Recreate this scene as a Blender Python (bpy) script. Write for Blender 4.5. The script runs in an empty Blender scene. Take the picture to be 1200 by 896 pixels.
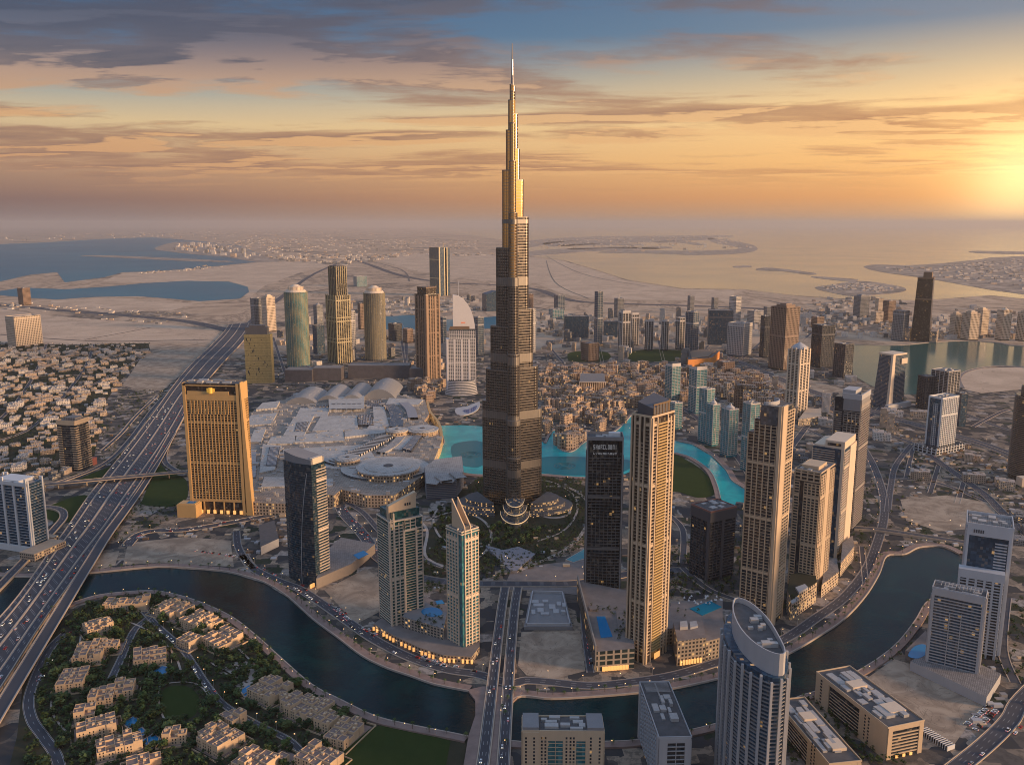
import bpy, bmesh, math, random
import numpy as np
from mathutils import Vector
from mathutils.geometry import tessellate_polygon
R = math.radians
random.seed(11)
SC = bpy.context.scene
COL = SC.collection

# ------------------------------------------------------------------ camera
CAM_H = 525.0
F_PX = 1000.0                      # focal length for a 1200 px wide picture
PITCH = math.atan(186.0 / F_PX)    # horizon lies 186 px above the centre
cam_d = bpy.data.cameras.new('camera')
cam_d.sensor_width = 36.0
cam_d.lens = 36.0 * F_PX / 1200.0
cam_d.clip_start = 1.0
cam_d.clip_end = 400000.0
cam = bpy.data.objects.new('camera', cam_d)
COL.objects.link(cam)
cam.location = (0, 0, CAM_H)
cam.rotation_euler = (R(90) - PITCH, 0, 0)
SC.camera = cam

# ------------------------------------------------------------------ exposure
SC.view_settings.view_transform = 'Standard'
SC.view_settings.look = 'None'
SC.view_settings.exposure = 0.0
SC.view_settings.gamma = 1.0
SC.view_settings.use_curve_mapping = False
SC.render.engine = 'CYCLES'
SC.cycles.max_bounces = 5
SC.cycles.diffuse_bounces = 2
SC.cycles.glossy_bounces = 3
SC.cycles.volume_bounces = 1
SC.cycles.use_denoising = True
SC.view_settings.exposure = 0.12
SC.cycles.filter_width = 1.0

def lin(c):
    return tuple((x / 12.92 if x <= 0.04045 else ((x + 0.055) / 1.055) ** 2.4) for x in c)
def srgb(r, g, b):
    return lin((r / 255.0, g / 255.0, b / 255.0)) + (1.0,)

# ------------------------------------------------------------------ world
SUN_AZ, SUN_EL = 106.0, 10.0         # lamp: degrees clockwise from the view direction, elevation
GLOW_AZ, GLOW_EL = 30.3, 2.3       # where the glowing disc sits behind the haze
W = bpy.data.worlds.new('World'); SC.world = W; W.use_nodes = True
nt = W.node_tree; nt.nodes.clear()
class NG:
    def __init__(s, t): s.t = t
    def n(s, typ, **kw):
        o = s.t.nodes.new(typ)
        for k, v in kw.items(): setattr(o, k, v)
        return o
    def put(s, sock, v):
        if isinstance(v, bpy.types.NodeSocket): s.t.links.new(v, sock)
        elif v is not None: sock.default_value = v
    def m(s, op, a, b=None, c=None, clamp=False):
        o = s.n('ShaderNodeMath', operation=op, use_clamp=clamp)
        s.put(o.inputs[0], a); s.put(o.inputs[1], b); s.put(o.inputs[2], c)
        return o.outputs[0]
    def v(s, op, a, b=None):
        o = s.n('ShaderNodeVectorMath', operation=op)
        s.put(o.inputs[0], a); s.put(o.inputs[1], b)
        return o.outputs['Value'] if op in ('DOT_PRODUCT', 'LENGTH') else o.outputs[0]
    def mix(s, f, a, b, mode='MIX'):
        o = s.n('ShaderNodeMix', data_type='RGBA', blend_type=mode)
        s.put(o.inputs[0], f); s.put(o.inputs[6], a); s.put(o.inputs[7], b)
        return o.outputs[2]
    def ramp(s, f, stops, interp='LINEAR'):
        o = s.n('ShaderNodeValToRGB'); s.put(o.inputs[0], f)
        r = o.color_ramp; r.interpolation = interp
        while len(r.elements) < len(stops): r.elements.new(0.5)
        for e, (p, c) in zip(r.elements, stops):
            e.position = p; e.color = c if len(c) == 4 else tuple(c) + (1,)
        return o.outputs[0]
    def noise(s, vec, scale, detail=4, rough=0.55, dist=0.0, out=0, dim='3D'):
        o = s.n('ShaderNodeTexNoise', noise_dimensions=dim)
        s.put(o.inputs['Vector'], vec)
        o.inputs['Scale'].default_value = scale; o.inputs['Detail'].default_value = detail
        o.inputs['Roughness'].default_value = rough; o.inputs['Distortion'].default_value = dist
        return o.outputs[out]
    def sep(s, v):
        o = s.n('ShaderNodeSeparateXYZ'); s.put(o.inputs[0], v); return o.outputs
    def comb(s, x, y, z):
        o = s.n('ShaderNodeCombineXYZ'); s.put(o.inputs[0], x); s.put(o.inputs[1], y); s.put(o.inputs[2], z)
        return o.outputs[0]
    def step(s, v, lo, hi):
        o = s.n('ShaderNodeMapRange', interpolation_type='SMOOTHSTEP')
        s.put(o.inputs[0], v); o.inputs[1].default_value = lo; o.inputs[2].default_value = hi
        return o.outputs[0]

g = NG(nt)
dirv = g.n('ShaderNodeTexCoord').outputs['Generated']
X, Y, Z = g.sep(dirv)
el = g.m('ARCSINE', Z)                               # elevation, radians
eld = g.m('MULTIPLY', el, 180 / math.pi)
azd = g.m('MULTIPLY', g.m('ARCTAN2', X, Y), 180 / math.pi)
t = g.m('DIVIDE', eld, 45.0, clamp=True)
e = lambda d: d / 45.0
left = g.ramp(t, [(0, srgb(132, 112, 110)), (e(1.4), srgb(128, 100, 95)), (e(3.6), srgb(182, 144, 116)), (e(6.0), srgb(214, 188, 146)),
                  (e(7.8), srgb(152, 160, 158)), (e(10.0), srgb(74, 112, 148)), (e(16), srgb(46, 80, 122)), (e(24), srgb(104, 130, 168)), (e(45), srgb(146, 174, 216))])
rite = g.ramp(t, [(0, srgb(186, 146, 108)), (e(1.6), srgb(226, 158, 96)), (e(4), srgb(248, 192, 122)), (e(7), srgb(246, 206, 146)),
                  (e(9), srgb(196, 180, 152)), (e(11.5), srgb(104, 130, 152)), (e(17), srgb(84, 108, 142)), (e(24), srgb(124, 140, 168)), (e(45), srgb(156, 168, 194))])
fr = g.step(azd, -38.0, 30.0)
sky = g.mix(fr, left, rite)
behind = g.ramp(t, [(0, srgb(130, 118, 116)), (e(8), srgb(146, 142, 146)), (e(20), srgb(164, 182, 208)), (e(45), srgb(150, 178, 216))])
fb = g.step(g.m('ABSOLUTE', azd), 80.0, 150.0)
sky = g.mix(fb, sky, behind)
# low cloud sheets on a plane overhead, seen edge on towards the horizon
den = g.m('ADD', Z, 0.035)
P = g.comb(g.m('MULTIPLY', g.m('DIVIDE', X, den), 0.62), g.m('MULTIPLY', g.m('DIVIDE', Y, den), 1.0), 0.0)
warp = g.noise(P, 0.7, 3, 0.5, 0, 1)
P2 = g.v('ADD', P, g.v('SCALE', warp, None) if False else g.v('MULTIPLY', warp, (0.8, 0.5, 0.0)))
n1 = g.noise(g.v('ADD', P2, (7.1, 4.4, 0)), 0.50, 9, 0.58, 0.15)
n2 = g.noise(g.v('ADD', P2, (13.3, 8.7, 0)), 1.3, 8, 0.6, 0.2)
nn = g.m('ADD', g.m('MULTIPLY', n1, 0.72), g.m('MULTIPLY', n2, 0.28))
nn = g.m('SUBTRACT', nn, g.m('MULTIPLY', g.step(eld, 8.0, 13.0), 0.07))
mask = g.step(nn, 0.452, 0.53)
thick = g.step(nn, 0.50, 0.63)
n1b = g.noise(g.v('ADD', P2, (7.1 + 0.10, 4.4 + 0.30, 0)), 0.50, 9, 0.58, 0.15)
rim = g.step(g.m('SUBTRACT', n1, n1b), -0.005, 0.045)
fade = g.m('MULTIPLY', g.step(eld, 1.6, 4.0), g.m('SUBTRACT', 1.0, g.m('MULTIPLY', g.step(eld, 20.0, 45.0), 0.5)))
mask = g.m('MULTIPLY', mask, fade)
dark_l = g.ramp(t, [(0, srgb(126, 96, 92)), (e(6), srgb(116, 96, 96)), (e(9.5), srgb(76, 80, 96)), (e(16), srgb(52, 66, 92)), (1, srgb(130, 140, 160))])
dark_r = g.ramp(t, [(0, srgb(196, 130, 84)), (e(5), srgb(182, 128, 92)), (e(9), srgb(134, 108, 100)), (e(14), srgb(92, 92, 104)), (1, srgb(130, 138, 158))])
lite_l = g.ramp(t, [(0, srgb(200, 140, 104)), (e(6), srgb(230, 176, 122)), (e(8.5), srgb(196, 160, 136)), (e(11), srgb(118, 124, 142)), (1, srgb(170, 178, 194))])
lite_r = g.ramp(t, [(0, srgb(250, 190, 116)), (e(6), srgb(250, 200, 138)), (e(10), srgb(222, 174, 134)), (e(13.5), srgb(140, 128, 130)), (1, srgb(176, 180, 194))])
cd = g.mix(fr, dark_l, dark_r); cl = g.mix(fr, lite_l, lite_r)
edge = g.m('MULTIPLY', g.m('SUBTRACT', 1.0, thick), 1.0)
cc = g.mix(g.m('MULTIPLY', g.m('MAXIMUM', g.m('MULTIPLY', rim, 0.8), g.m('MULTIPLY', edge, 0.35)), g.m('MULTIPLY_ADD', g.step(eld, 8.0, 12.5), -0.75, 1.0), clamp=True), cd, cl)
sky = g.mix(g.m('MULTIPLY', mask, 0.92), sky, cc)
# the sun's glow
ga, ge = R(GLOW_AZ), R(GLOW_EL)
gd = (math.sin(ga) * math.cos(ge), math.cos(ga) * math.cos(ge), math.sin(ge))
ca = g.m('ARCCOSINE', g.m('MINIMUM', g.v('DOT_PRODUCT', dirv, gd), 0.99999))
cad = g.m('MULTIPLY', ca, 180 / math.pi)
def gauss(w): return g.m('EXPONENT', g.m('MULTIPLY', g.m('POWER', g.m('DIVIDE', cad, w), 2.0), -1.0))
def addc(base, f, col): return g.mix(f, base, col, 'ADD')
sky = addc(sky, gauss(2.6), (0.5, 0.44, 0.24, 1))
sky = addc(sky, gauss(5.0), (0.36, 0.21, 0.055, 1))
sky = addc(sky, gauss(15.0), (0.13, 0.055, 0.006, 1))
nish = g.n('ShaderNodeTexSky', sky_type='NISHITA')
nish.sun_disc = False; nish.sun_elevation = R(SUN_EL); nish.sun_rotation = R(SUN_AZ); nish.dust_density = 2.0
bg1 = g.n('ShaderNodeBackground'); g.put(bg1.inputs[0], sky); bg1.inputs[1].default_value = 0.93
bg2 = g.n('ShaderNodeBackground'); g.put(bg2.inputs[0], nish.outputs[0]); bg2.inputs[1].default_value = 0.003
ad = g.n('ShaderNodeAddShader'); nt.links.new(bg1.outputs[0], ad.inputs[0]); nt.links.new(bg2.outputs[0], ad.inputs[1])
wo = g.n('ShaderNodeOutputWorld'); nt.links.new(ad.outputs[0], wo.inputs[0])

# ------------------------------------------------------------------ sun
sd = bpy.data.lights.new('sun', 'SUN'); sd.energy = 5.0; sd.angle = R(9); sd.color = (1.0, 0.64, 0.36)
so = bpy.data.objects.new('sun', sd); COL.objects.link(so)
a_, e_ = R(SUN_AZ), R(SUN_EL)
sv = Vector((math.sin(a_) * math.cos(e_), math.cos(a_) * math.cos(e_), math.sin(e_)))
so.rotation_euler = sv.to_track_quat('Z', 'Y').to_euler()
so.location = (0, 0, 3000)

# ------------------------------------------------------------------ pixel <-> ground helpers (photograph's 1200x896 frame)
CT, ST = math.cos(PITCH), math.sin(PITCH)
def yv(v, z=0.0):
    """distance along the ground of row v at height z"""
    q = (448.0 - v) / F_PX
    dy, dz = CT + ST * q, -ST + CT * q
    return dy * (z - CAM_H) / dz
def gp(u, v, z=0.0):
    q = (448.0 - v) / F_PX; p = (u - 600.0) / F_PX
    dy, dz = CT + ST * q, -ST + CT * q
    k = (z - CAM_H) / dz
    return (p * k, dy * k)
def depth(y, z): return y * CT + (CAM_H - z) * ST
def hgt(v, y):
    """height of a point seen on row v at ground distance y"""
    q = (448.0 - v) / F_PX
    return CAM_H + y * (-ST + CT * q) / (CT + ST * q)
def proj(x, y, z):
    d = depth(y, z)
    return 600 + F_PX * x / d, 448 - F_PX * ((z - CAM_H) * CT + y * ST) / d if False else 448 - F_PX * ((z - CAM_H) * CT + y * ST) / d
# ------------------------------------------------------------------ object helpers
def tag(o, label=None, cat=None, group=None, kind=None):
    if label: o['label'] = label
    if cat: o['category'] = cat
    if group: o['group'] = group
    if kind: o['kind'] = kind
    return o
def empty(name, loc, rz=0.0, label=None, cat=None, group=None):
    o = bpy.data.objects.new(name, None); COL.objects.link(o)
    o.location = loc; o.rotation_euler = (0, 0, rz); o.empty_display_size = 5
    return tag(o, label, cat, group)
SPLIT = {'lit_shopfront': 'shopfront', 'mechanical_band': 'mechanical_band', 'podium_wing': 'podium_wing', 'fin_wall': 'fin_wall', 'pool': 'pool', 'parasols': 'parasol', 'lit_entrance': 'entrance',
         'stair_core': 'stair_core', 'roof_pavilion': 'roof_pavilion', 'roof_terrace': 'roof_terrace', 'roof_plant': 'plant_box', 'entrance_terrace': 'entrance_terrace', 'screen_opening': 'screen_opening', 'roof_pergola': 'pergola',
         'skylights': 'skylight', 'light_strip': 'light_strip', 'disc_roof': 'disc_roof', 'skylight': 'skylight', 'roof_slab': 'roof_slab', 'vault': 'vault', 'roof_vent': 'roof_vent', 'box_top': 'box_top', 'window': 'window', 'parapet_wall': 'parapet_wall', 'wing_block': 'wing_block', 'balcony': 'balcony'}
class MB:
    """collects faces; build() links them as one mesh object"""
    def __init__(s): s.v = []; s.f = []; s.m = []
    def poly(s, pts, mi=0):
        b = len(s.v); s.v += [tuple(p) for p in pts]; s.f.append(tuple(range(b, b + len(pts)))); s.m.append(mi)
    def box(s, x0, x1, y0, y1, z0, z1, mi=0, top=None, bottom=False):
        b = len(s.v)
        s.v += [(x0, y0, z0), (x1, y0, z0), (x1, y1, z0), (x0, y1, z0), (x0, y0, z1), (x1, y0, z1), (x1, y1, z1), (x0, y1, z1)]
        fs = [(0, 1, 5, 4), (1, 2, 6, 5), (2, 3, 7, 6), (3, 0, 4, 7), (4, 5, 6, 7)]
        if bottom: fs.append((3, 2, 1, 0))
        for i, f in enumerate(fs):
            s.f.append(tuple(b + k for k in f)); s.m.append(top if (i == 4 and top is not None) else mi)
    def prism(s, pts, z0, z1, mi=0, top=None, pts_top=None, bottom=False):
        n = len(pts); pt = pts_top or pts
        zt = z1 if callable(z1) else (lambda x, y: z1)
        zb = z0 if callable(z0) else (lambda x, y: z0)
        b = len(s.v)
        s.v += [(p[0], p[1], zb(p[0], p[1])) for p in pts] + [(p[0], p[1], zt(p[0], p[1])) for p in pt]
        area = sum(pts[i][0] * pts[(i + 1) % n][1] - pts[(i + 1) % n][0] * pts[i][1] for i in range(n))
        for i in range(n):
            j = (i + 1) % n
            q = (b + i, b + j, b + n + j, b + n + i)
            s.f.append(q if area > 0 else q[::-1]); s.m.append(mi)
        tris = tessellate_polygon([[Vector((p[0], p[1], 0)) for p in pt]])
        for tr in tris:
            a, c, d = [Vector((pt[k][0], pt[k][1], 0)) for k in tr]
            q = tr if (c - a).cross(d - a).z > 0 else tr[::-1]
            s.f.append(tuple(b + n + k for k in q)); s.m.append(mi if top is None else top)
            if bottom: s.f.append(tuple(b + k for k in q[::-1])); s.m.append(mi)
    def cyl(s, x, y, r, z0, z1, n=16, mi=0, top=None, r1=None, ry=None):
        rr = r if r1 is None else r1
        k = 1.0 if ry is None else ry / r
        s.prism([(x + r * math.cos(2 * math.pi * i / n), y + k * r * math.sin(2 * math.pi * i / n)) for i in range(n)], z0, z1, mi, top,
                [(x + rr * math.cos(2 * math.pi * i / n), y + k * rr * math.sin(2 * math.pi * i / n)) for i in range(n)])
    def islands(s):
        p = list(range(len(s.v)))
        def fd(i):
            while p[i] != i: p[i] = p[p[i]]; i = p[i]
            return i
        for f in s.f:
            a = fd(f[0])
            for k in f[1:]: p[fd(k)] = a
        d = {}
        for i, f in enumerate(s.f): d.setdefault(fd(f[0]), []).append(i)
        return list(d.values())
    def build(s, name, mats, parent=None, smooth=False, loc=None):
        if name in SPLIT:
            isl = s.islands()
            if 1 < len(isl) <= 60:
                first = None
                for fs in isl:
                    q = MB(); mp = {}
                    for fi in fs:
                        for k in s.f[fi]:
                            if k not in mp: mp[k] = len(q.v); q.v.append(s.v[k])
                        q.f.append(tuple(mp[k] for k in s.f[fi])); q.m.append(s.m[fi])
                    o = q.build(SPLIT[name] + ' ', mats, parent, smooth, loc); o.name = SPLIT[name]; first = first or o
                return first
        me = bpy.data.meshes.new(name.strip()); me.from_pydata(s.v, [], s.f)
        if not isinstance(mats, (list, tuple)): mats = [mats]
        for m in mats: me.materials.append(m)
        if len(mats) > 1: me.polygons.foreach_set('material_index', s.m)
        if smooth: me.polygons.foreach_set('use_smooth', [True] * len(s.f))
        me.update()
        o = bpy.data.objects.new(name.strip(), me); COL.objects.link(o)
        if parent: o.parent = parent
        if loc: o.location = loc
        return o
KIDS = {}
def copy_tree(o, parent=None):
    c = o.copy(); COL.objects.link(c)
    if parent: c.parent = parent
    if o.name not in KIDS: KIDS[o.name] = list(o.children)
    for ch in KIDS[o.name]: copy_tree(ch, c)
    return c

# ------------------------------------------------------------------ materials
MC = {}
def pm(name, col, rough=0.7, metal=0.0, emit=None, es=0.0, var=0.0, vscale=0.2, spec=0.5, streak=False, joints=0):
    """plain painted / stone / concrete surface, with mottling of the base colour"""
    if name in MC: return MC[name]
    m = bpy.data.materials.new(name); m.use_nodes = True; t = m.node_tree
    b = t.nodes['Principled BSDF']; q = NG(t)
    b.inputs['Roughness'].default_value = rough; b.inputs['Metallic'].default_value = metal
    b.inputs['Specular IOR Level'].default_value = spec
    c = tuple(col)[:3] + (1,)
    if var > 0:
        tc = q.n('ShaderNodeTexCoord').outputs['Object']
        if streak: tc = q.v('MULTIPLY', tc, (1, 1, 0.12))
        nz = q.noise(tc, vscale, 5, 0.6)
        f = q.m('MULTIPLY_ADD', nz, 2 * var * 1.6, 1 - var * 1.6)
        if joints:
            br = q.n('ShaderNodeTexBrick'); q.put(br.inputs['Vector'], tc); br.inputs['Scale'].default_value = joints; br.inputs['Color1'].default_value = (1, 1, 1, 1); br.inputs['Color2'].default_value = (.8, .8, .8, 1); br.inputs['Mortar'].default_value = (.5, .5, .5, 1); br.inputs['Mortar Size'].default_value = .03; br.inputs['Bias'].default_value = -.2
            f = q.m('MULTIPLY', f, q.sep(br.outputs[0])[0])
            st2 = q.step(q.noise(tc, vscale * 2.5, 4, .7), .56, .66); f = q.m('MULTIPLY', f, q.m('MULTIPLY_ADD', st2, -.3, 1.0))
        q.put(b.inputs['Base Color'], q.mix(1.0, c, q.comb(f, f, f), 'MULTIPLY'))
    else: b.inputs['Base Color'].default_value = c
    if emit: b.inputs['Emission Color'].default_value = tuple(emit)[:3] + (1,); b.inputs['Emission Strength'].default_value = es
    MC[name] = m; return m

def glass(name, col, cell=(3.2, 3.2, 3.6), lit=0.012, rough=0.12, metal=0.0, col2=None, spec=0.55, les=0.3, k2=0.35):
    """curtain wall glass: each pane its own tint, some rooms lit"""
    if name in MC: return MC[name]
    m = bpy.data.materials.new(name); m.use_nodes = True; t = m.node_tree
    b = t.nodes['Principled BSDF']; q = NG(t)
    tc = q.n('ShaderNodeTexCoord').outputs['Object']
    oi = q.n('ShaderNodeObjectInfo').outputs['Random']
    pc = q.v('ADD', q.v('DIVIDE', tc, cell), q.comb(0.371, 0.417, 0.013))
    fl = q.v('FLOOR', pc)
    wn = q.n('ShaderNodeTexWhiteNoise', noise_dimensions='4D'); q.put(wn.inputs['Vector'], fl); q.put(wn.inputs['W'], oi)
    r = wn.outputs['Value']; rc = q.sep(wn.outputs['Color'])
    c2 = col2 or tuple(x * 2.2 + 0.02 for x in col[:3])
    cc = q.mix(q.m('MULTIPLY', q.m('POWER', r, 2.5), k2 * 2), tuple(col)[:3] + (1,), tuple(c2)[:3] + (1,))
    # blinds / curtains in some rooms
    cur = q.m('GREATER_THAN', rc[1], 0.9)
    cc = q.mix(q.m('MULTIPLY', cur, 0.5), cc, (0.22, 0.19, 0.15, 1))
    q.put(b.inputs['Base Color'], cc)
    b.inputs['Metallic'].default_value = metal
    q.put(b.inputs['Roughness'], q.m('MULTIPLY_ADD', rc[0], 0.10, rough))
    b.inputs['Specular IOR Level'].default_value = spec
    b.inputs['IOR'].default_value = 1.5
    if lit > 0:
        on = q.m('GREATER_THAN', rc[2], 1 - lit)
        b.inputs['Emission Color'].default_value = (1.0, 0.56, 0.2, 1)
        q.put(b.inputs['Emission Strength'], q.m('MULTIPLY', on, q.m('MULTIPLY_ADD', r, les, les * 0.4)))
    # slightly wavy panes
    bn = q.n('ShaderNodeBump'); bn.inputs['Strength'].default_value = 0.06; bn.inputs['Distance'].default_value = 0.3
    q.put(bn.inputs['Height'], q.noise(q.v('MULTIPLY', tc, (1, 1, 0.5)), 0.35, 2))
    q.put(b.inputs['Normal'], bn.outputs[0])
    MC[name] = m; return m

def windows(name, wall, pane, cell=(3.4, 3.4, 3.5), wf=0.55, hf=0.55, lit=0.08, var=0.15, les=0.7):
    """wall pierced by a regular grid of small windows (for buildings a few pixels wide)"""
    if name in MC: return MC[name]
    m = bpy.data.materials.new(name); m.use_nodes = True; t = m.node_tree
    b = t.nodes['Principled BSDF']; q = NG(t)
    tc = q.n('ShaderNodeTexCoord').outputs['Object']
    ge = q.n('ShaderNodeNewGeometry'); 
    oi = q.n('ShaderNodeObjectInfo').outputs['Random']
    pc = q.v('ADD', q.v('DIVIDE', tc, cell), q.comb(0.371, 0.417, 0.013))
    fl = q.v('FLOOR', pc); fx = q.sep(q.v('FRACTION', pc))
    nx, ny, nz = q.sep(q.n('ShaderNodeTexCoord').outputs['Normal'])
    ax = q.m('GREATER_THAN', q.m('ABSOLUTE', nx), 0.7)
    h = q.m('ADD', q.m('MULTIPLY', ax, fx[1]), q.m('MULTIPLY', q.m('SUBTRACT', 1.0, ax), fx[0]))
    inw = q.m('LESS_THAN', q.m('ABSOLUTE', q.m('SUBTRACT', h, 0.5)), wf / 2)
    inh = q.m('LESS_THAN', q.m('ABSOLUTE', q.m('SUBTRACT', fx[2], 0.5)), hf / 2)
    side = q.m('LESS_THAN', q.m('ABSOLUTE', nz), 0.5)
    msk = q.m('MULTIPLY', q.m('MULTIPLY', inw, inh), side)
    wn = q.n('ShaderNodeTexWhiteNoise', noise_dimensions='4D'); q.put(wn.inputs['Vector'], fl); q.put(wn.inputs['W'], oi)
    rc = q.sep(wn.outputs['Color'])
    nzz = q.noise(tc, 0.08, 4); f = q.m('MULTIPLY_ADD', nzz, var * 2.4, 1 - var * 1.2)
    f = q.m('MULTIPLY', f, q.m('MULTIPLY_ADD', oi, 0.5, 0.75))
    wc = q.mix(1.0, tuple(wall)[:3] + (1,), q.comb(f, f, f), 'MULTIPLY')
    pcn = q.mix(rc[0], tuple(pane)[:3] + (1,), tuple(x * 1.8 for x in pane[:3]) + (1,))
    q.put(b.inputs['Base Color'], q.mix(msk, wc, pcn))
    q.put(b.inputs['Roughness'], q.m('MULTIPLY_ADD', msk, -0.55, 0.75))
    on = q.m('MULTIPLY', msk, q.m('GREATER_THAN', rc[2], 1 - lit))
    b.inputs['Emission Color'].default_value = (1.0, 0.55, 0.2, 1)
    q.put(b.inputs['Emission Strength'], q.m('MULTIPLY', on, les))
    MC[name] = m; return m

WARM = (1.0, 0.55, 0.2)
TAN = pm('tan_stone', (0.56, 0.42, 0.28), 0.7, var=0.10, vscale=0.08, streak=True)
CREAM = pm('cream_render', (0.68, 0.54, 0.40), 0.7, var=0.08, vscale=0.08, streak=True)
GOLDT = pm('gold_cladding', (0.60, 0.37, 0.15), 0.5, var=0.10, vscale=0.06, streak=True)
WHITE = pm('white_cladding', (0.64, 0.63, 0.62), 0.55, var=0.06, vscale=0.08, streak=True)
LGREY = pm('light_grey_cladding', (0.42, 0.41, 0.41), 0.6, var=0.08, vscale=0.08, streak=True)
GREY = pm('grey_concrete', (0.24, 0.23, 0.23), 0.75, var=0.12, vscale=0.08, streak=True)
DGREY = pm('dark_grey_cladding', (0.085, 0.085, 0.095), 0.5, var=0.12, vscale=0.08, streak=True)
BROWN = pm('brown_cladding', (0.20, 0.125, 0.075), 0.55, var=0.12, vscale=0.08, streak=True)
BRONZE = pm('bronze_metal', (0.40, 0.27, 0.16), 0.32, 0.8, var=0.08, vscale=0.1)
ROOF = pm('roof_gravel', (0.27, 0.245, 0.23), 0.9, var=0.3, vscale=0.15, joints=.12)
ROOFD = pm('dark_roof', (0.10, 0.095, 0.095), 0.85, var=0.3, vscale=0.15)
PLANT = pm('roof_plant_metal', (0.40, 0.38, 0.36), 0.5, var=0.2, vscale=0.3)
POOL = pm('pool_water', (0.015, 0.20, 0.42), 0.08)
LAMP = pm('lamp_glow', (1, 0.7, 0.4), 0.5, emit=(1.0, 0.55, 0.2), es=2.6)
SHOP = pm('lit_shopfront', (0.6, 0.4, 0.2), 0.5, emit=(1.0, 0.46, 0.12), es=0.9)
G_DARK = glass('dark_glass', (0.016, 0.021, 0.028), lit=0.008)
G_BLACK = glass('black_glass', (0.008, 0.010, 0.013), lit=0.008, col2=(0.05, 0.05, 0.05))
G_BLUE = glass('blue_glass', (0.018, 0.045, 0.075), lit=0.015)
G_TEAL = glass('teal_glass', (0.03, 0.13, 0.15), lit=0.008)
G_GREEN = glass('green_glass', (0.012, 0.055, 0.055), lit=0.008)
G_GREY = glass('grey_glass', (0.07, 0.08, 0.09), lit=0.008)
G_BROWN = glass('brown_glass', (0.035, 0.024, 0.018), lit=0.008)
# ------------------------------------------------------------------ plane geometry helpers
def smooth(pts, k=5, closed=False):
    n = len(pts); out = []
    if n < 3: return list(pts)
    rng = range(n) if closed else range(n - 1)
    for i in rng:
        if closed: p0, p1, p2, p3 = pts[i - 1], pts[i], pts[(i + 1) % n], pts[(i + 2) % n]
        else:
            p1, p2 = pts[i], pts[i + 1]; p0 = pts[i - 1] if i else p1; p3 = pts[i + 2] if i + 2 < n else p2
        for j in range(k):
            t = j / k
            out.append(tuple(0.5 * (2 * p1[a] + (p2[a] - p0[a]) * t + (2 * p0[a] - 5 * p1[a] + 4 * p2[a] - p3[a]) * t * t
                                    + (3 * p1[a] - p0[a] - 3 * p2[a] + p3[a]) * t ** 3) for a in (0, 1)))
    if not closed: out.append(tuple(pts[-1][:2]))
    return out
def PX(pts, z=0.0): return [gp(u, v, z) for u, v in pts]
def offset(line, d):
    """shift a polyline sideways (positive = to its left)"""
    out = []
    for i, p in enumerate(line):
        a = line[max(i - 1, 0)]; b = line[min(i + 1, len(line) - 1)]
        dx, dy = b[0] - a[0], b[1] - a[1]; L = math.hypot(dx, dy) or 1
        out.append((p[0] - dy / L * d, p[1] + dx / L * d))
    return out
def ribbon(mb, line, w, z0, z1, mi=0, side=0.0):
    """a strip of width w following line; z1 may be a list"""
    a, b = offset(line, w / 2 + side), offset(line, -w / 2 + side)
    zt = z1 if isinstance(z1, (list, tuple)) else [z1] * len(line)
    for i in range(len(line) - 1):
        p, q, r, s = a[i], b[i], b[i + 1], a[i + 1]
        mb.poly([(p[0], p[1], zt[i]), (q[0], q[1], zt[i]), (r[0], r[1], zt[i + 1]), (s[0], s[1], zt[i + 1])], mi)
        if z0 is not None:
            g0 = [max(z0, zt[i] - 1.6) if z0 < 0 else z0, max(z0, zt[i + 1] - 1.6) if z0 < 0 else z0]
            mb.poly([(q[0], q[1], g0[0]), (r[0], r[1], g0[1]), (r[0], r[1], zt[i + 1]), (q[0], q[1], zt[i])], mi)
            mb.poly([(s[0], s[1], g0[1]), (p[0], p[1], g0[0]), (p[0], p[1], zt[i]), (s[0], s[1], zt[i + 1])], mi)
def resample(line, step):
    out = [line[0]]; acc = 0.0
    for i in range(1, len(line)):
        a, b = line[i - 1], line[i]; L = math.hypot(b[0] - a[0], b[1] - a[1]); p = step - acc
        while p <= L:
            out.append((a[0] + (b[0] - a[0]) * p / L, a[1] + (b[1] - a[1]) * p / L)); p += step
        acc = (acc + L) % step if L > 0 else acc
    return out
def at_len(line, n):
    """n points evenly spaced along line"""
    d = [0.0]
    for i in range(1, len(line)): d.append(d[-1] + math.hypot(line[i][0] - line[i - 1][0], line[i][1] - line[i - 1][1]))
    out = []
    for k in range(n):
        s = d[-1] * k / (n - 1); i = 1
        while i < len(d) - 1 and d[i] < s: i += 1
        t = (s - d[i - 1]) / max(d[i] - d[i - 1], 1e-9)
        out.append((line[i - 1][0] + (line[i][0] - line[i - 1][0]) * t, line[i - 1][1] + (line[i][1] - line[i - 1][1]) * t))
    return out
def inside(p, poly):
    x, y = p; c = False; j = len(poly) - 1
    for i in range(len(poly)):
        a, b = poly[i], poly[j]
        if (a[1] > y) != (b[1] > y) and x < (b[0] - a[0]) * (y - a[1]) / (b[1] - a[1]) + a[0]: c = not c
        j = i
    return c
BLOCK = {}; BIGB = []      # ground areas where scattered things must not stand
def add_block(poly):
    xs = [p[0] for p in poly]; ys = [p[1] for p in poly]
    e = (min(xs), max(xs), min(ys), max(ys), [tuple(p) for p in poly])
    i0, i1, j0, j1 = int(e[0] // 60), int(e[1] // 60), int(e[2] // 60), int(e[3] // 60)
    if (i1 - i0 + 1) * (j1 - j0 + 1) > 600: BIGB.append(e)
    else:
        for i in range(i0, i1 + 1):
            for j in range(j0, j1 + 1): BLOCK.setdefault((i, j), []).append(e)
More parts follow.
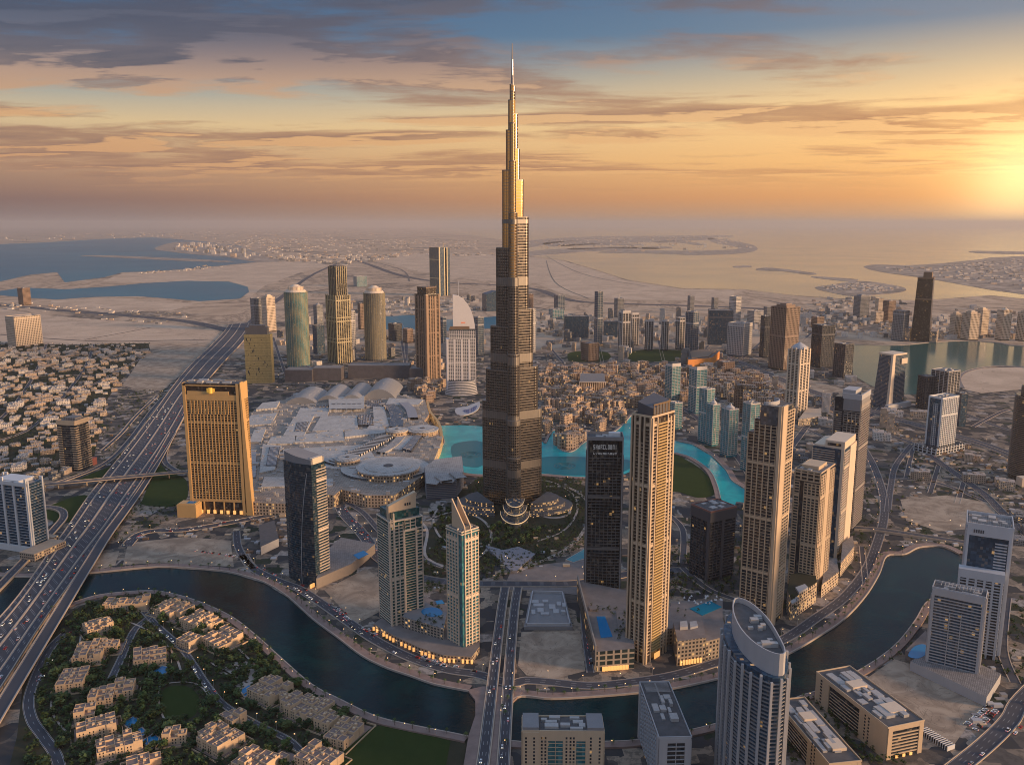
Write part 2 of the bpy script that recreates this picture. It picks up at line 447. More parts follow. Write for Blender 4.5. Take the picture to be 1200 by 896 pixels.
def blocked(x, y):
    for b in BLOCK.get((int(x // 60), int(y // 60)), ()):
        if b[0] <= x <= b[1] and b[2] <= y <= b[3] and inside((x, y), b[4]): return True
    for b in BIGB:
        if b[0] <= x <= b[1] and b[2] <= y <= b[3] and inside((x, y), b[4]): return True
    return False
def block_line(line, w):
    a, b = offset(line, w / 2), offset(line, -w / 2)
    for i in range(0, len(line) - 1, 2):
        j = min(i + 2, len(line) - 1); add_block([a[i], a[j], b[j], b[i]])

# ------------------------------------------------------------------ ground materials
def ground_mat():
    m = bpy.data.materials.new('desert_city_ground'); m.use_nodes = True; t = m.node_tree
    b = t.nodes['Principled BSDF']; q = NG(t)
    tc = q.n('ShaderNodeTexCoord').outputs['Object']; x, y, z = q.sep(tc)
    big = q.noise(tc, 0.0007, 6, 0.6, 0.6); mid = q.noise(tc, 0.006, 5, 0.6); sm = q.noise(tc, 0.06, 4, 0.6)
    wad = q.noise(q.v('MULTIPLY', tc, (1, 0.5, 1)), 0.0022, 7, 0.65, 1.6)
    sand = q.ramp(wad, [(0.3, (0.40, 0.28, 0.19)), (0.45, (0.56, 0.40, 0.27)), (0.50, (0.28, 0.20, 0.14)), (0.53, (0.48, 0.34, 0.23)), (0.66, (0.62, 0.45, 0.31)), (0.8, (0.34, 0.245, 0.17))])
    sand = q.mix(q.m('MULTIPLY', q.step(mid, 0.55, 0.75), 0.35), sand, (0.20, 0.155, 0.125, 1))
    # city paving: blocks of asphalt, paving and bare lots
    vo = q.n('ShaderNodeTexVoronoi', feature='F1', distance='CHEBYCHEV'); vo.inputs['Scale'].default_value = 0.045
    q.put(vo.inputs['Vector'], q.v('ADD', tc, q.v('MULTIPLY', q.noise(tc, 0.01, 2, 0.5, 0, 1), (20, 20, 0))))
    vr = q.sep(vo.outputs['Color'])[0]
    city = q.ramp(vr, [(0.0, (0.055, 0.055, 0.058)), (0.3, (0.115, 0.10, 0.088)), (0.5, (0.23, 0.18, 0.135)), (0.7, (0.36, 0.275, 0.20)), (0.85, (0.03, 0.042, 0.025)), (0.93, (0.36, 0.31, 0.27))], 'CONSTANT')
    city = q.mix(q.m('MULTIPLY', q.step(q.noise(tc, 0.12, 4, 0.7), 0.45, 0.6), 0.55), city, (0.06, 0.055, 0.05, 1))
    f = q.step(q.m('ADD', y, q.m('MULTIPLY', q.m('SUBTRACT', big, 0.5), 2600.0)), 3300.0, 3900.0)
    built = q.m('MULTIPLY', q.step(big, 0.55, 0.62), 0.8)
    f2 = q.m('MULTIPLY', f, q.m('SUBTRACT', 1.0, built))
    c = q.mix(f2, city, sand)
    q.put(b.inputs['Base Color'], c); b.inputs['Roughness'].default_value = 0.95; b.inputs['Specular IOR Level'].default_value = 0.2
    return m
def sand_mat(name, c0, c1, sc=0.02, tracks=True):
    m = bpy.data.materials.new(name); m.use_nodes = True; t = m.node_tree
    b = t.nodes['Principled BSDF']; q = NG(t); tc = q.n('ShaderNodeTexCoord').outputs['Object']
    n = q.noise(tc, sc, 7, 0.62, 1.0)
    c = q.mix(q.step(n, 0.35, 0.65), tuple(c0) + (1,), tuple(c1) + (1,))
    if tracks:
        r = q.noise(tc, sc * 0.6, 3, 0.5, 2.5)
        line = q.m('LESS_THAN', q.m('ABSOLUTE', q.m('SUBTRACT', r, 0.5)), 0.008)
        c = q.mix(q.m('MULTIPLY', line, 0.45), c, tuple(x * 0.55 for x in c0) + (1,))
    c = q.mix(q.m('MULTIPLY', q.step(q.noise(tc, sc * 8, 4, 0.7), 0.62, 0.7), 0.5), c, tuple(x * 0.5 for x in c0) + (1,))
    q.put(b.inputs['Base Color'], c); b.inputs['Roughness'].default_value = 0.95; b.inputs['Specular IOR Level'].default_value = 0.2
    return m
def water_mat(name, col, rough=0.12, bump=0.25, scale=0.08, spec=0.5, col2=None):
    m = bpy.data.materials.new(name); m.use_nodes = True; t = m.node_tree
    b = t.nodes['Principled BSDF']; q = NG(t); tc = q.n('ShaderNodeTexCoord').outputs['Object']
    c = tuple(col) + (1,)
    if col2: c = q.mix(q.step(q.noise(tc, max(scale * 0.03, .0004) if scale < .05 else .02, 4, 0.6, 0.5), 0.4, 0.65), c, tuple(col2) + (1,))
    q.put(b.inputs['Base Color'], c)
    b.inputs['IOR'].default_value = 1.33; b.inputs['Specular IOR Level'].default_value = spec
    q.put(b.inputs['Roughness'], q.m('MULTIPLY_ADD', q.noise(tc, scale * 0.1, 3), 0.12, rough))
    bn = q.n('ShaderNodeBump'); bn.inputs['Strength'].default_value = bump; bn.inputs['Distance'].default_value = 1.0
    q.put(bn.inputs['Height'], q.noise(q.v('MULTIPLY', tc, (1, 1.6, 1)), scale, 4, 0.6))
    q.put(b.inputs['Normal'], bn.outputs[0])
    return m
def grass_mat(name, c0, c1, sc=0.05):
    m = bpy.data.materials.new(name); m.use_nodes = True; t = m.node_tree
    b = t.nodes['Principled BSDF']; q = NG(t); tc = q.n('ShaderNodeTexCoord').outputs['Object']
    q.put(b.inputs['Base Color'], q.mix(q.noise(tc, sc, 6, 0.7), tuple(c0) + (1,), tuple(c1) + (1,)))
    b.inputs['Roughness'].default_value = 0.95; b.inputs['Specular IOR Level'].default_value = 0.1
    return m
ASPH = pm('asphalt', (0.060, 0.060, 0.070), 0.85, var=0.2, vscale=0.03)
KERB = pm('concrete_barrier', (0.46, 0.36, 0.27), 0.8, var=0.12, vscale=0.05)
MARK = pm('road_paint', (0.5, 0.48, 0.46), 0.8)
PAVE = pm('red_paving', (0.26, 0.18, 0.15), 0.85, var=0.3, vscale=0.08)
PAVG = pm('grey_paving', (0.20, 0.17, 0.155), 0.85, var=0.3, vscale=0.06)
COPE = pm('quay_coping', (0.44, 0.36, 0.30), 0.8, var=0.15, vscale=0.1)
SAND = sand_mat('sandy_lot', (0.27, 0.205, 0.15), (0.44, 0.345, 0.255), 0.03)
SANDL = sand_mat('pale_sand', (0.50, 0.36, 0.25), (0.64, 0.47, 0.33), 0.004)
SANDD = sand_mat('built_shore', (0.20, 0.16, 0.13), (0.50, 0.39, 0.30), 0.006)
LAWN = grass_mat('lawn_grass', (0.022, 0.040, 0.010), (0.045, 0.065, 0.018))
GARD = grass_mat('garden_soil', (0.022, 0.030, 0.014), (0.085, 0.070, 0.05), 0.06)
W_CANAL = water_mat('canal_water', (0.002, 0.018, 0.024), 0.08, 0.30, 0.22, 0.28, (0.003, 0.030, 0.033))
W_LAKE = water_mat('turquoise_water', (0.0, 0.33, 0.35), 0.10, 0.35, 0.30, 0.3, (0.006, 0.45, 0.45))
W_SEA = water_mat('sea_water', (0.09, 0.17, 0.18), 0.10, 0.10, 0.010, 0.5, (0.19, 0.235, 0.20))
W_GULF = water_mat('lagoon_water', (0.012, 0.12, 0.19), 0.30, 0.1, 0.012, 0.18, (0.018, 0.16, 0.23))
W_BAY = water_mat('bay_water', (0.012, 0.085, 0.078), 0.10, 0.15, 0.03, 0.25)

def struct(name, mb, mats, label=None):
    o = mb.build(name, mats); o['kind'] = 'structure'
    if label: o['label'] = label
    return o
def sheet(name, pts, z, mat, smoothk=0, block=True, px=True, label=None, z0=None):
    w = PX(pts) if px else pts
    if smoothk: w = smooth(w, smoothk, True)
    mb = MB()
    if z0 is None:
        for tr in tessellate_polygon([[Vector((p[0], p[1], 0)) for p in w]]):
            q = [w[k] for k in tr]
            ar = (q[1][0] - q[0][0]) * (q[2][1] - q[0][1]) - (q[2][0] - q[0][0]) * (q[1][1] - q[0][1])
            if ar < 0: q = q[::-1]
            mb.poly([(p[0], p[1], z) for p in q])
    else: mb.prism(w, z0, z)
    if block: add_block(w)
    return struct(name, mb, mat, label)

# ------------------------------------------------------------------ the ground itself
mb = MB(); mb.poly([(-160000, -8000, 0), (160000, -8000, 0), (160000, 158000, 0), (-160000, 158000, 0)])
struct('ground', mb, ground_mat())

# open sea to the right and behind, lagoon to the left
FAR = 156000.0
def far_pt(u): return ((u - 600) / 1000.0 * (FAR * CT + CAM_H * ST), FAR)
sea = [far_pt(1900), far_pt(505)] + PX([(520, 272), (560, 277), (600, 283), (618, 300), (661, 305), (701, 317), (735, 328), (800, 338), (870, 339), (930, 346),
       (985, 350), (1080, 352), (1160, 346), (1200, 350), (1320, 352), (1700, 352)])
sheet('sea', sea, 0.7, W_SEA, px=False)
sheet('water', [(-500, 284), (0, 286), (55, 284), (120, 280), (180, 278), (240, 283), (280, 288), (310, 300), (301, 307), (262, 311), (221, 315), (180, 318), (144, 319), (122, 325),
                (76, 331), (67, 319), (35, 322), (0, 330), (-200, 334), (-500, 334)], 0.6, W_GULF)
sheet('water', [(-300, 345), (0, 346), (33, 349), (67, 351), (110, 348), (161, 347), (200, 350), (234, 353), (281, 350), (292, 342), (290, 336), (268, 330), (220, 329), (167, 332), (125, 336), (77, 339), (27, 337), (0, 341), (-300, 340)], 0.65, W_GULF)
sheet('water', [(448, 386), (449, 371), (484, 369), (500, 376), (565, 372), (590, 370), (590, 384), (520, 388), (484, 386)], 0.3, W_GULF)
# islands, spits and reclaimed land
for pts in ([(181, 291), (205, 284), (240, 284), (275, 288), (301, 297), (330, 306), (300, 307), (262, 301), (225, 298), (200, 295)],
            [(95, 300), (130, 299.4), (270, 306), (230, 306.5), (150, 302.6)],
            [(700, 296), (760, 297), (820, 299), (870, 297), (888, 292), (878, 286), (850, 281), (830, 279), (835, 284), (866, 290), (850, 293), (800, 294), (740, 293)],
            [(640, 284), (700, 281), (760, 279), (830, 278), (832, 281), (760, 284), (700, 286), (650, 289)],
            [(620, 295), (650, 292), (690, 291), (735, 290), (780, 289), (786, 291), (740, 293), (690, 295), (640, 299), (618, 300)],
            [(887, 315), (905, 314), (954, 320), (948, 322), (918, 318), (890, 317)],
            [(955, 324), (1000, 327), (1004, 329.5), (990, 329.5), (955, 325.5)],
            [(957, 336), (975, 334), (997, 330), (1018, 330), (1045, 334), (1061, 338), (1058, 342), (1035, 345), (1000, 347), (975, 343), (958, 339)],
            [(655, 287), (700, 285.5), (750, 286), (752, 287.5), (700, 287.6), (660, 288.6)], [(668, 291), (720, 289), (770, 290.5), (768, 292), (720, 291), (675, 292.5)], [(770, 283), (800, 282.5), (822, 286), (818, 287.5), (796, 284.5), (772, 285)], [(600, 286), (640, 280), (690, 277.5), (760, 276.5), (850, 276), (850, 278), (760, 279), (690, 281), (650, 285), (615, 291)],
            [(860, 312), (878, 311.5), (880, 313.2), (862, 313.6)], [(1142, 294), (1240, 296), (1240, 298.5), (1150, 297)]):
    sheet('islands', pts, 2.5, SANDD, 3, z0=0.0)
sheet('reclaimed_land', [(1012, 313), (1026, 310), (1060, 311), (1101, 309), (1150, 304), (1205, 300), (1500, 296), (1500, 360), (1320, 352), (1200, 345), (1135, 335), (1085, 326), (1034, 319)], 2.5, SANDD, 2, z0=0.0)
sheet('sand_flat', [(618, 301), (661, 306), (701, 318), (735, 329), (800, 339), (860, 340), (860, 352), (800, 352), (701, 350), (661, 345), (628, 332), (560, 328), (480, 316), (430, 300), (480, 296), (560, 297)], 0.4, SANDL)
sheet('sand_flat', [(118, 330), (144, 320), (221, 316), (300, 308), (360, 306), (388, 311), (350, 320), (310, 335), (292, 349), (286, 347), (292, 337), (268, 329), (167, 331)], 0.45, SANDL)
sheet('sand_flat', [(0, 362), (60, 370), (150, 377), (215, 382), (252, 389), (262, 396), (255, 402), (180, 402), (80, 404), (0, 402)], 0.4, SANDL)
sheet('sand_flat', [(60, 352), (130, 349), (200, 352), (228, 357), (200, 364), (120, 366), (60, 358)], 0.4, SANDL)
# bay (upper right) and its sand island
bay = [(996, 404), (1054, 404.5), (1095, 401), (1135, 399.5), (1170, 402), (1205, 406), (1400, 410), (1400, 432), (1205, 431), (1168, 429), (1135, 434), (1122, 443), (1126, 455), (1100, 462), (1061, 462), (1021, 452), (1000, 440)]
sheet('water', bay, 0.5, W_BAY)
sheet('sand_flat', [(1130, 437), (1150, 431.5), (1200, 430), (1330, 433), (1330, 455), (1200, 456), (1150, 461), (1128, 456), (1124, 446)], 0.9, SANDL)
# foreground canal
north = [(-60, 668), (0, 676), (60, 676), (110, 672), (185, 665), (240, 668), (272, 672), (309, 683), (337, 700), (366, 726), (394, 747), (423, 769), (451, 783), (480, 793), (509, 803), (549, 811)]
gapN = [(549, 811), (557, 822), (557, 840)]
ne = [(597, 840), (598, 826), (611, 817), (646, 820), (703, 817), (749, 813), (789, 808), (840, 797), (885, 784), (923, 768), (956, 749), (989, 727), (1015, 699), (1031, 673), (1040, 652), (1061, 650), (1078, 642), (1104, 641), (1124, 650)]
south = [(-60, 745), (20, 728), (94, 704), (123, 697), (171, 693), (200, 696), (234, 706), (271, 723), (300, 745), (330, 772), (366, 803), (400, 821), (440, 840), (480, 850), (531, 860), (549, 864)]
se = [(593, 869), (650, 872), (711, 870), (745, 868), (806, 857), (850, 846), (900, 832), (939, 816), (960, 809), (1012, 783), (1048, 757), (1071, 729), (1088, 704), (1122, 690)]
canal = north + gapN + ne + [(1135, 670)] + se[::-1] + [(570, 866)] + south[::-1]
sheet('canal_water', canal[:], 0.35, W_CANAL)
# turquoise lake
lake_l = [(514, 499), (540, 498), (575, 500), (575, 557), (545, 555), (525, 547), (513, 539), (516, 526), (521, 517)]
lake_r = [(575, 500), (600, 500), (640, 520), (648, 505), (664, 503), (666, 511), (655, 513), (653, 522), (660, 529), (672, 529), (686, 518), (700, 512), (722, 505), (741, 486), (765, 490), (779, 505), (792, 517),
          (811, 521), (833, 534), (850, 551), (858, 564), (876, 576), (878, 592), (862, 595), (845, 585), (840, 567), (831, 551), (811, 537), (792, 531), (770, 540), (730, 556), (686, 560), (632, 556), (575, 557)]
sheet('lake_water', lake_l, 0.3, W_LAKE); sheet('lake_water', lake_r, 0.3, W_LAKE)
DARKP = water_mat('deep_lake_water', (0.0, 0.15, 0.18), 0.15, 0.12, 0.15, 0.2)
for pts in ([(632, 536), (700, 536), (740, 540), (730, 553), (686, 557), (632, 553)], [(532, 520), (566, 518), (566, 545), (540, 545), (530, 535)]):
    sheet('lake_water', pts, 0.5, DARKP, 4)
# green, sandy and paved areas
sheet('lawn', [(786, 533), (808, 541), (825, 553), (836, 568), (836, 580), (818, 583), (798, 577), (780, 570)], 0.6, LAWN, 4)
sheet('lawn', [(380, 900), (432, 855), (450, 848), (485, 856), (528, 868), (522, 900)], 0.5, LAWN)
for p in ([(190, 810), (206, 803), (224, 806), (234, 820), (228, 838), (207, 844), (190, 836)], [(665, 418), (668, 413), (690, 411), (712, 413), (714, 421), (690, 424), (668, 423)],
          [(733, 414), (762, 409), (800, 411), (830, 414), (800, 422), (760, 424), (742, 423)], [(45, 600), (90, 581), (108, 584), (92, 604), (72, 612)], [(92, 562), (125, 548), (136, 545), (118, 563)], [(184, 540), (196, 552), (218, 562), (215, 590), (170, 592), (168, 583), (178, 560)]):
    sheet('lawn', p, 0.35, LAWN, 3)
sheet('garden_ground', [(60, 735), (94, 710), (123, 700), (171, 696), (200, 699), (234, 709), (271, 726), (300, 748), (330, 775), (366, 806), (400, 824), (440, 843), (560, 868), (560, 940), (0, 940), (20, 862), (28, 790)], 0.12, GARD, block=False)
sheet('garden_ground', [(470, 690), (480, 650), (540, 575), (560, 560), (640, 558), (690, 570), (690, 620), (640, 655), (560, 665)], 0.12, GARD, block=False)
sheet('garden_ground', [(-200, 398), (174, 402), (176, 410), (140, 447), (124, 470), (118, 500), (108, 545), (40, 562), (-200, 580)], 0.12, GARD, block=False)
for p in ([(143, 452), (165, 420), (190, 411), (245, 405), (215, 436), (190, 458), (165, 457)], [(144, 662), (150, 636), (215, 629), (270, 633), (274, 664), (240, 662), (185, 659)],
          [(380, 691), (429, 666), (444, 677), (446, 716), (417, 731)], [(611, 740), (680, 739), (686, 786), (650, 795), (617, 791), (607, 780)],
          [(1015, 795), (1048, 772), (1068, 778), (1154, 825), (1134, 850), (1114, 878), (1081, 862)], [(1055, 585), (1110, 580), (1165, 590), (1168, 618), (1100, 622), (1062, 610)],
          [(60, 706), (94, 690), (75, 722), (30, 740)], [(98, 668), (112, 650), (140, 645), (135, 662), (112, 668)], [(1000, 430), (900, 400), (930, 394), (1000, 402)], [(880, 440), (920, 436), (1010, 462), (1000, 476), (940, 462)]):
    sheet('sandy_ground', p, 0.3, SAND)
sheet('paving', [(590, 690), (600, 665), (690, 655), (720, 690), (700, 700), (640, 692)], 0.16, PAVG, block=False)
sheet('paving', [(500, 498), (516, 500), (512, 540), (500, 548), (486, 560), (480, 548)], 0.3, PAVG)

# ------------------------------------------------------------------ quays and promenades along the canal and the lake
qm = MB()
def bank(line, w, side, z=2.2, paths=True):
    L = smooth(PX(line), 5)
    ribbon(qm, L, w, 0.0, z, 1, side * (w / 2 + 1.2))
    ribbon(qm, L, 1.2, 0.0, z + 0.5, 0, side * 0.6)
    block_line(offset(L, side * (w / 2)), w + 4)
    return offset(L, side * (w / 2 + 1))
Bn = bank(north, 11, 1)
Be = bank(gapN[::-1][:2] + [(549, 811)], 6, -1) if False else None
Bne = bank(ne, 11, 1)
Bs = bank(south, 9, -1)
Bse = bank(se, 9, -1)
struct('promenade', qm, [COPE, PAVE])
qm = MB()
bank([(792, 517), (811, 521), (833, 534), (850, 551), (858, 564), (876, 576), (878, 592)], 12, 1)
bank([(792, 531), (811, 537), (831, 551), (840, 567), (845, 585)], 9, -1)
bank([(514, 499), (521, 517), (516, 526), (513, 539), (525, 547), (545, 555), (575, 557), (632, 556), (686, 560), (730, 556)], 12, -1)
bank([(640, 520), (648, 505), (664, 503), (666, 511), (655, 513), (653, 522), (660, 529), (672, 529), (686, 518), (700, 512), (722, 505), (741, 486)], 5, 1)
struct('promenade', qm, [COPE, PAVE])
qm = MB()
bank([(996, 404), (1054, 404.5), (1095, 401), (1135, 399.5), (1170, 402), (1205, 406), (1400, 410)], 16, 1)
bank([(1205, 431), (1168, 429), (1135, 434), (1122, 443), (1126, 455)], 10, 1)
struct('quay', qm, [COPE, PAVG])

# ------------------------------------------------------------------ roads
ROADS = {}
rm = MB()
def road(key, pts, w, z=0.45, z0=None, lanes=2, edge=0.0, k=6, dash=True, med=False, mbx=None):
    """a carriageway with kerbs or barriers, edge lines and dashed lane lines"""
    mbx = mbx or rm
    L = smooth(PX(pts), k); ROADS[key] = (L, w, z)
    ribbon(mbx, L, w, z0, z, 0)
    zz = z if not isinstance(z, list) else z
    bz = [a + 0.9 for a in z] if isinstance(z, list) else z + (0.9 if edge > 0.5 else 0.15)
    for s in (-1, 1):
        if edge > 0: ribbon(mbx, L, edge, z0 if z0 is not None else 0.0, bz, 1, s * (w / 2 + edge / 2))
        ribbon(mbx, L, 0.35, None, [a + 0.02 for a in z] if isinstance(z, list) else z + 0.02, 2, s * (w / 2 - 0.8))
    if med: ribbon(mbx, L, 1.6, None, [a + 0.9 for a in z] if isinstance(z, list) else z + 0.9, 1, 0)
    if dash and not isinstance(z, list):
        R2 = resample(L, 6.0)
        for i in range(0, len(R2) - 1, 3):
            for ln in range(1, lanes):
                o = -w / 2 + w * ln / lanes
                if med and abs(o) < 1.5: continue
                ribbon(mbx, R2[i:i + 2], 0.3, None, z + 0.02, 2, o)
    block_line(L, w + 2 * edge + 3)
    return L
# the wide highway on the left, edges traced separately
hL = smooth(PX([(-130, 860), (-75, 805), (0, 726), (28, 692), (57, 650), (78, 621), (106, 580), (140, 537), (165, 505), (185, 478), (203, 453), (222, 430), (246, 407), (262, 390), (268, 381)]), 5)
hR = smooth(PX([(-90, 925), (-40, 862), (0, 811), (46, 738), (80, 690), (109, 650), (134, 618), (156, 585), (176, 555), (196, 525), (212, 497), (226, 470), (243, 447), (264, 423), (282, 404), (294, 388), (298, 378)]), 5)
N = 90
hL, hR = at_len(hL, N), at_len(hR, N)
HZ = 4.0
def hw(t, i): return (hL[i][0] + (hR[i][0] - hL[i][0]) * t, hL[i][1] + (hR[i][1] - hL[i][1]) * t)
hm = MB()
for i in range(N - 1):
    a, b, c, d = hw(0, i), hw(1, i), hw(1, i + 1), hw(0, i + 1)
    hm.poly([(*a, HZ), (*b, HZ), (*c, HZ), (*d, HZ)], 0)
    hm.poly([(*b, 0), (*c, 0), (*c, HZ), (*b, HZ)], 1); hm.poly([(*d, 0), (*a, 0), (*a, HZ), (*d, HZ)], 1)
    add_block([a, b, c, d])
HW_LANES = [0.03, 0.07, 0.11, 0.20, 0.24, 0.28, 0.32, 0.36, 0.40, 0.53, 0.57, 0.61, 0.65, 0.69, 0.73, 0.85, 0.89, 0.93]
for t_, w_, h_, mi in ((0.003, 1.0, 1.0, 1), (0.155, 1.6, 0.9, 1), (0.465, 2.2, 1.1, 1), (0.79, 1.6, 0.9, 1), (0.997, 1.0, 1.0, 1)):
    ribbon(hm, [hw(t_, i) for i in range(N)], w_, HZ, HZ + h_, mi)
for t_ in (0.02, 0.14, 0.175, 0.44, 0.49, 0.775, 0.81, 0.98):
    ribbon(hm, [hw(t_, i) for i in range(N)], 0.5, None, HZ + 0.03, 2)
for ln in (0.05, 0.09, 0.22, 0.26, 0.30, 0.34, 0.38, 0.55, 0.59, 0.63, 0.67, 0.71, 0.87, 0.91):
    L_ = resample([hw(ln, i) for i in range(N)], 7.0)
    for i in range(0, len(L_) - 1, 3): ribbon(hm, L_[i:i + 2], 0.35, None, HZ + 0.03, 2)
struct('highway', hm, [ASPH, KERB, MARK])
vz = [9.0] * 18 + [9 - 0.45 * k for k in range(13)] + [3.6] * 20
vp = [(-60, 945), (0, 841), (60, 741), (121, 640), (140, 611), (157, 586), (174, 560), (190, 532), (203, 508)]
Lv = smooth(PX(vp), 6)
road('viaduct', vp, 15, [9.0 if i < 19 else max(4.2, 9.0 - 0.4 * (i - 18)) for i in range(len(Lv))], -1.0, edge=1.2)
lp = [(-60, 748), (0, 688), (46, 640), (64, 621), (75, 606), (67, 597), (39, 595), (10, 600), (-30, 612)]
road('ramp', lp, 12, 3.0, 0.0, edge=1.0)
op = [(-30, 581), (38, 575), (134, 566), (220, 558)]
Lo = smooth(PX(op), 6)
road('overpass', op, 17, [11.0] * len(Lo), -1.0, edge=1.0, med=True)
for i in range(2, len(Lo), 2):
    if True: rm.cyl(Lo[i][0], Lo[i][1], 1.4, 0, 9.5, 8, 1)
for i in range(2, 20, 2): rm.cyl(Lv[i][0], Lv[i][1], 1.5, 0, 7.5, 8, 1)
road('service', [(39, 573), (84, 560), (126, 541), (154, 513), (182, 476), (206, 452), (238, 419)], 10, 0.6, 0.0, edge=1.2)
road('service2', [(120, 528), (142, 508), (160, 487), (184, 464)], 8, 0.5, 0.0, edge=1.2)
road('loop', [(224, 470), (212, 492), (196, 522), (193, 540), (206, 551), (222, 556)], 11, 0.6, 0.0, edge=1.0)
road('hotel_street', [(148, 640), (160, 628), (179, 622), (223, 620), (299, 607), (345, 599), (398, 592)], 18, 0.45, edge=0.6, lanes=4)
road('mall_road', [(398, 592), (404, 603), (418, 618), (431, 634), (440, 650), (475, 672), (530, 683), (570, 684), (625, 684), (680, 683), (740, 672), (800, 668)], 20, 0.47, edge=0.6, lanes=5)
road('mall_road2', [(405, 588), (425, 600), (445, 622), (470, 645), (520, 664), (560, 670)], 11, 0.5, edge=0.5)
road('side_street', [(277, 622), (279, 640), (287, 655), (297, 666)], 12, 0.5, edge=0.4)
road('quay_road', [(285, 650), (297, 666), (325, 680), (351, 690), (376, 706), (409, 729), (440, 750), (480, 770), (523, 784), (560, 790), (597, 800), (617, 797), (646, 799), (689, 803), (731, 800), (789, 791), (837, 777), (880, 764), (922, 747), (956, 724), (989, 700), (1015, 668), (1028, 636), (1036, 605), (1034, 575), (1021, 540), (1005, 515)], 15, 0.5, edge=0.5, lanes=3)
road('inner_street', [(690, 690), (684, 712), (686, 745), (692, 788)], 9, 0.5, edge=0.4)
road('villa_street', [(168, 716), (189, 737), (211, 757), (226, 777), (243, 803), (263, 826), (303, 849), (337, 866), (353, 883), (356, 910)], 8, 0.4, edge=0.4)
road('villa_street2', [(176, 722), (160, 735), (152, 748), (143, 769), (131, 794)], 9, 0.42, edge=0.4)
road('villa_ring', [(76, 742), (60, 758), (46, 783), (34, 817), (37, 842), (51, 863), (66, 886), (74, 920)], 11, 0.4, edge=0.4)
road('far_highway', [(-200, 348), (0, 358), (75, 364), (150, 370), (220, 377), (270, 388)], 70, 0.9, edge=1.0, dash=False, med=True)
road('far_highway2', [(285, 392), (300, 372), (330, 348), (370, 320), (410, 303)], 40, 1.0, dash=False)
road('coast_highway', [(120, 296), (300, 292), (400, 302), (467, 322), (524, 331), (582, 334), (628, 339), (661, 350), (701, 355), (800, 358), (900, 362), (990, 368)], 75, 1.0, dash=False, med=True)
road('town_road', [(600, 430), (622, 427), (682, 428), (740, 426), (800, 430)], 30, 0.5, edge=0.6)
road('right_highway', [(720, 388), (800, 402), (863, 423), (918, 446), (952, 459), (1021, 482), (1081, 500), (1150, 520), (1215, 545), (1300, 575)], 34, 0.8, edge=1.0, lanes=8, med=True)
road('right_street', [(960, 470), (1000, 495), (1040, 510), (1069, 520), (1111, 549), (1153, 579), (1177, 603), (1230, 650)], 17, 0.6, edge=0.6, lanes=4)
road('right_link', [(1069, 520), (1050, 545), (1044, 570), (1040, 600)], 12, 0.62, edge=0.4)
road('ring_road', [(1260, 760), (1200, 817), (1183, 844), (1154, 873), (1114, 905), (1080, 930)], 18, 0.5, edge=0.6, lanes=4)
road('north_bridge', [(1000, 620), (1028, 622), (1070, 628), (1128, 637), (1180, 645)], 13, 3.2, 0.0, edge=1.0)
# the twin-carriageway bridge over the canal
L1 = [(556, 960), (566, 896), (574, 830), (581, 770), (588, 715), (592, 690)]
L2 = [(586, 960), (590, 896), (594, 830), (598, 770), (603, 715), (607, 690)]
road('bridge_a', L1, 11, 2.9, 0.0, edge=1.2, lanes=3); road('bridge_b', L2, 11, 2.9, 0.0, edge=1.2, lanes=3)
struct('roads', rm, [ASPH, KERB, MARK])
bm_ = MB()
bp = PX([(548, 810), (557, 822), (557, 840), (549, 864), (538, 930), (606, 930), (596, 868), (598, 840), (599, 826), (613, 812), (604, 806), (565, 806)])
bm_.prism(bp, 0, 2.5, 0)
struct('bridge_deck', bm_, PAVE); add_block(bp)
# villa district lanes and other small streets as quiet grey strips
sm = MB()
def lane(pts, w, z=0.25):
    L = smooth(PX(pts), 5); ribbon(sm, L, w, None, z, 0)
    for s_ in (-1, 1): ribbon(sm, L, 1.2, 0.0, z + .3, 1, s_ * (w / 2 + .6)); block_line(L, w + 2)
for pts in ([(-20, 520), (30, 505), (75, 470), (120, 445), (165, 420)], [(-20, 445), (60, 440), (130, 440)], [(-20, 480), (60, 478), (118, 488)], [(0, 420), (80, 418), (150, 420)], [(55, 400), (45, 430), (20, 470), (-10, 500)],
            [(110, 402), (100, 430), (70, 470)]): lane(pts, 9)
for pts in ([(628, 470), (700, 462), (780, 470), (830, 500), (868, 540), (900, 600)], [(720, 440), (760, 460), (800, 465)], [(640, 440), (650, 470), (640, 495)], [(960, 480), (930, 520), (900, 560)], [(1060, 440), (1030, 480), (990, 500)],
            [(1120, 480), (1170, 500), (1215, 510)], [(640, 385), (700, 400), (780, 408)], [(480, 450), (560, 440), (620, 440)], [(300, 450), (480, 449)], [(320, 400), (400, 398), (480, 395)], [(430, 352), (470, 380), (475, 440)]): lane(pts, 14, 0.28)
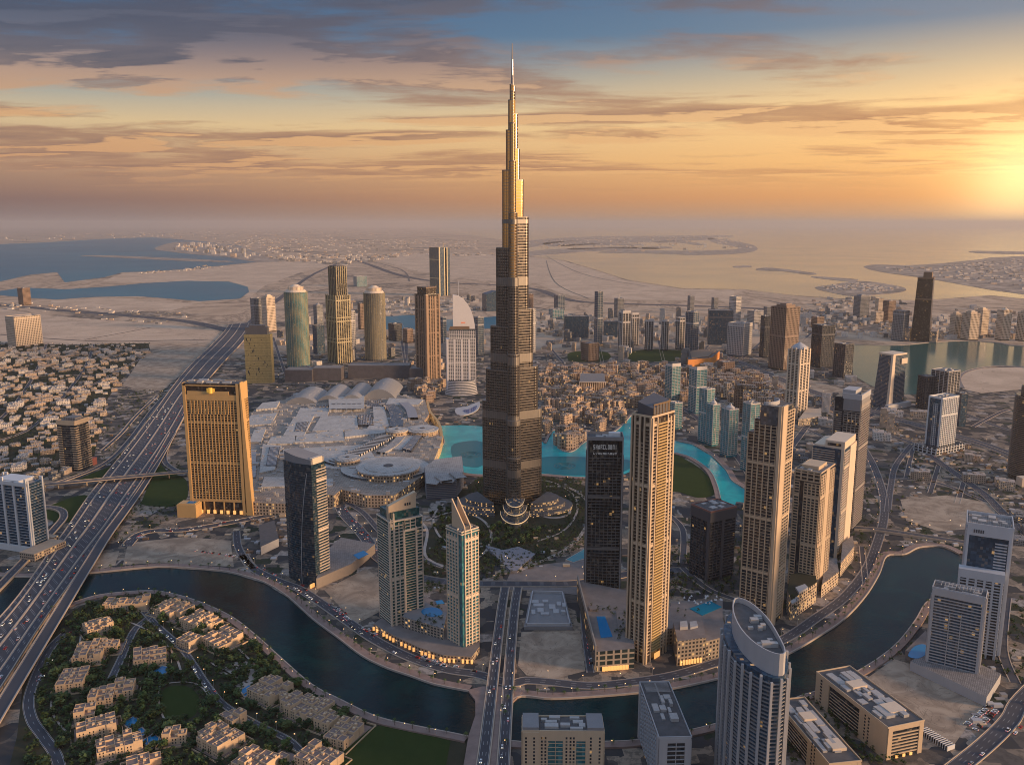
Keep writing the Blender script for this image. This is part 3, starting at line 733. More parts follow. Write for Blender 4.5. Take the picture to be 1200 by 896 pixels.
for pts, w in (([(1046, 560), (1100, 566), (1160, 590)], 9), ([(1070, 524), (1062, 560)], 8), ([(1100, 545), (1090, 578)], 8), ([(1130, 562), (1122, 590)], 8), ([(960, 640), (975, 600), (985, 560), (1000, 530)], 9), ([(985, 560), (1020, 566)], 8), ([(880, 640), (900, 610), (905, 560), (925, 520)], 9), ([(800, 665), (830, 690), (870, 705)], 9), ([(780, 600), (800, 620), (800, 660)], 9), ([(1180, 700), (1175, 760), (1190, 800)], 10),
                ([(1015, 690), (1010, 640)], 7), ([(940, 500), (980, 520), (1010, 545)], 9), ([(1140, 500), (1180, 480), (1215, 478)], 10), ([(640, 402), (660, 425)], 10), ([(700, 398), (706, 425)], 10), ([(770, 392), (778, 425)], 10), ([(830, 405), (806, 430)], 10), ([(930, 380), (900, 395), (870, 420)], 12), ([(1000, 378), (960, 385), (940, 400)], 12), ([(320, 395), (335, 440)], 10), ([(470, 395), (478, 445)], 10), ([(330, 415), (480, 412)], 10)):
    lane(pts, w, 0.27)
struct('streets', sm, [ASPH, KERB])
# haze that the far coast fades into
hz = MB()
x0, x1, y0, y1 = -161000, 161000, -8200, 159000
hz.box(x0, x1, y0, y1, -1.0, 900.0, bottom=True)
hmat = bpy.data.materials.new('haze_air'); hmat.use_nodes = True
ht = hmat.node_tree; ht.nodes.clear(); q = NG(ht)
pv = q.n('ShaderNodeVolumePrincipled'); pv.inputs['Color'].default_value = (0.80, 0.73, 0.68, 1); pv.inputs['Density'].default_value = 2.0e-5
pv.inputs['Anisotropy'].default_value = 0.35
hout = q.n('ShaderNodeOutputMaterial'); ht.links.new(pv.outputs[0], hout.inputs['Volume'])
ho = hz.build('haze', hmat); ho['kind'] = 'stuff'
fr_ = MB()
for (u, v, n_) in ((662, 546, 3), (552, 533, 3), (700, 546, 1)):
    x, y = gp(u, v)
    for k in range(n_):
        r_ = 9 + 7 * k
        ribbon(fr_, [(x + r_ * math.cos(R(t)), y + r_ * 1.1 * math.sin(R(t))) for t in range(0, 361, 12)], .9, .3, .85, 0)
struct('fountain_ring', fr_, pm('fountain_pipe', (.02, .06, .07), .5))
dm = MB()
for pts, w in (([(330, 348), (420, 335), (520, 345), (640, 362)], 16), ([(430, 305), (470, 316), (480, 330)], 16), ([(240, 356), (330, 352), (420, 352)], 14), ([(640, 300), (680, 320), (760, 336)], 10), ([(100, 398), (150, 389), (176, 384)], 9), ([(0, 392), (60, 397), (130, 400), (250, 399), (275, 410)], 14),
               ([(960, 348), (1060, 356), (1200, 362)], 16), ([(900, 352), (960, 366), (1010, 380)], 14), ([(1060, 312), (1130, 322), (1200, 330)], 18), ([(300, 292), (420, 286), (520, 284)], 30), ([(400, 312), (440, 300), (560, 294), (618, 296)], 22), ([(640, 305), (650, 330), (690, 350)], 9)):
    ribbon(dm, smooth(PX(pts), 6), w, None, 1.2, 0)
struct('desert_tracks', dm, pm('track_asphalt', (.12, .10, .09), .9))
# ------------------------------------------------------------------ towers
def locate(ul, ue, ur, vt, vb, a=None, w=None, d=None):
    """footprint of a box tower from the pixels of its roof corners and of its nearest base corner"""
    Y = yv(vb); H = hgt(vt, Y); D0 = depth(Y, H); X = (ue - 600) / 1000.0 * D0
    phi = math.atan2(X, Y)
    if a is None: a = math.degrees(math.atan2(max(ue - ul, 0.5), max(ur - ue, 0.5)) - phi)
    ar = R(a); ca, sa = math.cos(ar), math.sin(ar)
    pr, pl = (ur - 600) / 1000.0, (ul - 600) / 1000.0
    if w is None:
        q = ca - pr * CT * sa; w = (pr * D0 - X) / q if abs(q) > 0.08 else -1
    if d is None:
        q = -sa - pl * CT * ca; d = (pl * D0 - X) / q if abs(q) > 0.08 else -1
    if w <= 2 or w > 400: w = abs(d) if d > 2 else 30
    if d <= 2 or d > 400: d = w
    cx, cy = X + w / 2 * ca - d / 2 * sa, Y + w / 2 * sa + d / 2 * ca
    return cx, cy, w, d, H, ar
class Tower:
    def __init__(s, name, label, cat, px, a=None, w=None, d=None, group=None):
        s.x, s.y, s.w, s.d, s.H, s.a = locate(*px, a=a, w=w, d=d)
        s.root = empty(name, (s.x, s.y, 0), s.a, label, cat, group)
        c, n = math.cos(s.a), math.sin(s.a)
        s.c, s.n = c, n
        add_block([s.P(-s.w / 2 - 5, -s.d / 2 - 5), s.P(s.w / 2 + 5, -s.d / 2 - 5), s.P(s.w / 2 + 5, s.d / 2 + 5), s.P(-s.w / 2 - 5, s.d / 2 + 5)])
    def P(s, x, y): return (s.x + x * s.c - y * s.n, s.y + x * s.n + y * s.c)
    def z(s, v, fx=-1, fy=-1):
        """height seen on row v at the corner fx, fy of the footprint"""
        return hgt(v, s.P(fx * s.w / 2, fy * s.d / 2)[1])
    def loc(s, u, v, z=0.0):
        """a pixel at height z, in the tower's own coordinates"""
        x, y = gp(u, v, z); x -= s.x; y -= s.y
        return (x * s.c + y * s.n, -x * s.n + y * s.c)
    def part(s, name, mb, mats, smooth=False, parent=None): return mb.build(name, mats, parent or s.root, smooth)
def fbox(mb, W, D, face, s0, s1, z0, z1, o0, o1, mi=0):
    if face == 'F': mb.box(-W / 2 + s0, -W / 2 + s1, -D / 2 - o1, -D / 2 - o0, z0, z1, mi, bottom=True)
    elif face == 'K': mb.box(-W / 2 + s0, -W / 2 + s1, D / 2 + o0, D / 2 + o1, z0, z1, mi, bottom=True)
    elif face == 'L': mb.box(-W / 2 - o1, -W / 2 - o0, -D / 2 + s0, -D / 2 + s1, z0, z1, mi, bottom=True)
    else: mb.box(W / 2 + o0, W / 2 + o1, -D / 2 + s0, -D / 2 + s1, z0, z1, mi, bottom=True)
def flen(W, D, face): return W if face in 'FK' else D
def grid(mb, W, D, face, f0, f1, z0, z1, fl=3.6, st=0.9, so=0.5, ps=4.0, pw=0.8, po=0.7, mi=0, phase=0.0):
    """floor slabs and piers over a fraction of one face"""
    L = flen(W, D, face); s0, s1 = f0 * L, f1 * L
    if fl < 7: fl *= 1.2; ps *= 1.7; st *= .8; pw *= 1.0; so += .15; po += .15
    if st > 0:
        k = 0; z = z0
        while z + st <= z1:
            k += 1; th = fl * .82 if (k % 17 == 16 and z1 - z0 > 110 and z + fl < z1) else st
            fbox(mb, W, D, face, s0, s1, z, z + th, -0.3, so, mi); z += fl
    if ps > 0:
        n = max(1, round((s1 - s0) / ps))
        for i in range(n + 1):
            c = s0 + (s1 - s0) * i / n; a, b = max(s0, c - pw / 2), min(s1, c + pw / 2)
            fbox(mb, W, D, face, a, b, z0, z1, -0.3, po, mi)
def balcony(mb, W, D, face, f0, f1, z0, z1, fl=3.6, out=1.6, mi=0, h=1.1):
    L = flen(W, D, face); z = z0
    while z + h <= z1: fbox(mb, W, D, face, f0 * L, f1 * L, z - 0.2, z + h, 0.0, out, mi); z += fl
def panel(mb, W, D, face, f0, f1, z0, z1, o=0.9, mi=0):
    L = flen(W, D, face); fbox(mb, W, D, face, f0 * L, f1 * L, z0, z1, -0.4, o, mi)
def roofplant(mb, W, D, z, n=6, s=0.7, hmax=4.0, mi=0, seed=0):
    r = random.Random(seed + int(W * 10))
    cell = []
    for i in range(n):
        for _ in range(12):
            w, d = r.uniform(0.08, 0.26) * W, r.uniform(0.08, 0.26) * D
            x, y = r.uniform(-W / 2 * s + w / 2, W / 2 * s - w / 2), r.uniform(-D / 2 * s + d / 2, D / 2 * s - d / 2)
            if all(abs(x - a) > (w + b) / 2 + 0.3 or abs(y - c) > (d + e) / 2 + 0.3 for a, b, c, e in cell):
                cell.append((x, w, y, d)); mb.box(x - w / 2, x + w / 2, y - d / 2, y + d / 2, z, z + r.uniform(1.2, hmax), mi); break
def parapet(mb, W, D, z, h=1.6, t=0.6, mi=0, o=0.0):
    W, D = W + 2 * o, D + 2 * o
    mb.box(-W / 2, W / 2, -D / 2, -D / 2 + t, z, z + h, mi); mb.box(-W / 2, W / 2, D / 2 - t, D / 2, z, z + h, mi)
    mb.box(-W / 2, -W / 2 + t, -D / 2 + t, D / 2 - t, z, z + h, mi); mb.box(W / 2 - t, W / 2, -D / 2 + t, D / 2 - t, z, z + h, mi)
def ring_poly(pts, o):
    """closed polygon pushed outwards by o (counter-clockwise input)"""
    n = len(pts); out = []
    for i in range(n):
        a, b, c = pts[i - 1], pts[i], pts[(i + 1) % n]
        n1 = Vector((b[1] - a[1], a[0] - b[0])); n2 = Vector((c[1] - b[1], b[0] - c[0]))
        if n1.length < 1e-6 or n2.length < 1e-6: out.append(b); continue
        n1.normalize(); n2.normalize(); m = n1 + n2
        if m.length < 1e-3: out.append(b); continue
        m.normalize(); k = o / max(0.4, m.dot(n1)); out.append((b[0] + m.x * k, b[1] + m.y * k))
    return out

def simple_tower(name, label, cat, px, gl, fr, a=None, w=None, d=None, fl=3.8, st=0.8, so=0.4, ps=4.5, pw=0.7, po=0.6, core=0.0, solid=(), crown='flat', group=None, roof=None, podium=0, z0=5.0, spire=0, plants=4, faces='FLRK', ledges=0, wedge=0.0):
    """a secondary tower: glass body, facade frame, solid bays, roof and crown"""
    T = Tower(name, label, cat, px, a, w, d, group); W, D, H = T.w, T.d, T.H
    b = MB()
    if wedge: b.prism([(-W / 2, -D / 2), (W / 2, -D / 2), (W / 2, D / 2), (-W / 2, D / 2)], 0, lambda x, y: H - wedge * (0.5 - x / W) * H)
    else: b.box(-W / 2, W / 2, -D / 2, D / 2, 0, H)
    T.part('glass_body', b, gl)
    if fr:
        m = MB(); top = H * (1 - wedge) if wedge else H
        for f in faces: grid(m, W, D, f, 0, 1, z0, top - 0.5, fl, st, so, ps, pw, po)
        for f, f0, f1, zz in solid: panel(m, W, D, f, f0, f1, 0, H * zz if zz <= 1.3 else zz, po + 0.35)
        if not wedge: parapet(m, W, D, H, 2.2, 0.8, 0, 0.3)
        if ledges:
            for k in range(1, ledges + 1):
                zz = H * k / (ledges + 1); m.box(-W / 2 - 1, W / 2 + 1, -D / 2 - 1, D / 2 + 1, zz, zz + 1.8, bottom=True)
        T.part('facade_frame', m, fr)
    if not wedge:
        m = MB(); m.box(-W / 2 + .9, W / 2 - .9, -D / 2 + .9, D / 2 - .9, H, H + 0.3)
        roofplant(m, W, D, H + 0.3, plants, 0.8, 4.5, 1, int(px[0])); T.part('roof', m, [roof or ROOF, PLANT])
    if crown == 'step':
        m = MB(); m.box(-W * .32, W * .32, -D * .32, D * .32, H, H + 9); m.box(-W * .2, W * .2, -D * .2, D * .2, H + 9, H + 14)
        for k in range(4): m.box(-W * .34, W * .34, -D * .34, D * .34, H + 1.5 + 2.2 * k, H + 2.1 + 2.2 * k, bottom=True)
        T.part('crown', m, fr or PLANT)
    elif crown == 'dome':
        m = MB(); r = min(W, D) * .36
        m.cyl(0, 0, r, H, H + 5, 20); m.cyl(0, 0, r * .86, H + 5, H + 9, 20, r1=r * .45); m.cyl(0, 0, r * .3, H + 9, H + 13, 12)
        T.part('crown', m, fr or PLANT)
    elif crown == 'screen':
        m = MB(); m.box(-W / 2 + .2, W / 2 - .2, -D / 2 + .3, -D / 2 + 1.3, H, H + 10); m.box(-W / 2 + .2, -W / 2 + 1.3, -D / 2 + 1.3, D / 2 - .3, H, H + 7)
        T.part('crown', m, fr or PLANT)
    elif crown == 'crane':
        m = MB(); m.box(-1, 1, -1, 1, H, H + 26); m.box(-26, 12, -.7, .7, H + 22, H + 23.5, bottom=True); m.box(8, 12, -1.2, 1.2, H + 19, H + 22, bottom=True)
        T.part('crane', m, PLANT)
    if spire:
        m = MB(); m.cyl(0, 0, 0.9, H, H + spire, 8, r1=0.15); T.part('spire', m, PLANT)
    if podium:
        m = MB(); k = 1.0 + podium
        m.box(-W / 2 * k - 3, W / 2 * k + 3, -D / 2 * k - 3, -D / 2 - 1.2, 0, 13); m.box(-W / 2 * k - 3, W / 2 * k + 3, D / 2 + 1.2, D / 2 * k + 3, 0, 13)
        m.box(-W / 2 * k - 3, -W / 2 - 1.2, -D / 2 - 1.2, D / 2 + 1.2, 0, 13); m.box(W / 2 + 1.2, W / 2 * k + 3, -D / 2 - 1.2, D / 2 + 1.2, 0, 13)
        T.part('podium', m, windows('podium_wall', (.30, .24, .2), (.03, .03, .035), (4, 4, 4.2), .7, .5, .25))
        add_block([T.P(-W / 2 * k - 6, -D / 2 * k - 6), T.P(W / 2 * k + 6, -D / 2 * k - 6), T.P(W / 2 * k + 6, D / 2 * k + 6), T.P(-W / 2 * k - 6, D / 2 * k + 6)])
    return T

# ---- the supertall tower in the middle
def supertall():
    cx, cy = gp(600, 592); cx += 0.5
    root = empty('skyscraper', (cx, cy, 0), 0, 'tallest tower, bronze and silver stepped skyscraper ending in a needle spire', 'skyscraper')
    h = lambda v: hgt(v, cy)
    gl = glass('supertall_glass', (0.11, 0.105, 0.105), (2.6, 2.6, 5.0), 0.002, 0.14, 0.8, (0.28, 0.235, 0.20), k2=0.5)
    steel = pm('bronze_fin', (0.36, 0.315, 0.27), 0.3, 0.7, var=0.08, vscale=0.05)
    band = pm('mechanical_louvre', (0.24, 0.215, 0.19), 0.42, 0.6, var=0.15, vscale=0.4, streak=True)
    gold = pm('sun_gold_cladding', (0.80, 0.52, 0.20), 0.20, 1.0, var=0.05, vscale=0.05)  # gold sun glare on the upper shaft, put into the metal's base colour
    wings = {'l': (152, [(61, 472), (53, 434), (43, 383), (31, 291), (19, 200), (11.5, 153), (7, 118), (4, 100)]),
             'r': (29, [(61, 482), (52, 431), (41, 363), (31.5, 255), (21.5, 211), (14, 175), (10, 134), (5, 102)]),
             'f': (-86, [(62, 528), (53, 487), (44, 412), (34, 325), (25, 250), (16, 190), (9, 145), (5, 108)])}
    bands = [(h(491), h(482)), (h(424), h(414)), (h(334), h(325)), (h(262), h(257)), (h(549), h(540))]
    def wing_poly(L, w, ang):
        r = w / 2; pts = [(0, -r)] + [(L - r + r * math.cos(t), r * math.sin(t)) for t in [R(-90 + 18 * k) for k in range(11)]] + [(0, r)]
        c, s = math.cos(R(ang)), math.sin(R(ang))
        return [(x * c - y * s, x * s + y * c) for x, y in pts]
    for key, (ang, tiers) in wings.items():
        body = MB(); fin = MB(); bd = MB(); up = MB()
        zlow = 0.0
        for k, (L, v) in enumerate(tiers):
            w = max(5.0, min(22.0, 6 + L * 0.30)); w = min(w, 2 * L * 0.95)
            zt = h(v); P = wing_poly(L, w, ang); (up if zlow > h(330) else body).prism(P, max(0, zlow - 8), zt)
            z = zlow + 4
            upper = zlow > 470
            while z < zt - 0.5:
                inb = any(a - .3 < z < b for a, b in bands)
                if not inb:
                    fin.prism(ring_poly(P, 0.45 if upper else 0.75), z, z + (0.6 if upper else 1.25), bottom=True)
                z += 5.0
            for i in range(1, len(P) - 1):          # vertical fins
                a, b = P[i], P[i + 1] if i + 1 < len(P) else P[0]
                Ls = math.hypot(b[0] - a[0], b[1] - a[1]); nn = max(1, int(Ls / 3.6))
                for j in range(nn):
                    t = j / nn; px_, py_ = a[0] + (b[0] - a[0]) * t, a[1] + (b[1] - a[1]) * t
                    nx, ny = (b[1] - a[1]) / Ls, (a[0] - b[0]) / Ls; tx, ty = (b[0] - a[0]) / Ls * .14, (b[1] - a[1]) / Ls * .14
                    o = 0.62 if upper else 1.35
                    q = [(px_ - tx, py_ - ty), (px_ + nx * o - tx, py_ + ny * o - ty), (px_ + nx * o + tx, py_ + ny * o + ty), (px_ + tx, py_ + ty)]
                    fin.prism(q[::-1] if False else q, max(zlow, 6), zt)
            for a, b in bands:
                if zlow < b and a < zt: bd.prism(ring_poly(P, 1.15), max(a, zlow + .1), min(b, zt + 1.2))
            bd.prism(ring_poly(P, 0.9), zt - 0.1, zt + 1.4)
            zlow = zt
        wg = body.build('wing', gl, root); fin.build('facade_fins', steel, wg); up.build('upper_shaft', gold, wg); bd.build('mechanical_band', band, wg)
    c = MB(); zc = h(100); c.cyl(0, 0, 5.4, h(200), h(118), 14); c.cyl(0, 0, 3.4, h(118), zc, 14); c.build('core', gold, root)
    s = MB(); s.cyl(0, 0, 2.5, zc, h(88), 12, r1=2.0); s.cyl(0, 0, 1.8, h(88), h(70), 10, r1=1.5); s.cyl(0, 0, 1.3, h(70), h(51), 8, r1=0.7)
    s.build('spire', pm('spire_steel', (.3, .27, .26), .35, .8), root)
    # glazed entrance terraces hugging the front wing
    t = MB(); e = MB()
    for k, (rx, ry, z) in enumerate(((16, 46, 34), (21, 56, 22), (26, 66, 10))):
        pts = [(5 + rx * math.cos(R(180 + 9 * i)), -62 + ry * math.sin(R(180 + 9 * i))) for i in range(21)]
        t.prism(pts, 0, z); out = ring_poly(pts, 0.6)
        for i in range(20):
            e.prism([out[i], out[i + 1], ring_poly(pts, 1.1)[i + 1], ring_poly(pts, 1.1)[i]][::-1], z - 1.0, z + 0.4)
    t.build('entrance_terrace', glass('terrace_glass', (.06, .07, .08), (3, 3, 3), 0.06, 0.15), root)
    e.build('light_strip', pm('terrace_light', (1, .8, .5), .5, emit=(1.0, .62, .3), es=0.35), root)
    p = MB()
    for sx, ang in ((-1, 200), (1, -20)):
        for k, (r0, z) in enumerate(((50, 20), (62, 13), (76, 6))):
            pts = [(sx * 38 + r0 * math.cos(R(ang - 75 + 10 * i)), -8 + r0 * 0.75 * math.sin(R(ang - 75 + 10 * i))) for i in range(16)]
            p.prism(pts, 0, z, 0, 1)
    p.build('podium_wing', [windows('podium_glazing', (.22, .2, .19), (.05, .05, .05), (3, 3, 4), .75, .6, .3), ROOFD], root)
    add_block([(cx - 95, cy - 110), (cx + 95, cy - 110), (cx + 95, cy + 70), (cx - 95, cy + 70)])
supertall()

# ---- golden grid hotel beside the highway
def gold_hotel():
    T = Tower('hotel_tower', 'broad golden slab hotel with a dense window grid beside the highway', 'hotel', (213.5, 279.5, 283, 449, 603), a=84, w=34)
    W, D, H = T.w, T.d, T.H
    b = MB(); b.box(-W / 2, W / 2, -D / 2, D / 2, 0, H - 2); T.part('glass_body', b, G_BROWN)
    m = MB(); zl = T.z(586); zt = T.z(470)
    grid(m, W, D, 'L', 0.05, 0.95, zl, zt, 3.7, 1.5, 0.8, 3.6, 1.35, 1.1)
    for f in 'FRK': grid(m, W, D, f, 0, 1, zl, zt, 3.7, 1.5, .8, 3.6, 1.35, 1.1)
    panel(m, W, D, 'L', .05, .95, zt + 0.5, T.z(463), 1.3); panel(m, W, D, 'L', .18, .92, T.z(463), T.z(459), 1.5)
    for i in range(12): panel(m, W, D, 'L', .2 + .06 * i, .214 + .06 * i, zt - 25, zt, 1.7)
    for f0, f1 in ((0.0, .05), (.95, 1.0)): panel(m, W, D, 'L', f0, f1, 0, H - (1 if f0 == 0 else 6), 2.0)
    panel(m, W, D, 'L', .05, .95, H - 6, H - 4.4, 1.6)
    for f0 in (.2, .38, .56, .74): panel(m, W, D, 'L', f0, f0 + .02, 0, zl, 1.4)
    panel(m, W, D, 'L', .05, .95, zl - 4, zl, 1.5)
    for f in 'FRK':
        panel(m, W, D, f, 0, 1, zt + .5, H - 1, 1.3)
    T.part('stone_facade', m, GOLDT)
    m = MB(); m.box(-W / 2 - 2, -W / 2 + 9, -D / 2 - 3.6, -D / 2 - 2.2, 0, H + 2)
    m.prism([(-W / 2 - 2.4, -D / 2 - 14), (-W / 2 + 10, -D / 2 - 14), (-W / 2 + 10, -D / 2 - 2.2), (-W / 2 - 2.4, -D / 2 - 2.2)], 0, H + 1, pts_top=[(-W / 2 - 2.4, -D / 2 - 3.5), (-W / 2 + 10, -D / 2 - 3.5), (-W / 2 + 10, -D / 2 - 2.2), (-W / 2 - 2.4, -D / 2 - 2.2)])
    T.part('pylon', m, GOLDT)
    m = MB(); m.box(-W / 2 + 1, W / 2 - 1, -D / 2 + 1, D / 2 - 1, H - 2, H - 1.6); roofplant(m, W, D, H - 1.6, 10, .9, 5, 1, 3); T.part('roof', m, [ROOFD, PLANT])
    m = MB(); m.cyl(-W / 2 - 1.2, 0, 3.5, H - 19, H - 9, 12); m.box(-W / 2 - 1.8, -W / 2 - .2, -7, 7, H - 18, H - 10); T.part('illuminated_crest', m, pm('crest_gold', (.8, .5, .1), .4, emit=(1, .5, .05), es=.25))
    m = MB(); m.box(-W / 2 - 26, -W / 2 - 2, D / 2 - 22, D / 2 + 14, 0, 24); m.box(-W / 2 - 24, -W / 2 - 4, D / 2 - 20, D / 2 + 12, 24, 25.5); T.part('podium', m, GOLDT)
    m = MB()
    for i in range(7):
        y = -D / 2 + 6 + i * (D - 30) / 6; m.box(-W / 2 - 3.2, -W / 2 - 2.0, y, y + 5, 1.5, 8)
    T.part('lit_entrance', m, SHOP)
    m = MB(); m.box(-W / 2 - 20, -W / 2 - 8, D / 2 - 16, D / 2 - 2, 25.5, 25.8); T.part('roof_pool', m, POOL)
gold_hotel()

# ---- dark glass tower with one balconied side, left of centre
def dark_curved():
    T = Tower('glass_tower', 'dark curved glass tower with pale banded right side, by the canal road', 'tower', (332, 364.5, 381, 545, 686), a=58)
    W, D, H = T.w, T.d, T.H
    # convex left face
    L = [(-W / 2 - 4.5 * math.sin(math.pi * k / 8), -D / 2 + D * k / 8) for k in range(9)]
    P = [(-W / 2, -D / 2), (W / 2, -D / 2), (W / 2, D / 2)] + [p for p in L[::-1]]
    P = P[:-1]
    b = MB(); b.prism(P, 0, H); T.part('glass_body', b, glass('navy_glass', (0.012, 0.030, 0.045), lit=0.006, rough=0.08, spec=0.8))
    m = MB()
    z = 12
    while z < H - 8:
        m.prism(ring_poly(P, 0.22), z, z + 0.35, bottom=True); z += 3.7
    T.part('floor_edges', m, pm('dim_edge', (.10, .10, .11), .5))
    m = MB(); grid(m, W, D, 'F', .28, 1, 14, H - 6, 3.7, 1.5, 1.3, 0, 0, 0); grid(m, W, D, 'R', 0, 1, 14, H - 6, 3.7, 1.5, 1.3, 0, 0, 0)
    T.part('balcony_bands', m, CREAM)
    # the pale curved seam on the left face
    m = MB()
    for i in range(20):
        t = i / 20.0; z0_, z1_ = H * (1 - t) * .93, H * (1 - t - .05) * .93
        y0 = -D / 2 + D * (0.12 + 0.30 * (1 - (1 - t) ** 2) * (1 if t < .6 else 1)); y1 = -D / 2 + D * (0.12 + 0.30 * (1 - (1 - t - .05) ** 2))
        bx = lambda y: -W / 2 - 4.5 * math.sin(math.pi * (y + D / 2) / D) - .5
        m.poly([(bx(y0), y0, z0_), (bx(y1), y1, z1_), (bx(y1 + .9), y1 + .9, z1_), (bx(y0 + .9), y0 + .9, z0_)])
    T.part('seam', m, LGREY)
    m = MB()
    Q = ring_poly(P, -1.2)
    m.prism(Q, H, lambda x, y: H + 7 + 7 * (y / D + .5)); T.part('crown_screen', m, GREY)
    m = MB(); m.box(-W / 2 + 3, W * .3, -D / 2 - 0.2, -D / 2 + 6, H, H + 9); T.part('stair_core', m, CREAM)
    m = MB(); P2 = [T.loc(u, v) for u, v in ((371, 690), (412, 672), (440, 648), (400, 640), (384, 655))]
    m.prism(P2, 0, 16, 0, 1); T.part('podium', m, [pm('podium_stone', (.24, .2, .17), .8, var=.1), ROOF])
    m = MB(); P3 = [T.loc(u, v, 16) for u, v in ((414, 650), (426, 645), (432, 649), (420, 655))]; m.prism(P3, 16, 16.4); T.part('pool', m, POOL)
    add_block([gp(u, v) for u, v in ((365, 700), (440, 665), (445, 645), (330, 640), (325, 670))])
    m = MB()
    for u, v in ((346, 672), (351, 675), (366, 686)):
        x, y = T.loc(u, v, 3); m.box(x - 4, x + 4, y - 1, y + 1, .5, 6)
    T.part('lit_entrance', m, SHOP)
dark_curved()

# ---- the pair of cream and green towers joined by a podium with pools
def cream_pair():
    T = Tower('residential_tower', 'cream and green glass tower topped by a tall tan screen, left of a pair', 'tower', (441.5, 456.5, 494, 602, 741), a=34)
    W, D, H = T.w, T.d, T.H
    b = MB(); b.box(-W / 2, W / 2, -D / 2, D / 2, 0, H - 12); b.box(-W / 2 + 3, W / 2 - 2, -D / 2 + 3, D / 2 - 3, H - 12, H); T.part('glass_body', b, G_GREEN)
    m = MB()
    grid(m, W, D, 'F', 0, .10, 6, H - 6, 3.6, 1.0, .9, 3, 1.2, 1.1); grid(m, W, D, 'F', .13, .40, 6, H - 14, 3.6, 1.3, 1.0, 3.2, 1.1, 1.2)
    panel(m, W, D, 'F', .10, .13, 0, H, 1.5); panel(m, W, D, 'F', .40, .45, 0, H - 26, 1.4)
    grid(m, W, D, 'F', .45, .80, H - 26, H - 12, 3.6, 1.0, .8, 5, 1.0, .9); grid(m, W, D, 'F', .82, 1, 6, H - 24, 3.6, 1.2, 1.0, 3.4, 1.2, 1.2)
    panel(m, W, D, 'F', .78, .82, 0, H - 24, 1.4); panel(m, W, D, 'F', .40, .82, H - 28, H - 25.5, 1.6)
    balcony(m, W, D, 'F', .46, .77, 8, H - 30, 3.6, .5, 0, .45)
    balcony(m, W, D, 'L', .05, .95, 8, H - 16, 3.6, .8, 0, .5); panel(m, W, D, 'L', 0, .08, 0, H - 12, 1.2)
    grid(m, W, D, 'R', 0, 1, 6, H - 14, 3.6, 1.2, 1.0, 3.6, 1.2, 1.2); grid(m, W, D, 'K', 0, 1, 6, H - 14, 3.6, 1.2, 1.0, 3.6, 1.2, 1.2)
    m.box(-W / 2 - 1, W / 2 + 1, -D / 2 - 1, D / 2 + 1, H - 12, H - 10.6); T.part('facade_frame', m, CREAM)
    m = MB(); zt = T.z(571, 1, -1)
    m.prism([(-W / 2 + 1, -D / 2 + 5), (W * .38, -D / 2 + 5), (W * .38, -D / 2 + 11), (-W / 2 + 1, -D / 2 + 11)], H - 12, lambda x, y: H + 8 + (zt - H + 0) * (x / W + .5) * .55)
    T.part('crown_screen', m, TAN)
    m = MB()
    for i in range(3): m.box(W * .02 + i * 3.2, W * .02 + i * 3.2 + 2.2, -D / 2 + 4.6, -D / 2 + 5.2, H + 5, H + 8.5, bottom=True)
    T.part('screen_opening', m, G_DARK)
    m = MB(); m.box(-W / 2 + .5, W / 2 - .5, -D / 2 + .5, D / 2 - .5, H - 10.6, H - 10.2); roofplant(m, W, D, H - 10.2, 5, .8, 4, 1, 5); T.part('roof', m, [ROOF, PLANT])
    U = Tower('residential_tower', 'cream tower with teal centre strip and two slanted fin walls, right of a pair', 'tower', (523.5, 541, 560, 624, 766), a=42)
    W, D, H = U.w, U.d, U.H
    b = MB(); b.box(-W / 2, W / 2, -D / 2, D / 2, 0, H); U.part('glass_body', b, G_TEAL)
    m = MB()
    grid(m, W, D, 'F', .16, 1, 6, H - 5, 3.6, 1.2, 1.1, 3.4, 1.1, 1.25); grid(m, W, D, 'L', .22, 1, 6, H - 5, 3.6, 1.2, 1.1, 3.4, 1.1, 1.25)
    panel(m, W, D, 'F', .14, .18, 0, H + 4, 1.6); panel(m, W, D, 'L', .2, .24, 0, H + 4, 1.6); panel(m, W, D, 'F', .52, .58, 0, H, 1.6)
    for f in 'RK': grid(m, W, D, f, 0, 1, 6, H - 5, 3.6, 1.2, 1.1, 3.4, 1.1, 1.25)
    m.box(-W / 2 - 1.3, W / 2 + 1.3, -D / 2 - 1.3, D / 2 + 1.3, H - 3, H - 1.8); parapet(m, W, D, H, 1.6, .7, 0, .9); U.part('facade_frame', m, CREAM)
    # two wedge fins rising over the roof towards the back
    m = MB(); zt = U.z(583, 0, 1) - 6
    for x0 in (-W * .32, W * .03):
        m.prism([(x0, -D / 2 + .5), (x0 + 1.6, -D / 2 + .5), (x0 + 1.6, D * .35), (x0, D * .35)], H, lambda x, y: H + 5 + (zt - H + 3) * min(1, max(0, (y / D + .5) / .8)))
    U.part('fin_wall', m, TAN)
    m = MB(); m.box(-W * .32 + 1.8, W * .03 - .2, -D / 2 + 1.2, D * .35, H, H + 6); m.box(-W / 2 + .8, W / 2 - .8, -D / 2 + .8, D / 2 - .8, H + .01, H + .4); roofplant(m, W, D, H + .4, 7, .9, 2.6, 1, 8); U.part('roof', m, [ROOFD, PLANT])
    # podium
    pc = gp(500, 742)
    r = empty('podium_block', (pc[0], pc[1], 0), 0, 'low curved cream podium with roof pool and garden between two towers', 'podium')
    L = lambda pts, z=0: [(gp(u, v, z)[0] - pc[0], gp(u, v, z)[1] - pc[1]) for u, v in pts]
    b = MB(); outl = [(438, 738), (462, 752), (492, 766), (520, 775), (553, 777), (562, 765), (562, 735), (520, 715), (497, 705), (455, 725)]
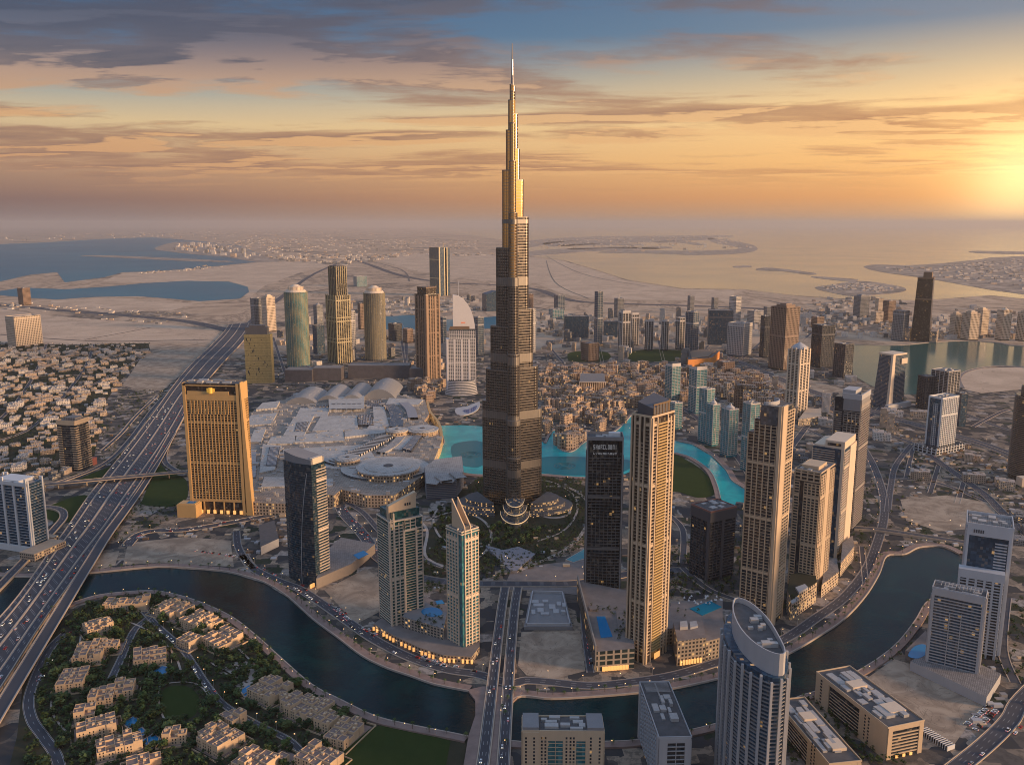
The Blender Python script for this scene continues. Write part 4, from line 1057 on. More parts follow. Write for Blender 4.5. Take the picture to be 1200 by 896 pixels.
    b.prism(L(outl), 0, 9, 0, 1); o = b.build('lower_storey', [windows('podium_cream', (.42, .32, .23), (.03, .03, .03), (4.2, 4.2, 4.5), .6, .5, .2), PAVG], r); add_block([gp(u, v) for u, v in outl])
    b = MB(); blk = L([(472, 742), (520, 757), (524, 738), (498, 724), (480, 728)]); b.prism(blk, 9, 24, 0, 1)
    b.build('courtyard_block', [windows('court_wall', (.46, .38, .30), (.035, .04, .04), (4.4, 4.4, 3.8), .62, .6, .08), GREY], r)
    b = MB(); b.prism(smooth(L([(494, 728), (502, 724), (514, 725), (519, 731), (510, 735), (498, 733)], 9), 3, True), 24.05, 24.4); b.prism(L([(510, 704), (518, 703), (521, 707), (512, 708)], 9), 9.2, 9.6); b.build('pool', POOL, r)
    b = MB()
    for i in range(26):
        t = i / 25.0; k = t * 3; seg = [(438, 738), (462, 752), (492, 766), (520, 775), (553, 777)]; j = min(3, int(t * 4)); f = t * 4 - j
        u = seg[j][0] + (seg[j + 1][0] - seg[j][0]) * f; v = seg[j][1] + (seg[j + 1][1] - seg[j][1]) * f
        x, y = L([(u, v + .8)])[0]
        if i % 5 != 2: b.box(x - 1.3, x + 1.3, y - .6, y + .6, .6, 5.5)
    b.build('lit_shopfront', SHOP, r)
cream_pair()
def Lp2(pts, pc, z=0): return [(gp(u, v, z)[0] - pc[0], gp(u, v, z)[1] - pc[1]) for u, v in pts]
# ---- dark gridded tower with a sign, right of centre
def sign_tower():
    T = Tower('office_tower', 'near-black gridded tower with a white rooftop sign under its pale frame', 'tower', (688, 731, 734.5, 512, 703), a=86, w=30)
    W, D, H = T.w, T.d, T.H
    b = MB(); b.box(-W / 2, W / 2, -D / 2, D / 2, 0, H - 3); T.part('glass_body', b, G_BLACK)
    m = MB()
    for f in 'LFRK': grid(m, W, D, f, .05 if f == 'L' else 0, .95 if f == 'L' else 1, 8, H - 26, 3.7, .75, .8, 3.2, .5, .55)
    T.part('facade_grid', m, pm('dim_grid', (.13, .125, .12), .5, var=.1))
    m = MB()
    panel(m, W, D, 'L', 0, .035, 0, H, 1.6); panel(m, W, D, 'L', .965, 1, 0, H, 1.6); panel(m, W, D, 'L', .035, .965, H - 5, H, 1.6)
    parapet(m, W, D, H - 3, 3, 1.0, 0, .2); T.part('pale_frame', m, GREY)
    m = MB(); m.box(-W / 2 + 1.2, W / 2 - 1.2, -D / 2 + 1.2, D / 2 - 1.2, H - 3, H - 2.6); roofplant(m, W, D, H - 2.6, 5, .8, 3.5, 1, 2); m.box(-4, 4, -D * .42, -D * .1, H - 2.6, H + 3, 2); T.part('roof', m, [ROOFD, PLANT, WHITE])
    # blocky glyph rows (illegible in the photograph as well)
    m = MB(); rr = random.Random(5)
    glyph = {'B': '1110100111101001111', 'x': ''}
    rows = [["111100111001111", "101101111101101", "010111101111101", "111101110101101", "111100100100111", "100100100100111", "111101101101111", "111101111101111", "111101101101101", "010010010010010"],
            ["100111", "101010", "101101", "101111", "111011", "101101", "110101", "111111", "101111", "111010"]]
    Lf = D * .66
    for r_, (row, hh) in enumerate(zip(rows, (6.5, 3.0))):
        cw = Lf / len(row); ny = 5 if r_ == 0 else 2
        for i, gch in enumerate(row):
            for k, bit in enumerate(gch):
                if bit == '1':
                    cx_, cy_ = k % 3, k // 3
                    s = D / 2 + Lf / 2 - i * cw - (cx_ + 1) * cw * .24 - cw * .1
                    z1_ = H - (11 if r_ == 0 else 22) - cy_ * hh / ny
                    fbox(m, W, D, 'L', s, s + cw * .235, z1_ - hh / ny * .92, z1_, 1.0, 1.5)
    T.part('sign_lettering', m, pm('sign_white', (.45, .45, .44), .5, emit=(1, .97, .9), es=.04))
    # podium with the pool
    pc = gp(715, 755)
    r = empty('podium_block', (pc[0], pc[1], 0), 0, 'stone podium with long blue roof pool under the dark sign tower', 'podium')
    Lp = lambda pts, z=0: [(gp(u, v, z)[0] - pc[0], gp(u, v, z)[1] - pc[1]) for u, v in pts]
    z = 26.0; o = [(697, 787), (743, 783), (741, 752), (735, 712), (676, 700)]
    b = MB(); bs = Lp(o); b.prism(bs, 0, z, 0, 1); b.build('stone_block', [windows('podium_stone_grid', (.34, .28, .22), (.02, .03, .03), (9, 9, 7), .75, .7, .1, les=.6), PAVG], r); add_block([gp(u, v) for u, v in o])
    b = MB(); a0, a1 = bs[4], bs[0]; dx, dy = a1[0] - a0[0], a1[1] - a0[1]; q = math.hypot(dx, dy); nx, ny = dy / q, -dx / q
    b.prism([(a0[0], a0[1]), (a1[0], a1[1]), (a1[0] + nx * 1.6 * -1, a1[1] + ny * 1.6 * -1), (a0[0] - nx * 1.6, a0[1] - ny * 1.6)], 0, z + 8)
    b.build('blank_wall', pm('blank_wall_stone', (.30, .26, .22), .8, var=.12, vscale=.05, streak=True), r)
    b = MB(); b.prism(Lp([(699, 722), (709, 722), (718, 746), (704, 747)], z), z + .1, z + .4); b.build('pool', POOL, r)
    b = MB()
    b.prism(Lp([(690, 712), (700, 712), (700, 716), (691, 716)], z), z, z + 3); b.prism(Lp([(722, 716), (734, 716), (736, 736), (724, 738)], z), z, z + 1.2); b.build('roof_terrace', PAVG, r)
    b = MB(); p, q2 = bs[0], bs[1]
    for i in range(9):
        t = .22 + i * .075; x, y = p[0] + (q2[0] - p[0]) * t, p[1] + (q2[1] - p[1]) * t - .6
        b.box(x - 1.6, x + 1.6, y - .5, y + .5, .5, 6)
    b.build('lit_shopfront', SHOP, r)
sign_tower()

# ---- tall gold-lit tower right of it
def gold_tower():
    T = Tower('residential_tower', 'very tall tan tower with golden balcony strips and sloped dark crown', 'tower', (741, 764, 790, 490, 778), a=46)
    W, D, H = T.w, T.d, T.H
    b = MB(); b.box(-W / 2, W / 2, -D / 2, D / 2, 0, H); T.part('glass_body', b, G_BROWN)
    m = MB()
    for f0, f1 in ((0, .07), (.30, .36), (.52, .58), (.80, .85), (.95, 1)): panel(m, W, D, 'L', f0, f1, 0, H, 1.8)
    grid(m, W, D, 'L', .07, .30, 10, H - 4, 3.6, .5, .5, 0, 0, 0); grid(m, W, D, 'L', .36, .52, 10, H - 30, 3.6, .9, .8, 3, .8, 1.0); grid(m, W, D, 'L', .58, .80, 10, H, 3.6, .4, .4, 4, 1.2, 1.4)
    for f0, f1 in ((0, .06), (.20, .24), (.66, .70), (.80, .86), (.94, 1)): panel(m, W, D, 'F', f0, f1, 0, H if f0 < .7 else H - 3, 1.8)
    grid(m, W, D, 'F', .70, .80, 10, H - 4, 3.6, 1.5, 1.2, 0, 0, 0); grid(m, W, D, 'F', .86, .94, 10, H - 8, 3.6, 1.3, 1.0, 0, 0, 0); grid(m, W, D, 'F', .06, .20, 10, H - 2, 3.6, 1.2, .9, 0, 0, 0)
    for f in 'RK':
        grid(m, W, D, f, 0, 1, 10, H - 3, 3.6, 1.2, .9, 5, 1.6, 1.5)
    parapet(m, W, D, H, 2.5, .8, 0, .6); T.part('stone_piers', m, TAN)
    m = MB(); balcony(m, W, D, 'F', .25, .65, 12, H - 6, 3.6, 2.4, 0, 1.15); T.part('balconies', m, pm('gold_balcony', (.62, .42, .18), .45, var=.1))
    m = MB(); zt = T.z(463, -1, 1) + 2; w2, d2 = W * .36, D * .40
    m.prism([(-w2, -d2), (w2, -d2), (w2, d2), (-w2, d2)], H, lambda x, y: H + 16 + (zt - H - 10) * (y / (2 * d2) + .5) * .35 - (6 if x < 0 else 0)); T.part('crown', m, DGREY)
    m = MB()
    for i in range(6): m.box(-w2 + .5 + i * w2 * .36, -w2 + .5 + i * w2 * .36 + .9, -d2 - .5, -d2, H, H + 13)
    m.box(w2, w2 + 1.4, -d2, d2, H, H + 17); m.box(-w2, w2 + 1.4, -d2 - 1, -d2 + .5, H + 13.2, H + 15); T.part('crown_frame', m, BRONZE)
    m = MB(); m.box(-5, 6, -D / 2 - 2.6, -D / 2 - 1.6, 1, 8); T.part('lit_entrance', m, SHOP)
gold_tower()

def podium_right():
    pc = gp(815, 755)
    r = empty('podium_block', (pc[0], pc[1], 0), 0, 'cream podium with turquoise roof pool and sun deck, right of the very tall tan tower', 'podium')
    Lp = lambda pts, z=0: [(gp(u, v, z)[0] - pc[0], gp(u, v, z)[1] - pc[1]) for u, v in pts]
    wm = windows('podium_cream2', (.40, .32, .24), (.03, .03, .03), (4.6, 4.6, 5), .6, .55, .12)
    b = MB(); b.prism(Lp([(793, 780), (826, 775), (822, 752), (788, 756)]), 0, 32, 0, 1); b.prism(Lp([(826.5, 774), (850, 768), (846, 745), (822.5, 751)]), 0, 26, 0, 1)
    b.prism(Lp([(780, 756), (846, 744), (846, 720), (786, 722)]), 0, 22, 0, 1); b.build('stone_block', [wm, PAVG], r)
    add_block([gp(u, v) for u, v in ((776, 785), (855, 775), (850, 715), (780, 715))])
    b = MB(); b.prism(Lp([(808, 713), (832, 704), (846, 711), (823, 721)], 22), 22.1, 22.5); b.build('pool', pm('pool_water2', (.01, .22, .32), .08), r)
    b = MB(); rr = random.Random(3)
    for i in range(22):
        u, v = rr.uniform(795, 846), rr.uniform(698, 708); x, y = Lp([(u, v)], 22)[0]; b.cyl(x, y, 1.6, 22, 24.4, 8, r1=.1)
    b.build('parasols', WHITE, r)
    b = MB(); roofs = Lp([(790, 742), (820, 738), (818, 728), (792, 730)], 32)
    b.prism(Lp([(797, 738), (806, 737), (805, 730), (797, 731)], 32), 32, 36); b.prism(Lp([(809, 737), (818, 735), (816, 729), (808, 730)], 32), 32, 34.5); b.build('roof_plant', PLANT, r)
    b = MB()
    for i in range(8):
        x, y = Lp([(798 + i * 3.3, 780 - i * .5)])[0]; b.box(x - 1.2, x + 1.2, y - .6, y + .6, 1, 7)
    b.build('lit_shopfront', SHOP, r)
podium_right()

def dark_block():
    T = Tower('hotel_block', 'squat charcoal hotel block with red-edged roof below the turquoise pool', 'building', (811, 833, 862.5, 600, 682), a=30)
    W, D, H = T.w, T.d, T.H
    b = MB(); b.box(-W / 2, W / 2, -D / 2, D / 2, 0, H); T.part('glass_body', b, G_DARK)
    m = MB(); grid(m, W, D, 'L', .3, 1, 6, H - 18, 3.6, .9, .6, 4, .6, .7); grid(m, W, D, 'F', 0, .45, 6, H - 18, 3.6, .9, .8, 4, .8, .9); grid(m, W, D, 'F', .55, 1, 6, H - 18, 3.6, 1.1, 1.1, 0, 0, 0)
    panel(m, W, D, 'F', .45, .55, 0, H - 16, 1.2); panel(m, W, D, 'L', 0, .14, 0, H - 16, 1.2); m.box(-W / 2 - 1.3, W / 2 + 1.3, -D / 2 - 1.3, D / 2 + 1.3, H - 16, H - 1, bottom=True)
    for f in 'RK': grid(m, W, D, f, 0, 1, 6, H - 18, 3.6, .9, .6, 4, .6, .7)
    T.part('facade_frame', m, DGREY)
    m = MB(); parapet(m, W, D, H - 1, 2.6, 1.2, 0, .8); T.part('roof_rim', m, pm('red_rim', (.28, .13, .10), .7))
    m = MB(); m.box(-W / 2 + 1, W / 2 - 1, -D / 2 + 1, D / 2 - 1, H, H + .5); roofplant(m, W, D, H + .5, 7, .85, 3, 1, 9); T.part('roof', m, [ROOFD, PLANT])
dark_block()

# ---- cluster of tall towers right of centre
def t9():
    T = Tower('residential_tower', 'tallest tan and black tower of the right cluster, with a pale corner spine', 'tower', (879, 917, 931.5, 478, 736), a=53)
    W, D, H = T.w, T.d, T.H
    b = MB(); b.box(-W / 2, W / 2, -D / 2, D * .16, 0, H - 3); b.box(-W / 2, W / 2, D * .16, D * .32, 0, H - 18); b.box(-W / 2, W / 2, D * .32, D / 2, 0, H - 36); T.part('glass_body', b, G_DARK)
    m = MB(); grid(m, W, D, 'L', .12, .66, 8, H - 24, 3.6, .7, .5, 4.6, 1.3, 1.3); grid(m, W, D, 'L', .66, .82, 8, H - 20, 3.6, .7, .5, 4.6, 1.3, 1.3); grid(m, W, D, 'L', .82, 1, 8, H - 37, 3.6, .7, .5, 4.6, 1.3, 1.3)
    panel(m, W, D, 'L', 0, .10, 0, H + 2, 1.8); panel(m, W, D, 'F', 0, .36, 0, H + 2, 1.8); panel(m, W, D, 'F', .92, 1, 0, H - 8, 1.4)
    grid(m, W, D, 'F', .4, .92, 8, H - 6, 3.6, 1.5, 1.3, 5, 1.0, 1.4)
    for f in 'RK': grid(m, W, D, f, 0, 1, 8, H - 38, 3.6, 1.1, .9, 4.6, 1.2, 1.2)
    T.part('stone_frame', m, TAN)
    m = MB(); m.prism([(-W / 2 - .8, -D / 2 + D * .12), (-W / 2 + 9, -D / 2 + 2), (-W / 2 + 9, D * .14), (-W / 2 - .8, D * .14)], H - 24, H + 1); T.part('crown_glass', m, G_GREY)
    m = MB(); m.box(-W / 2 + 9.5, W / 2 - 1, -D / 2 + 2, D * .14, H - 3, H - 1); T.part('roof', m, ROOFD)
    m = MB()      # curved rim of the crown
    for i in range(14):
        t0, t1 = R(180 + i * 12.8), R(180 + (i + 1) * 12.8); rx, ry, cx_, cy_ = W * .4, D * .3, 1, D * .12
        m.prism([(cx_ + rx * math.cos(t), cy_ + ry * math.sin(t)) for t in (t0, t1)] + [(cx_ + (rx - 1.2) * math.cos(t), cy_ + (ry - 1.2) * math.sin(t)) for t in (t1, t0)], H - 3, H + 4)
    T.part('crown_rim', m, LGREY)
    m = MB(); m.box(-W / 2 - 2.6, -W / 2 - 1.9, -D / 2, -D / 2 + 6, 1, 7); T.part('lit_entrance', m, SHOP)
t9()
def rest_cluster():
    # t10
    T = Tower('residential_tower', 'cream tower with dense punched windows and stone podium, second from left in the cluster', 'tower', (932, 962, 978, 555, 697), a=52)
    W, D, H = T.w, T.d, T.H
    b = MB(); b.box(-W / 2, W / 2, -D / 2, D / 2, 0, H); T.part('glass_body', b, G_DARK)
    m = MB(); grid(m, W, D, 'L', 0, .62, 8, H - 16, 3.5, 1.6, 1.0, 3.4, 1.5, 1.1); grid(m, W, D, 'L', .78, 1, 8, H - 16, 3.5, 1.6, 1.0, 3.4, 1.5, 1.1)
    grid(m, W, D, 'L', 0, 1, H - 14, H, 4.5, 1.8, 1.2, 5.0, 1.8, 1.3)
    grid(m, W, D, 'F', 0, 1, 8, H - 3, 3.5, 1.5, 1.2, 5, 2.2, 1.3); panel(m, W, D, 'F', .35, .6, 0, H + 1, 1.6)
    for f in 'RK': grid(m, W, D, f, 0, 1, 8, H - 3, 3.5, 1.5, 1.2, 4, 1.6, 1.3)
    parapet(m, W, D, H, 2, .7, 0, .9); m.box(-W * .3, W * .3, -D * .3, D * .36, H, H + 6); T.part('stone_frame', m, TAN)
    m = MB(); m.box(-W / 2 + 1, W / 2 - 1, -D / 2 + 1, D / 2 - 1, H + .01, H + .6); roofplant(m, W, D, H + .6, 4, .9, 3, 1, 4); T.part('roof', m, [ROOF, PLANT])
    pc = gp(940, 706); r = empty('podium_block', (pc[0], pc[1], 0), 0, 'cream terraced podium with planted roof, beside the canal road at the right cluster', 'podium')
    Lp = lambda pts, z=0: [(gp(u, v, z)[0] - pc[0], gp(u, v, z)[1] - pc[1]) for u, v in pts]
    b = MB(); o = [(926, 727), (956, 705), (953, 690), (925, 695), (921, 715)]; b.prism(Lp(o), 0, 30, 0, 1); b.build('stone_block', [windows('podium_cream3', (.46, .36, .26), (.03, .03, .03), (4.4, 4.4, 4.4), .6, .6, .15), GARD], r)
    add_block([gp(u, v) for u, v in o])
    b = MB(); b.prism(Lp([(932, 690), (943, 686), (947, 690), (936, 696)], 30), 30, 33); b.prism(Lp([(926, 705), (934, 700), (936, 703), (928, 708)], 30), 30, 31.5); b.build('roof_pergola', LGREY, r)
    pc = gp(968, 690); r = empty('podium_block', (pc[0], pc[1], 0), 0, 'small cream podium stepping down to the promenade, farther along the canal road', 'podium')
    b = MB(); o = [(962, 700), (982, 684), (979, 668), (966, 672)]; b.prism(Lp2(o, pc), 0, 20, 0, 1); o2 = [(984, 676), (1000, 655), (998, 642), (986, 650)]; b.prism(Lp2(o2, pc), 0, 22, 0, 1)
    b.build('stone_block', [MC['podium_cream3'], ROOF], r); add_block([gp(u, v) for u, v in o]); add_block([gp(u, v) for u, v in o2])
    # t11
    T = Tower('residential_tower', 'blue-grey glass tower with pale stone shoulders and box top, in the right cluster', 'tower', (953, 990, 1003, 527, 654), a=55)
    W, D, H = T.w, T.d, T.H
    b = MB(); b.box(-W / 2, W / 2, -D / 2, D / 2, 0, H); T.part('glass_body', b, G_BLUE)
    m = MB(); balcony(m, W, D, 'L', .3, 1, 8, H - 3, 3.6, .7, 0, .6); panel(m, W, D, 'L', 0, .10, 0, H, 1.3); grid(m, W, D, 'F', 0, .45, 8, H - 3, 3.6, 1.5, 1.2, 0, 0, 0); panel(m, W, D, 'F', .45, 1, 0, H, 1.6)
    for f in 'RK': grid(m, W, D, f, 0, 1, 8, H - 3, 3.6, 1.2, 1.0, 5, 1.2, 1.2)
    T.part('stone_frame', m, CREAM)
    m = MB(); m.box(-W / 2 + .5, W / 2 - 1, -D / 2 + .5, D * .12, H, H + 12); m.box(-W / 2 + 2, W / 2 - 3, D * .12, D / 2 - 1, H, H + 3); T.part('box_top', m, CREAM)
    m = MB(); m.box(-W / 2 + .2, -W / 2 + .5, -D * .38, D * .05, H + 4, H + 8.5, bottom=True); T.part('top_opening', m, G_DARK)
    # t12
    T = Tower('residential_tower', 'tall dark tower with white-lined bays and wide pale top, rear right of the cluster', 'tower', (979, 1009.5, 1020.5, 466, 624), a=54)
    W, D, H = T.w, T.d, T.H
    b = MB(); b.box(-W / 2, W / 2, -D / 2, D / 2, 0, H - 2); T.part('glass_body', b, G_DARK)
    m = MB(); grid(m, W, D, 'L', 0, .62, 8, H - 26, 3.6, 1.0, .9, 4.2, .9, 1.1); balcony(m, W, D, 'L', .70, 1, 8, H - 24, 3.6, .9, 0, .7); grid(m, W, D, 'F', 0, 1, 8, H - 10, 3.6, 1.4, 1.2, 5, .9, 1.3)
    for f in 'RK': grid(m, W, D, f, 0, 1, 8, H - 10, 3.6, 1.2, 1.0, 5, 1.0, 1.2)
    T.part('facade_frame', m, pm('warm_grey_frame', (.36, .31, .27), .6, var=.1, vscale=.1))
    m = MB(); panel(m, W, D, 'L', 0, .66, H - 24, H - 4, 1.4); panel(m, W, D, 'F', 0, .9, H - 24, H - 4, 1.2); T.part('top_band', m, GREY)
    m = MB(); m.box(-W / 2 - 1, -W / 2 + 1, -D / 2 - 1, D * .2, H - 4, H + 5); m.box(-W / 2 + 1, W / 2 - 2, -D / 2 - 1, -D / 2 + 1, H - 4, H + 5); m.box(-W * .3, W * .3, -D * .2, D * .3, H - 2, H + 9); T.part('crown', m, LGREY)
    # t13
    T = Tower('residential_tower', 'slender cream ribbed tower with a rounded top, standing alone behind the right cluster', 'tower', (924, 938, 950, 410, 490), a=40)
    W, D, H = T.w, T.d, T.H
    b = MB(); b.box(-W / 2, W / 2, -D / 2, D / 2, 0, H); T.part('glass_body', b, G_DARK)
    m = MB()
    for f in 'FLRK':
        for f0 in (0, .3, .62, .9): panel(m, W, D, f, f0, f0 + .10, 0, H + (5 if f0 in (.3, .62) else 0), 1.6)
        grid(m, W, D, f, 0, 1, 8, H - 3, 3.6, 1.1, .8, 0, 0, 0)
    T.part('stone_ribs', m, CREAM)
    m = MB(); r0 = W * .42
    for k in range(6): m.cyl(0, 0, r0 * math.cos(R(15 * k)), H + k * 3, H + (k + 1) * 3, 20, r1=r0 * math.cos(R(15 * (k + 1))) + .2)
    T.part('domed_top', m, LGREY)
    m = MB(); o = [T.loc(u, v) for u, v in ((935, 500), (962, 496), (962, 487), (945, 486))]; m.prism(o, 0, 20); T.part('podium', m, MC['podium_cream3'])
rest_cluster()

# ---- white gridded tower with a colonnaded podium
def white_grid():
    T = Tower('residential_tower', 'white lattice tower with dark blue left face and white colonnaded podium', 'tower', (1089, 1104.5, 1123.5, 468, 531), a=30)
    W, D, H = T.w, T.d, T.H
    b = MB(); b.box(-W / 2, W / 2, -D / 2, D / 2, 0, H); T.part('glass_body', b, G_BLUE)
    m = MB(); grid(m, W, D, 'F', 0, 1, 14, H, 4.0, 1.7, 1.2, 4.2, 1.5, 1.4); grid(m, W, D, 'L', .28, .6, 14, H - 12, 4.0, 1.0, .8, 4, .8, .9); panel(m, W, D, 'L', 0, .08, 0, H, 1.3); panel(m, W, D, 'L', .92, 1, 0, H, 1.3)
    for f in 'RK': grid(m, W, D, f, 0, 1, 14, H, 4.0, 1.7, 1.2, 4.2, 1.5, 1.4)
    parapet(m, W, D, H, 4, .8, 0, 1.0); T.part('white_lattice', m, WHITE)
    m = MB(); m.box(-W / 2 + 1, W / 2 - 1, -D / 2 + 1, D / 2 - 1, H, H + .4); roofplant(m, W, D, H + .4, 6, .85, 4, 1, 12); T.part('roof', m, [ROOF, PLANT])
    m = MB(); W2, D2 = W * 1.75, D * 1.7; m.box(-W2 / 2, W2 / 2, -D2 / 2, D2 / 2, 0, 16); pod = T.part('podium', m, G_DARK)
    m = MB()
    for f in 'FLRK': grid(m, W2, D2, f, 0, 1, 0, 17, 5.2, 1.3, .9, 6.5, 2.0, 1.2)
    T.part('colonnade', m, WHITE, parent=pod)
    add_block([T.P(-W2 / 2, -D2 / 2), T.P(W2 / 2, -D2 / 2), T.P(W2 / 2, D2 / 2), T.P(-W2 / 2, D2 / 2)])
white_grid()

# ---- right edge: banded brown round tower
def round_brown():
    cx, cy = gp(1206, 560); H = hgt(452, cy)
    r = empty('residential_tower', (cx, cy, 0), 0, 'dark brown rounded tower ringed by balconies, cut by the right edge of the view', 'tower')
    b = MB(); b.cyl(0, 0, 40, 0, H - 20, 40); b.cyl(0, 0, 30, H - 20, H, 40); b.build('glass_body', G_BROWN, r)
    m = MB(); z = 10
    while z < H: rr = 42 if z < H - 20 else 32; m.cyl(0, 0, rr, z, z + 1.5, 40); z += 3.9
    m.build('balcony_rings', pm('brown_balcony', (.22, .165, .13), .6, var=.12, vscale=.1), r)
    m = MB(); m.cyl(-4, 0, 14, H, H + 7, 20); m.build('roof_drum', BROWN, r)
    m = MB(); m.box(-52, 20, -62, -41, 0, 18); m.build('podium', MC['podium_wall'] if 'podium_wall' in MC else CREAM, r)
    add_block([(cx - 60, cy - 66), (cx + 60, cy - 66), (cx + 60, cy + 50), (cx - 60, cy + 50)])
round_brown()

# ---- tapering tower near the bay
def taper():
    T = Tower('office_tower', 'blue glass tower tapering towards its top, with a broad stone spine, by the bay', 'tower', (1031, 1047, 1062, 417, 478), a=32, )
    W, D, H = T.w, T.d, T.H
    base = [(-W / 2 - 9, -D / 2 - 3), (W / 2 + 2, -D / 2 - 3), (W / 2 + 2, D / 2 + 6), (-W / 2 - 9, D / 2 + 6)]; top = [(-W / 2, -D / 2), (W / 2, -D / 2), (W / 2, D / 2), (-W / 2, D / 2)]
    b = MB(); b.prism(base, 0, H, pts_top=top); T.part('glass_body', b, G_BLUE)
    m = MB()
    for k in range(1, 40):
        t = k / 40.0; P = [(base[i][0] + (top[i][0] - base[i][0]) * t, base[i][1] + (top[i][1] - base[i][1]) * t) for i in range(4)]
        m.prism(ring_poly(P, .35), H * t, H * t + .7, bottom=True)
    T.part('floor_edges', m, GREY)
    m = MB(); m.prism([(-W / 2 - 12, -D / 2 - 5), (-W / 2 + 7, -D / 2 - 5), (-W / 2 + 7, -D / 2 + 3), (-W / 2 - 12, -D / 2 + 3)], 0, H + 3, pts_top=[(-W / 2 - 3, -D / 2 - 2), (-W / 2 + 8, -D / 2 - 2), (-W / 2 + 8, -D / 2 + 4), (-W / 2 - 3, -D / 2 + 4)])
    m.box(-W / 2 - 2, W / 2 + 2, -D / 2 - 2, D / 2 + 2, H, H + 5); m.box(W * .1, W / 2 + 3, -D / 2 - 4, -D / 2 - 1, H - 26, H - 10, bottom=True); T.part('stone_spine', m, CREAM)
    m = MB(); m.box(-W, W * .8, -D * .9, -D / 2 - 6, 0, 14); T.part('podium', m, LGREY)
taper()

# ---- bottom right group
def white_blue():
    T = Tower('office_tower', 'white-framed navy glass tower with a stepped lower front block, right of the canal', 'tower', (1134, 1187, 1200, 622, 768), a=62)
    W, D, H = T.w, T.d, T.H
    b = MB(); b.box(-W / 2, W / 2, -D / 2, D / 2, 0, H); T.part('glass_body', b, G_BLUE)
    m = MB(); panel(m, W, D, 'L', 0, .06, 0, H, 1.5); panel(m, W, D, 'L', .94, 1, 0, H, 1.5); panel(m, W, D, 'L', .06, .94, H - 12, H, 1.4); balcony(m, W, D, 'L', .08, .35, H * .55, H - 16, 3.8, .8, 0, 1.3)
    panel(m, W, D, 'F', 0, .25, 0, H, 1.5); panel(m, W, D, 'F', .75, 1, 0, H, 1.5); balcony(m, W, D, 'F', .25, .75, 8, H - 10, 3.8, .7, 0, 1.0)
    for f in 'RK': grid(m, W, D, f, 0, 1, 8, H - 6, 3.8, 1.2, .8, 6, 1.2, 1.2)
    parapet(m, W, D, H, 3.5, .9, 0, 1.4); T.part('white_frame', m, pm('cool_grey_cladding', (.50, .51, .53), .5, var=.08, vscale=.08, streak=True))
    m = MB()
    for i in range(5): fbox(m, W, D, 'L', D * (.62 + .05 * i), D * (.62 + .05 * i) + 1.6, H - 8, H - 4, 1.4, 1.9)
    T.part('sign_lettering', m, DGREY)
    m = MB(); zb = T.z(667, -1, 0)
    m.box(-W / 2 - 14, -W / 2 - 1.6, -D / 2 + D * .10, D / 2 + D * .08, 0, zb); fr = T.part('front_block', m, G_DARK)
    m = MB(); W2, D2 = 12.4, D * .98; 
    for k in range(int(zb / 3.8)):
        z = 5 + k * 3.8
        if z < zb - 3: m.box(-W / 2 - 15, -W / 2 - 1.5, -D / 2 + D * .10 - .8, D / 2 + D * .08 + .8, z, z + 1.3, bottom=True)
    m.box(-W / 2 - 15.4, -W / 2 - 1.4, -D / 2 + D * .10 - 1.2, D / 2 + D * .08 + 1.2, zb - 9, zb + 2, bottom=True)
    for i in range(6):
        y = -D / 2 + D * .10 + i * D * .19; m.box(-W / 2 - 15.6, -W / 2 - 13, y, y + 2.6, 0, zb)
    T.part('white_bands', m, MC['cool_grey_cladding'], parent=fr)
    m = MB(); m.box(-W / 2 + 1, W / 2 - 1, -D / 2 + 1, D / 2 - 1, H, H + .5); roofplant(m, W, D, H + .5, 7, .85, 4, 1, 14); T.part('roof', m, [ROOF, PLANT])
    T = Tower('office_slab', 'pale-framed slab with rows of horizontal louvre bands beside the canal and a blue pool', 'building', (1093, 1155, 1160.5, 702, 800), a=57, w=22)
    W, D, H = T.w, T.d, T.H
    b = MB(); b.box(-W / 2, W / 2, -D / 2, D / 2, 0, H); T.part('glass_body', b, G_BLUE)
    m = MB(); panel(m, W, D, 'L', 0, .05, 0, H, 1.6); panel(m, W, D, 'L', .95, 1, 0, H, 1.6); panel(m, W, D, 'L', .05, .95, H - 7, H + 2, 1.5); panel(m, W, D, 'L', .40, .415, 0, H - 24, 1.5); panel(m, W, D, 'L', .62, .635, 0, H - 24, 1.5)
    balcony(m, W, D, 'L', .05, .95, 8, H - 8, 3.7, 1.0, 0, .9)
    panel(m, W, D, 'F', 0, .2, 0, H + 1, 1.5); panel(m, W, D, 'F', .8, 1, 0, H + 1, 1.5); balcony(m, W, D, 'F', .2, .8, 8, H - 3, 3.7, 1.0, 0, 1.2)
    for f in 'RK': grid(m, W, D, f, 0, 1, 8, H - 6, 3.7, 1.2, .8, 6, 1.2, 1.2)
    parapet(m, W, D, H, 3, .8, 0, .6); T.part('pale_frame', m, LGREY)
    m = MB(); m.box(-W / 2 + 1, W / 2 - 1, -D / 2 + 1, D / 2 - 1, H, H + .5); roofplant(m, W, D, H + .5, 9, .85, 3.4, 1, 15)
    for i in range(12): m.box(-W * .3, W * .3, -D * .42 + i * D * .07, -D * .42 + i * D * .07 + .5, H + 4, H + 4.5, 1, bottom=True)
    T.part('roof', m, [ROOFD, PLANT])
    m = MB(); zz = 12
    a0, a1, a2, a3 = [T.loc(u, v) for u, v in ((1066, 785), (1155, 828), (1172, 800), (1098, 766))]
    m.prism([a0, a1, a2, a3], 0, zz, 0, 1); T.part('podium', m, [LGREY, ROOF]); add_block([gp(u, v) for u, v in ((1066, 785), (1155, 828), (1172, 800), (1098, 766))])
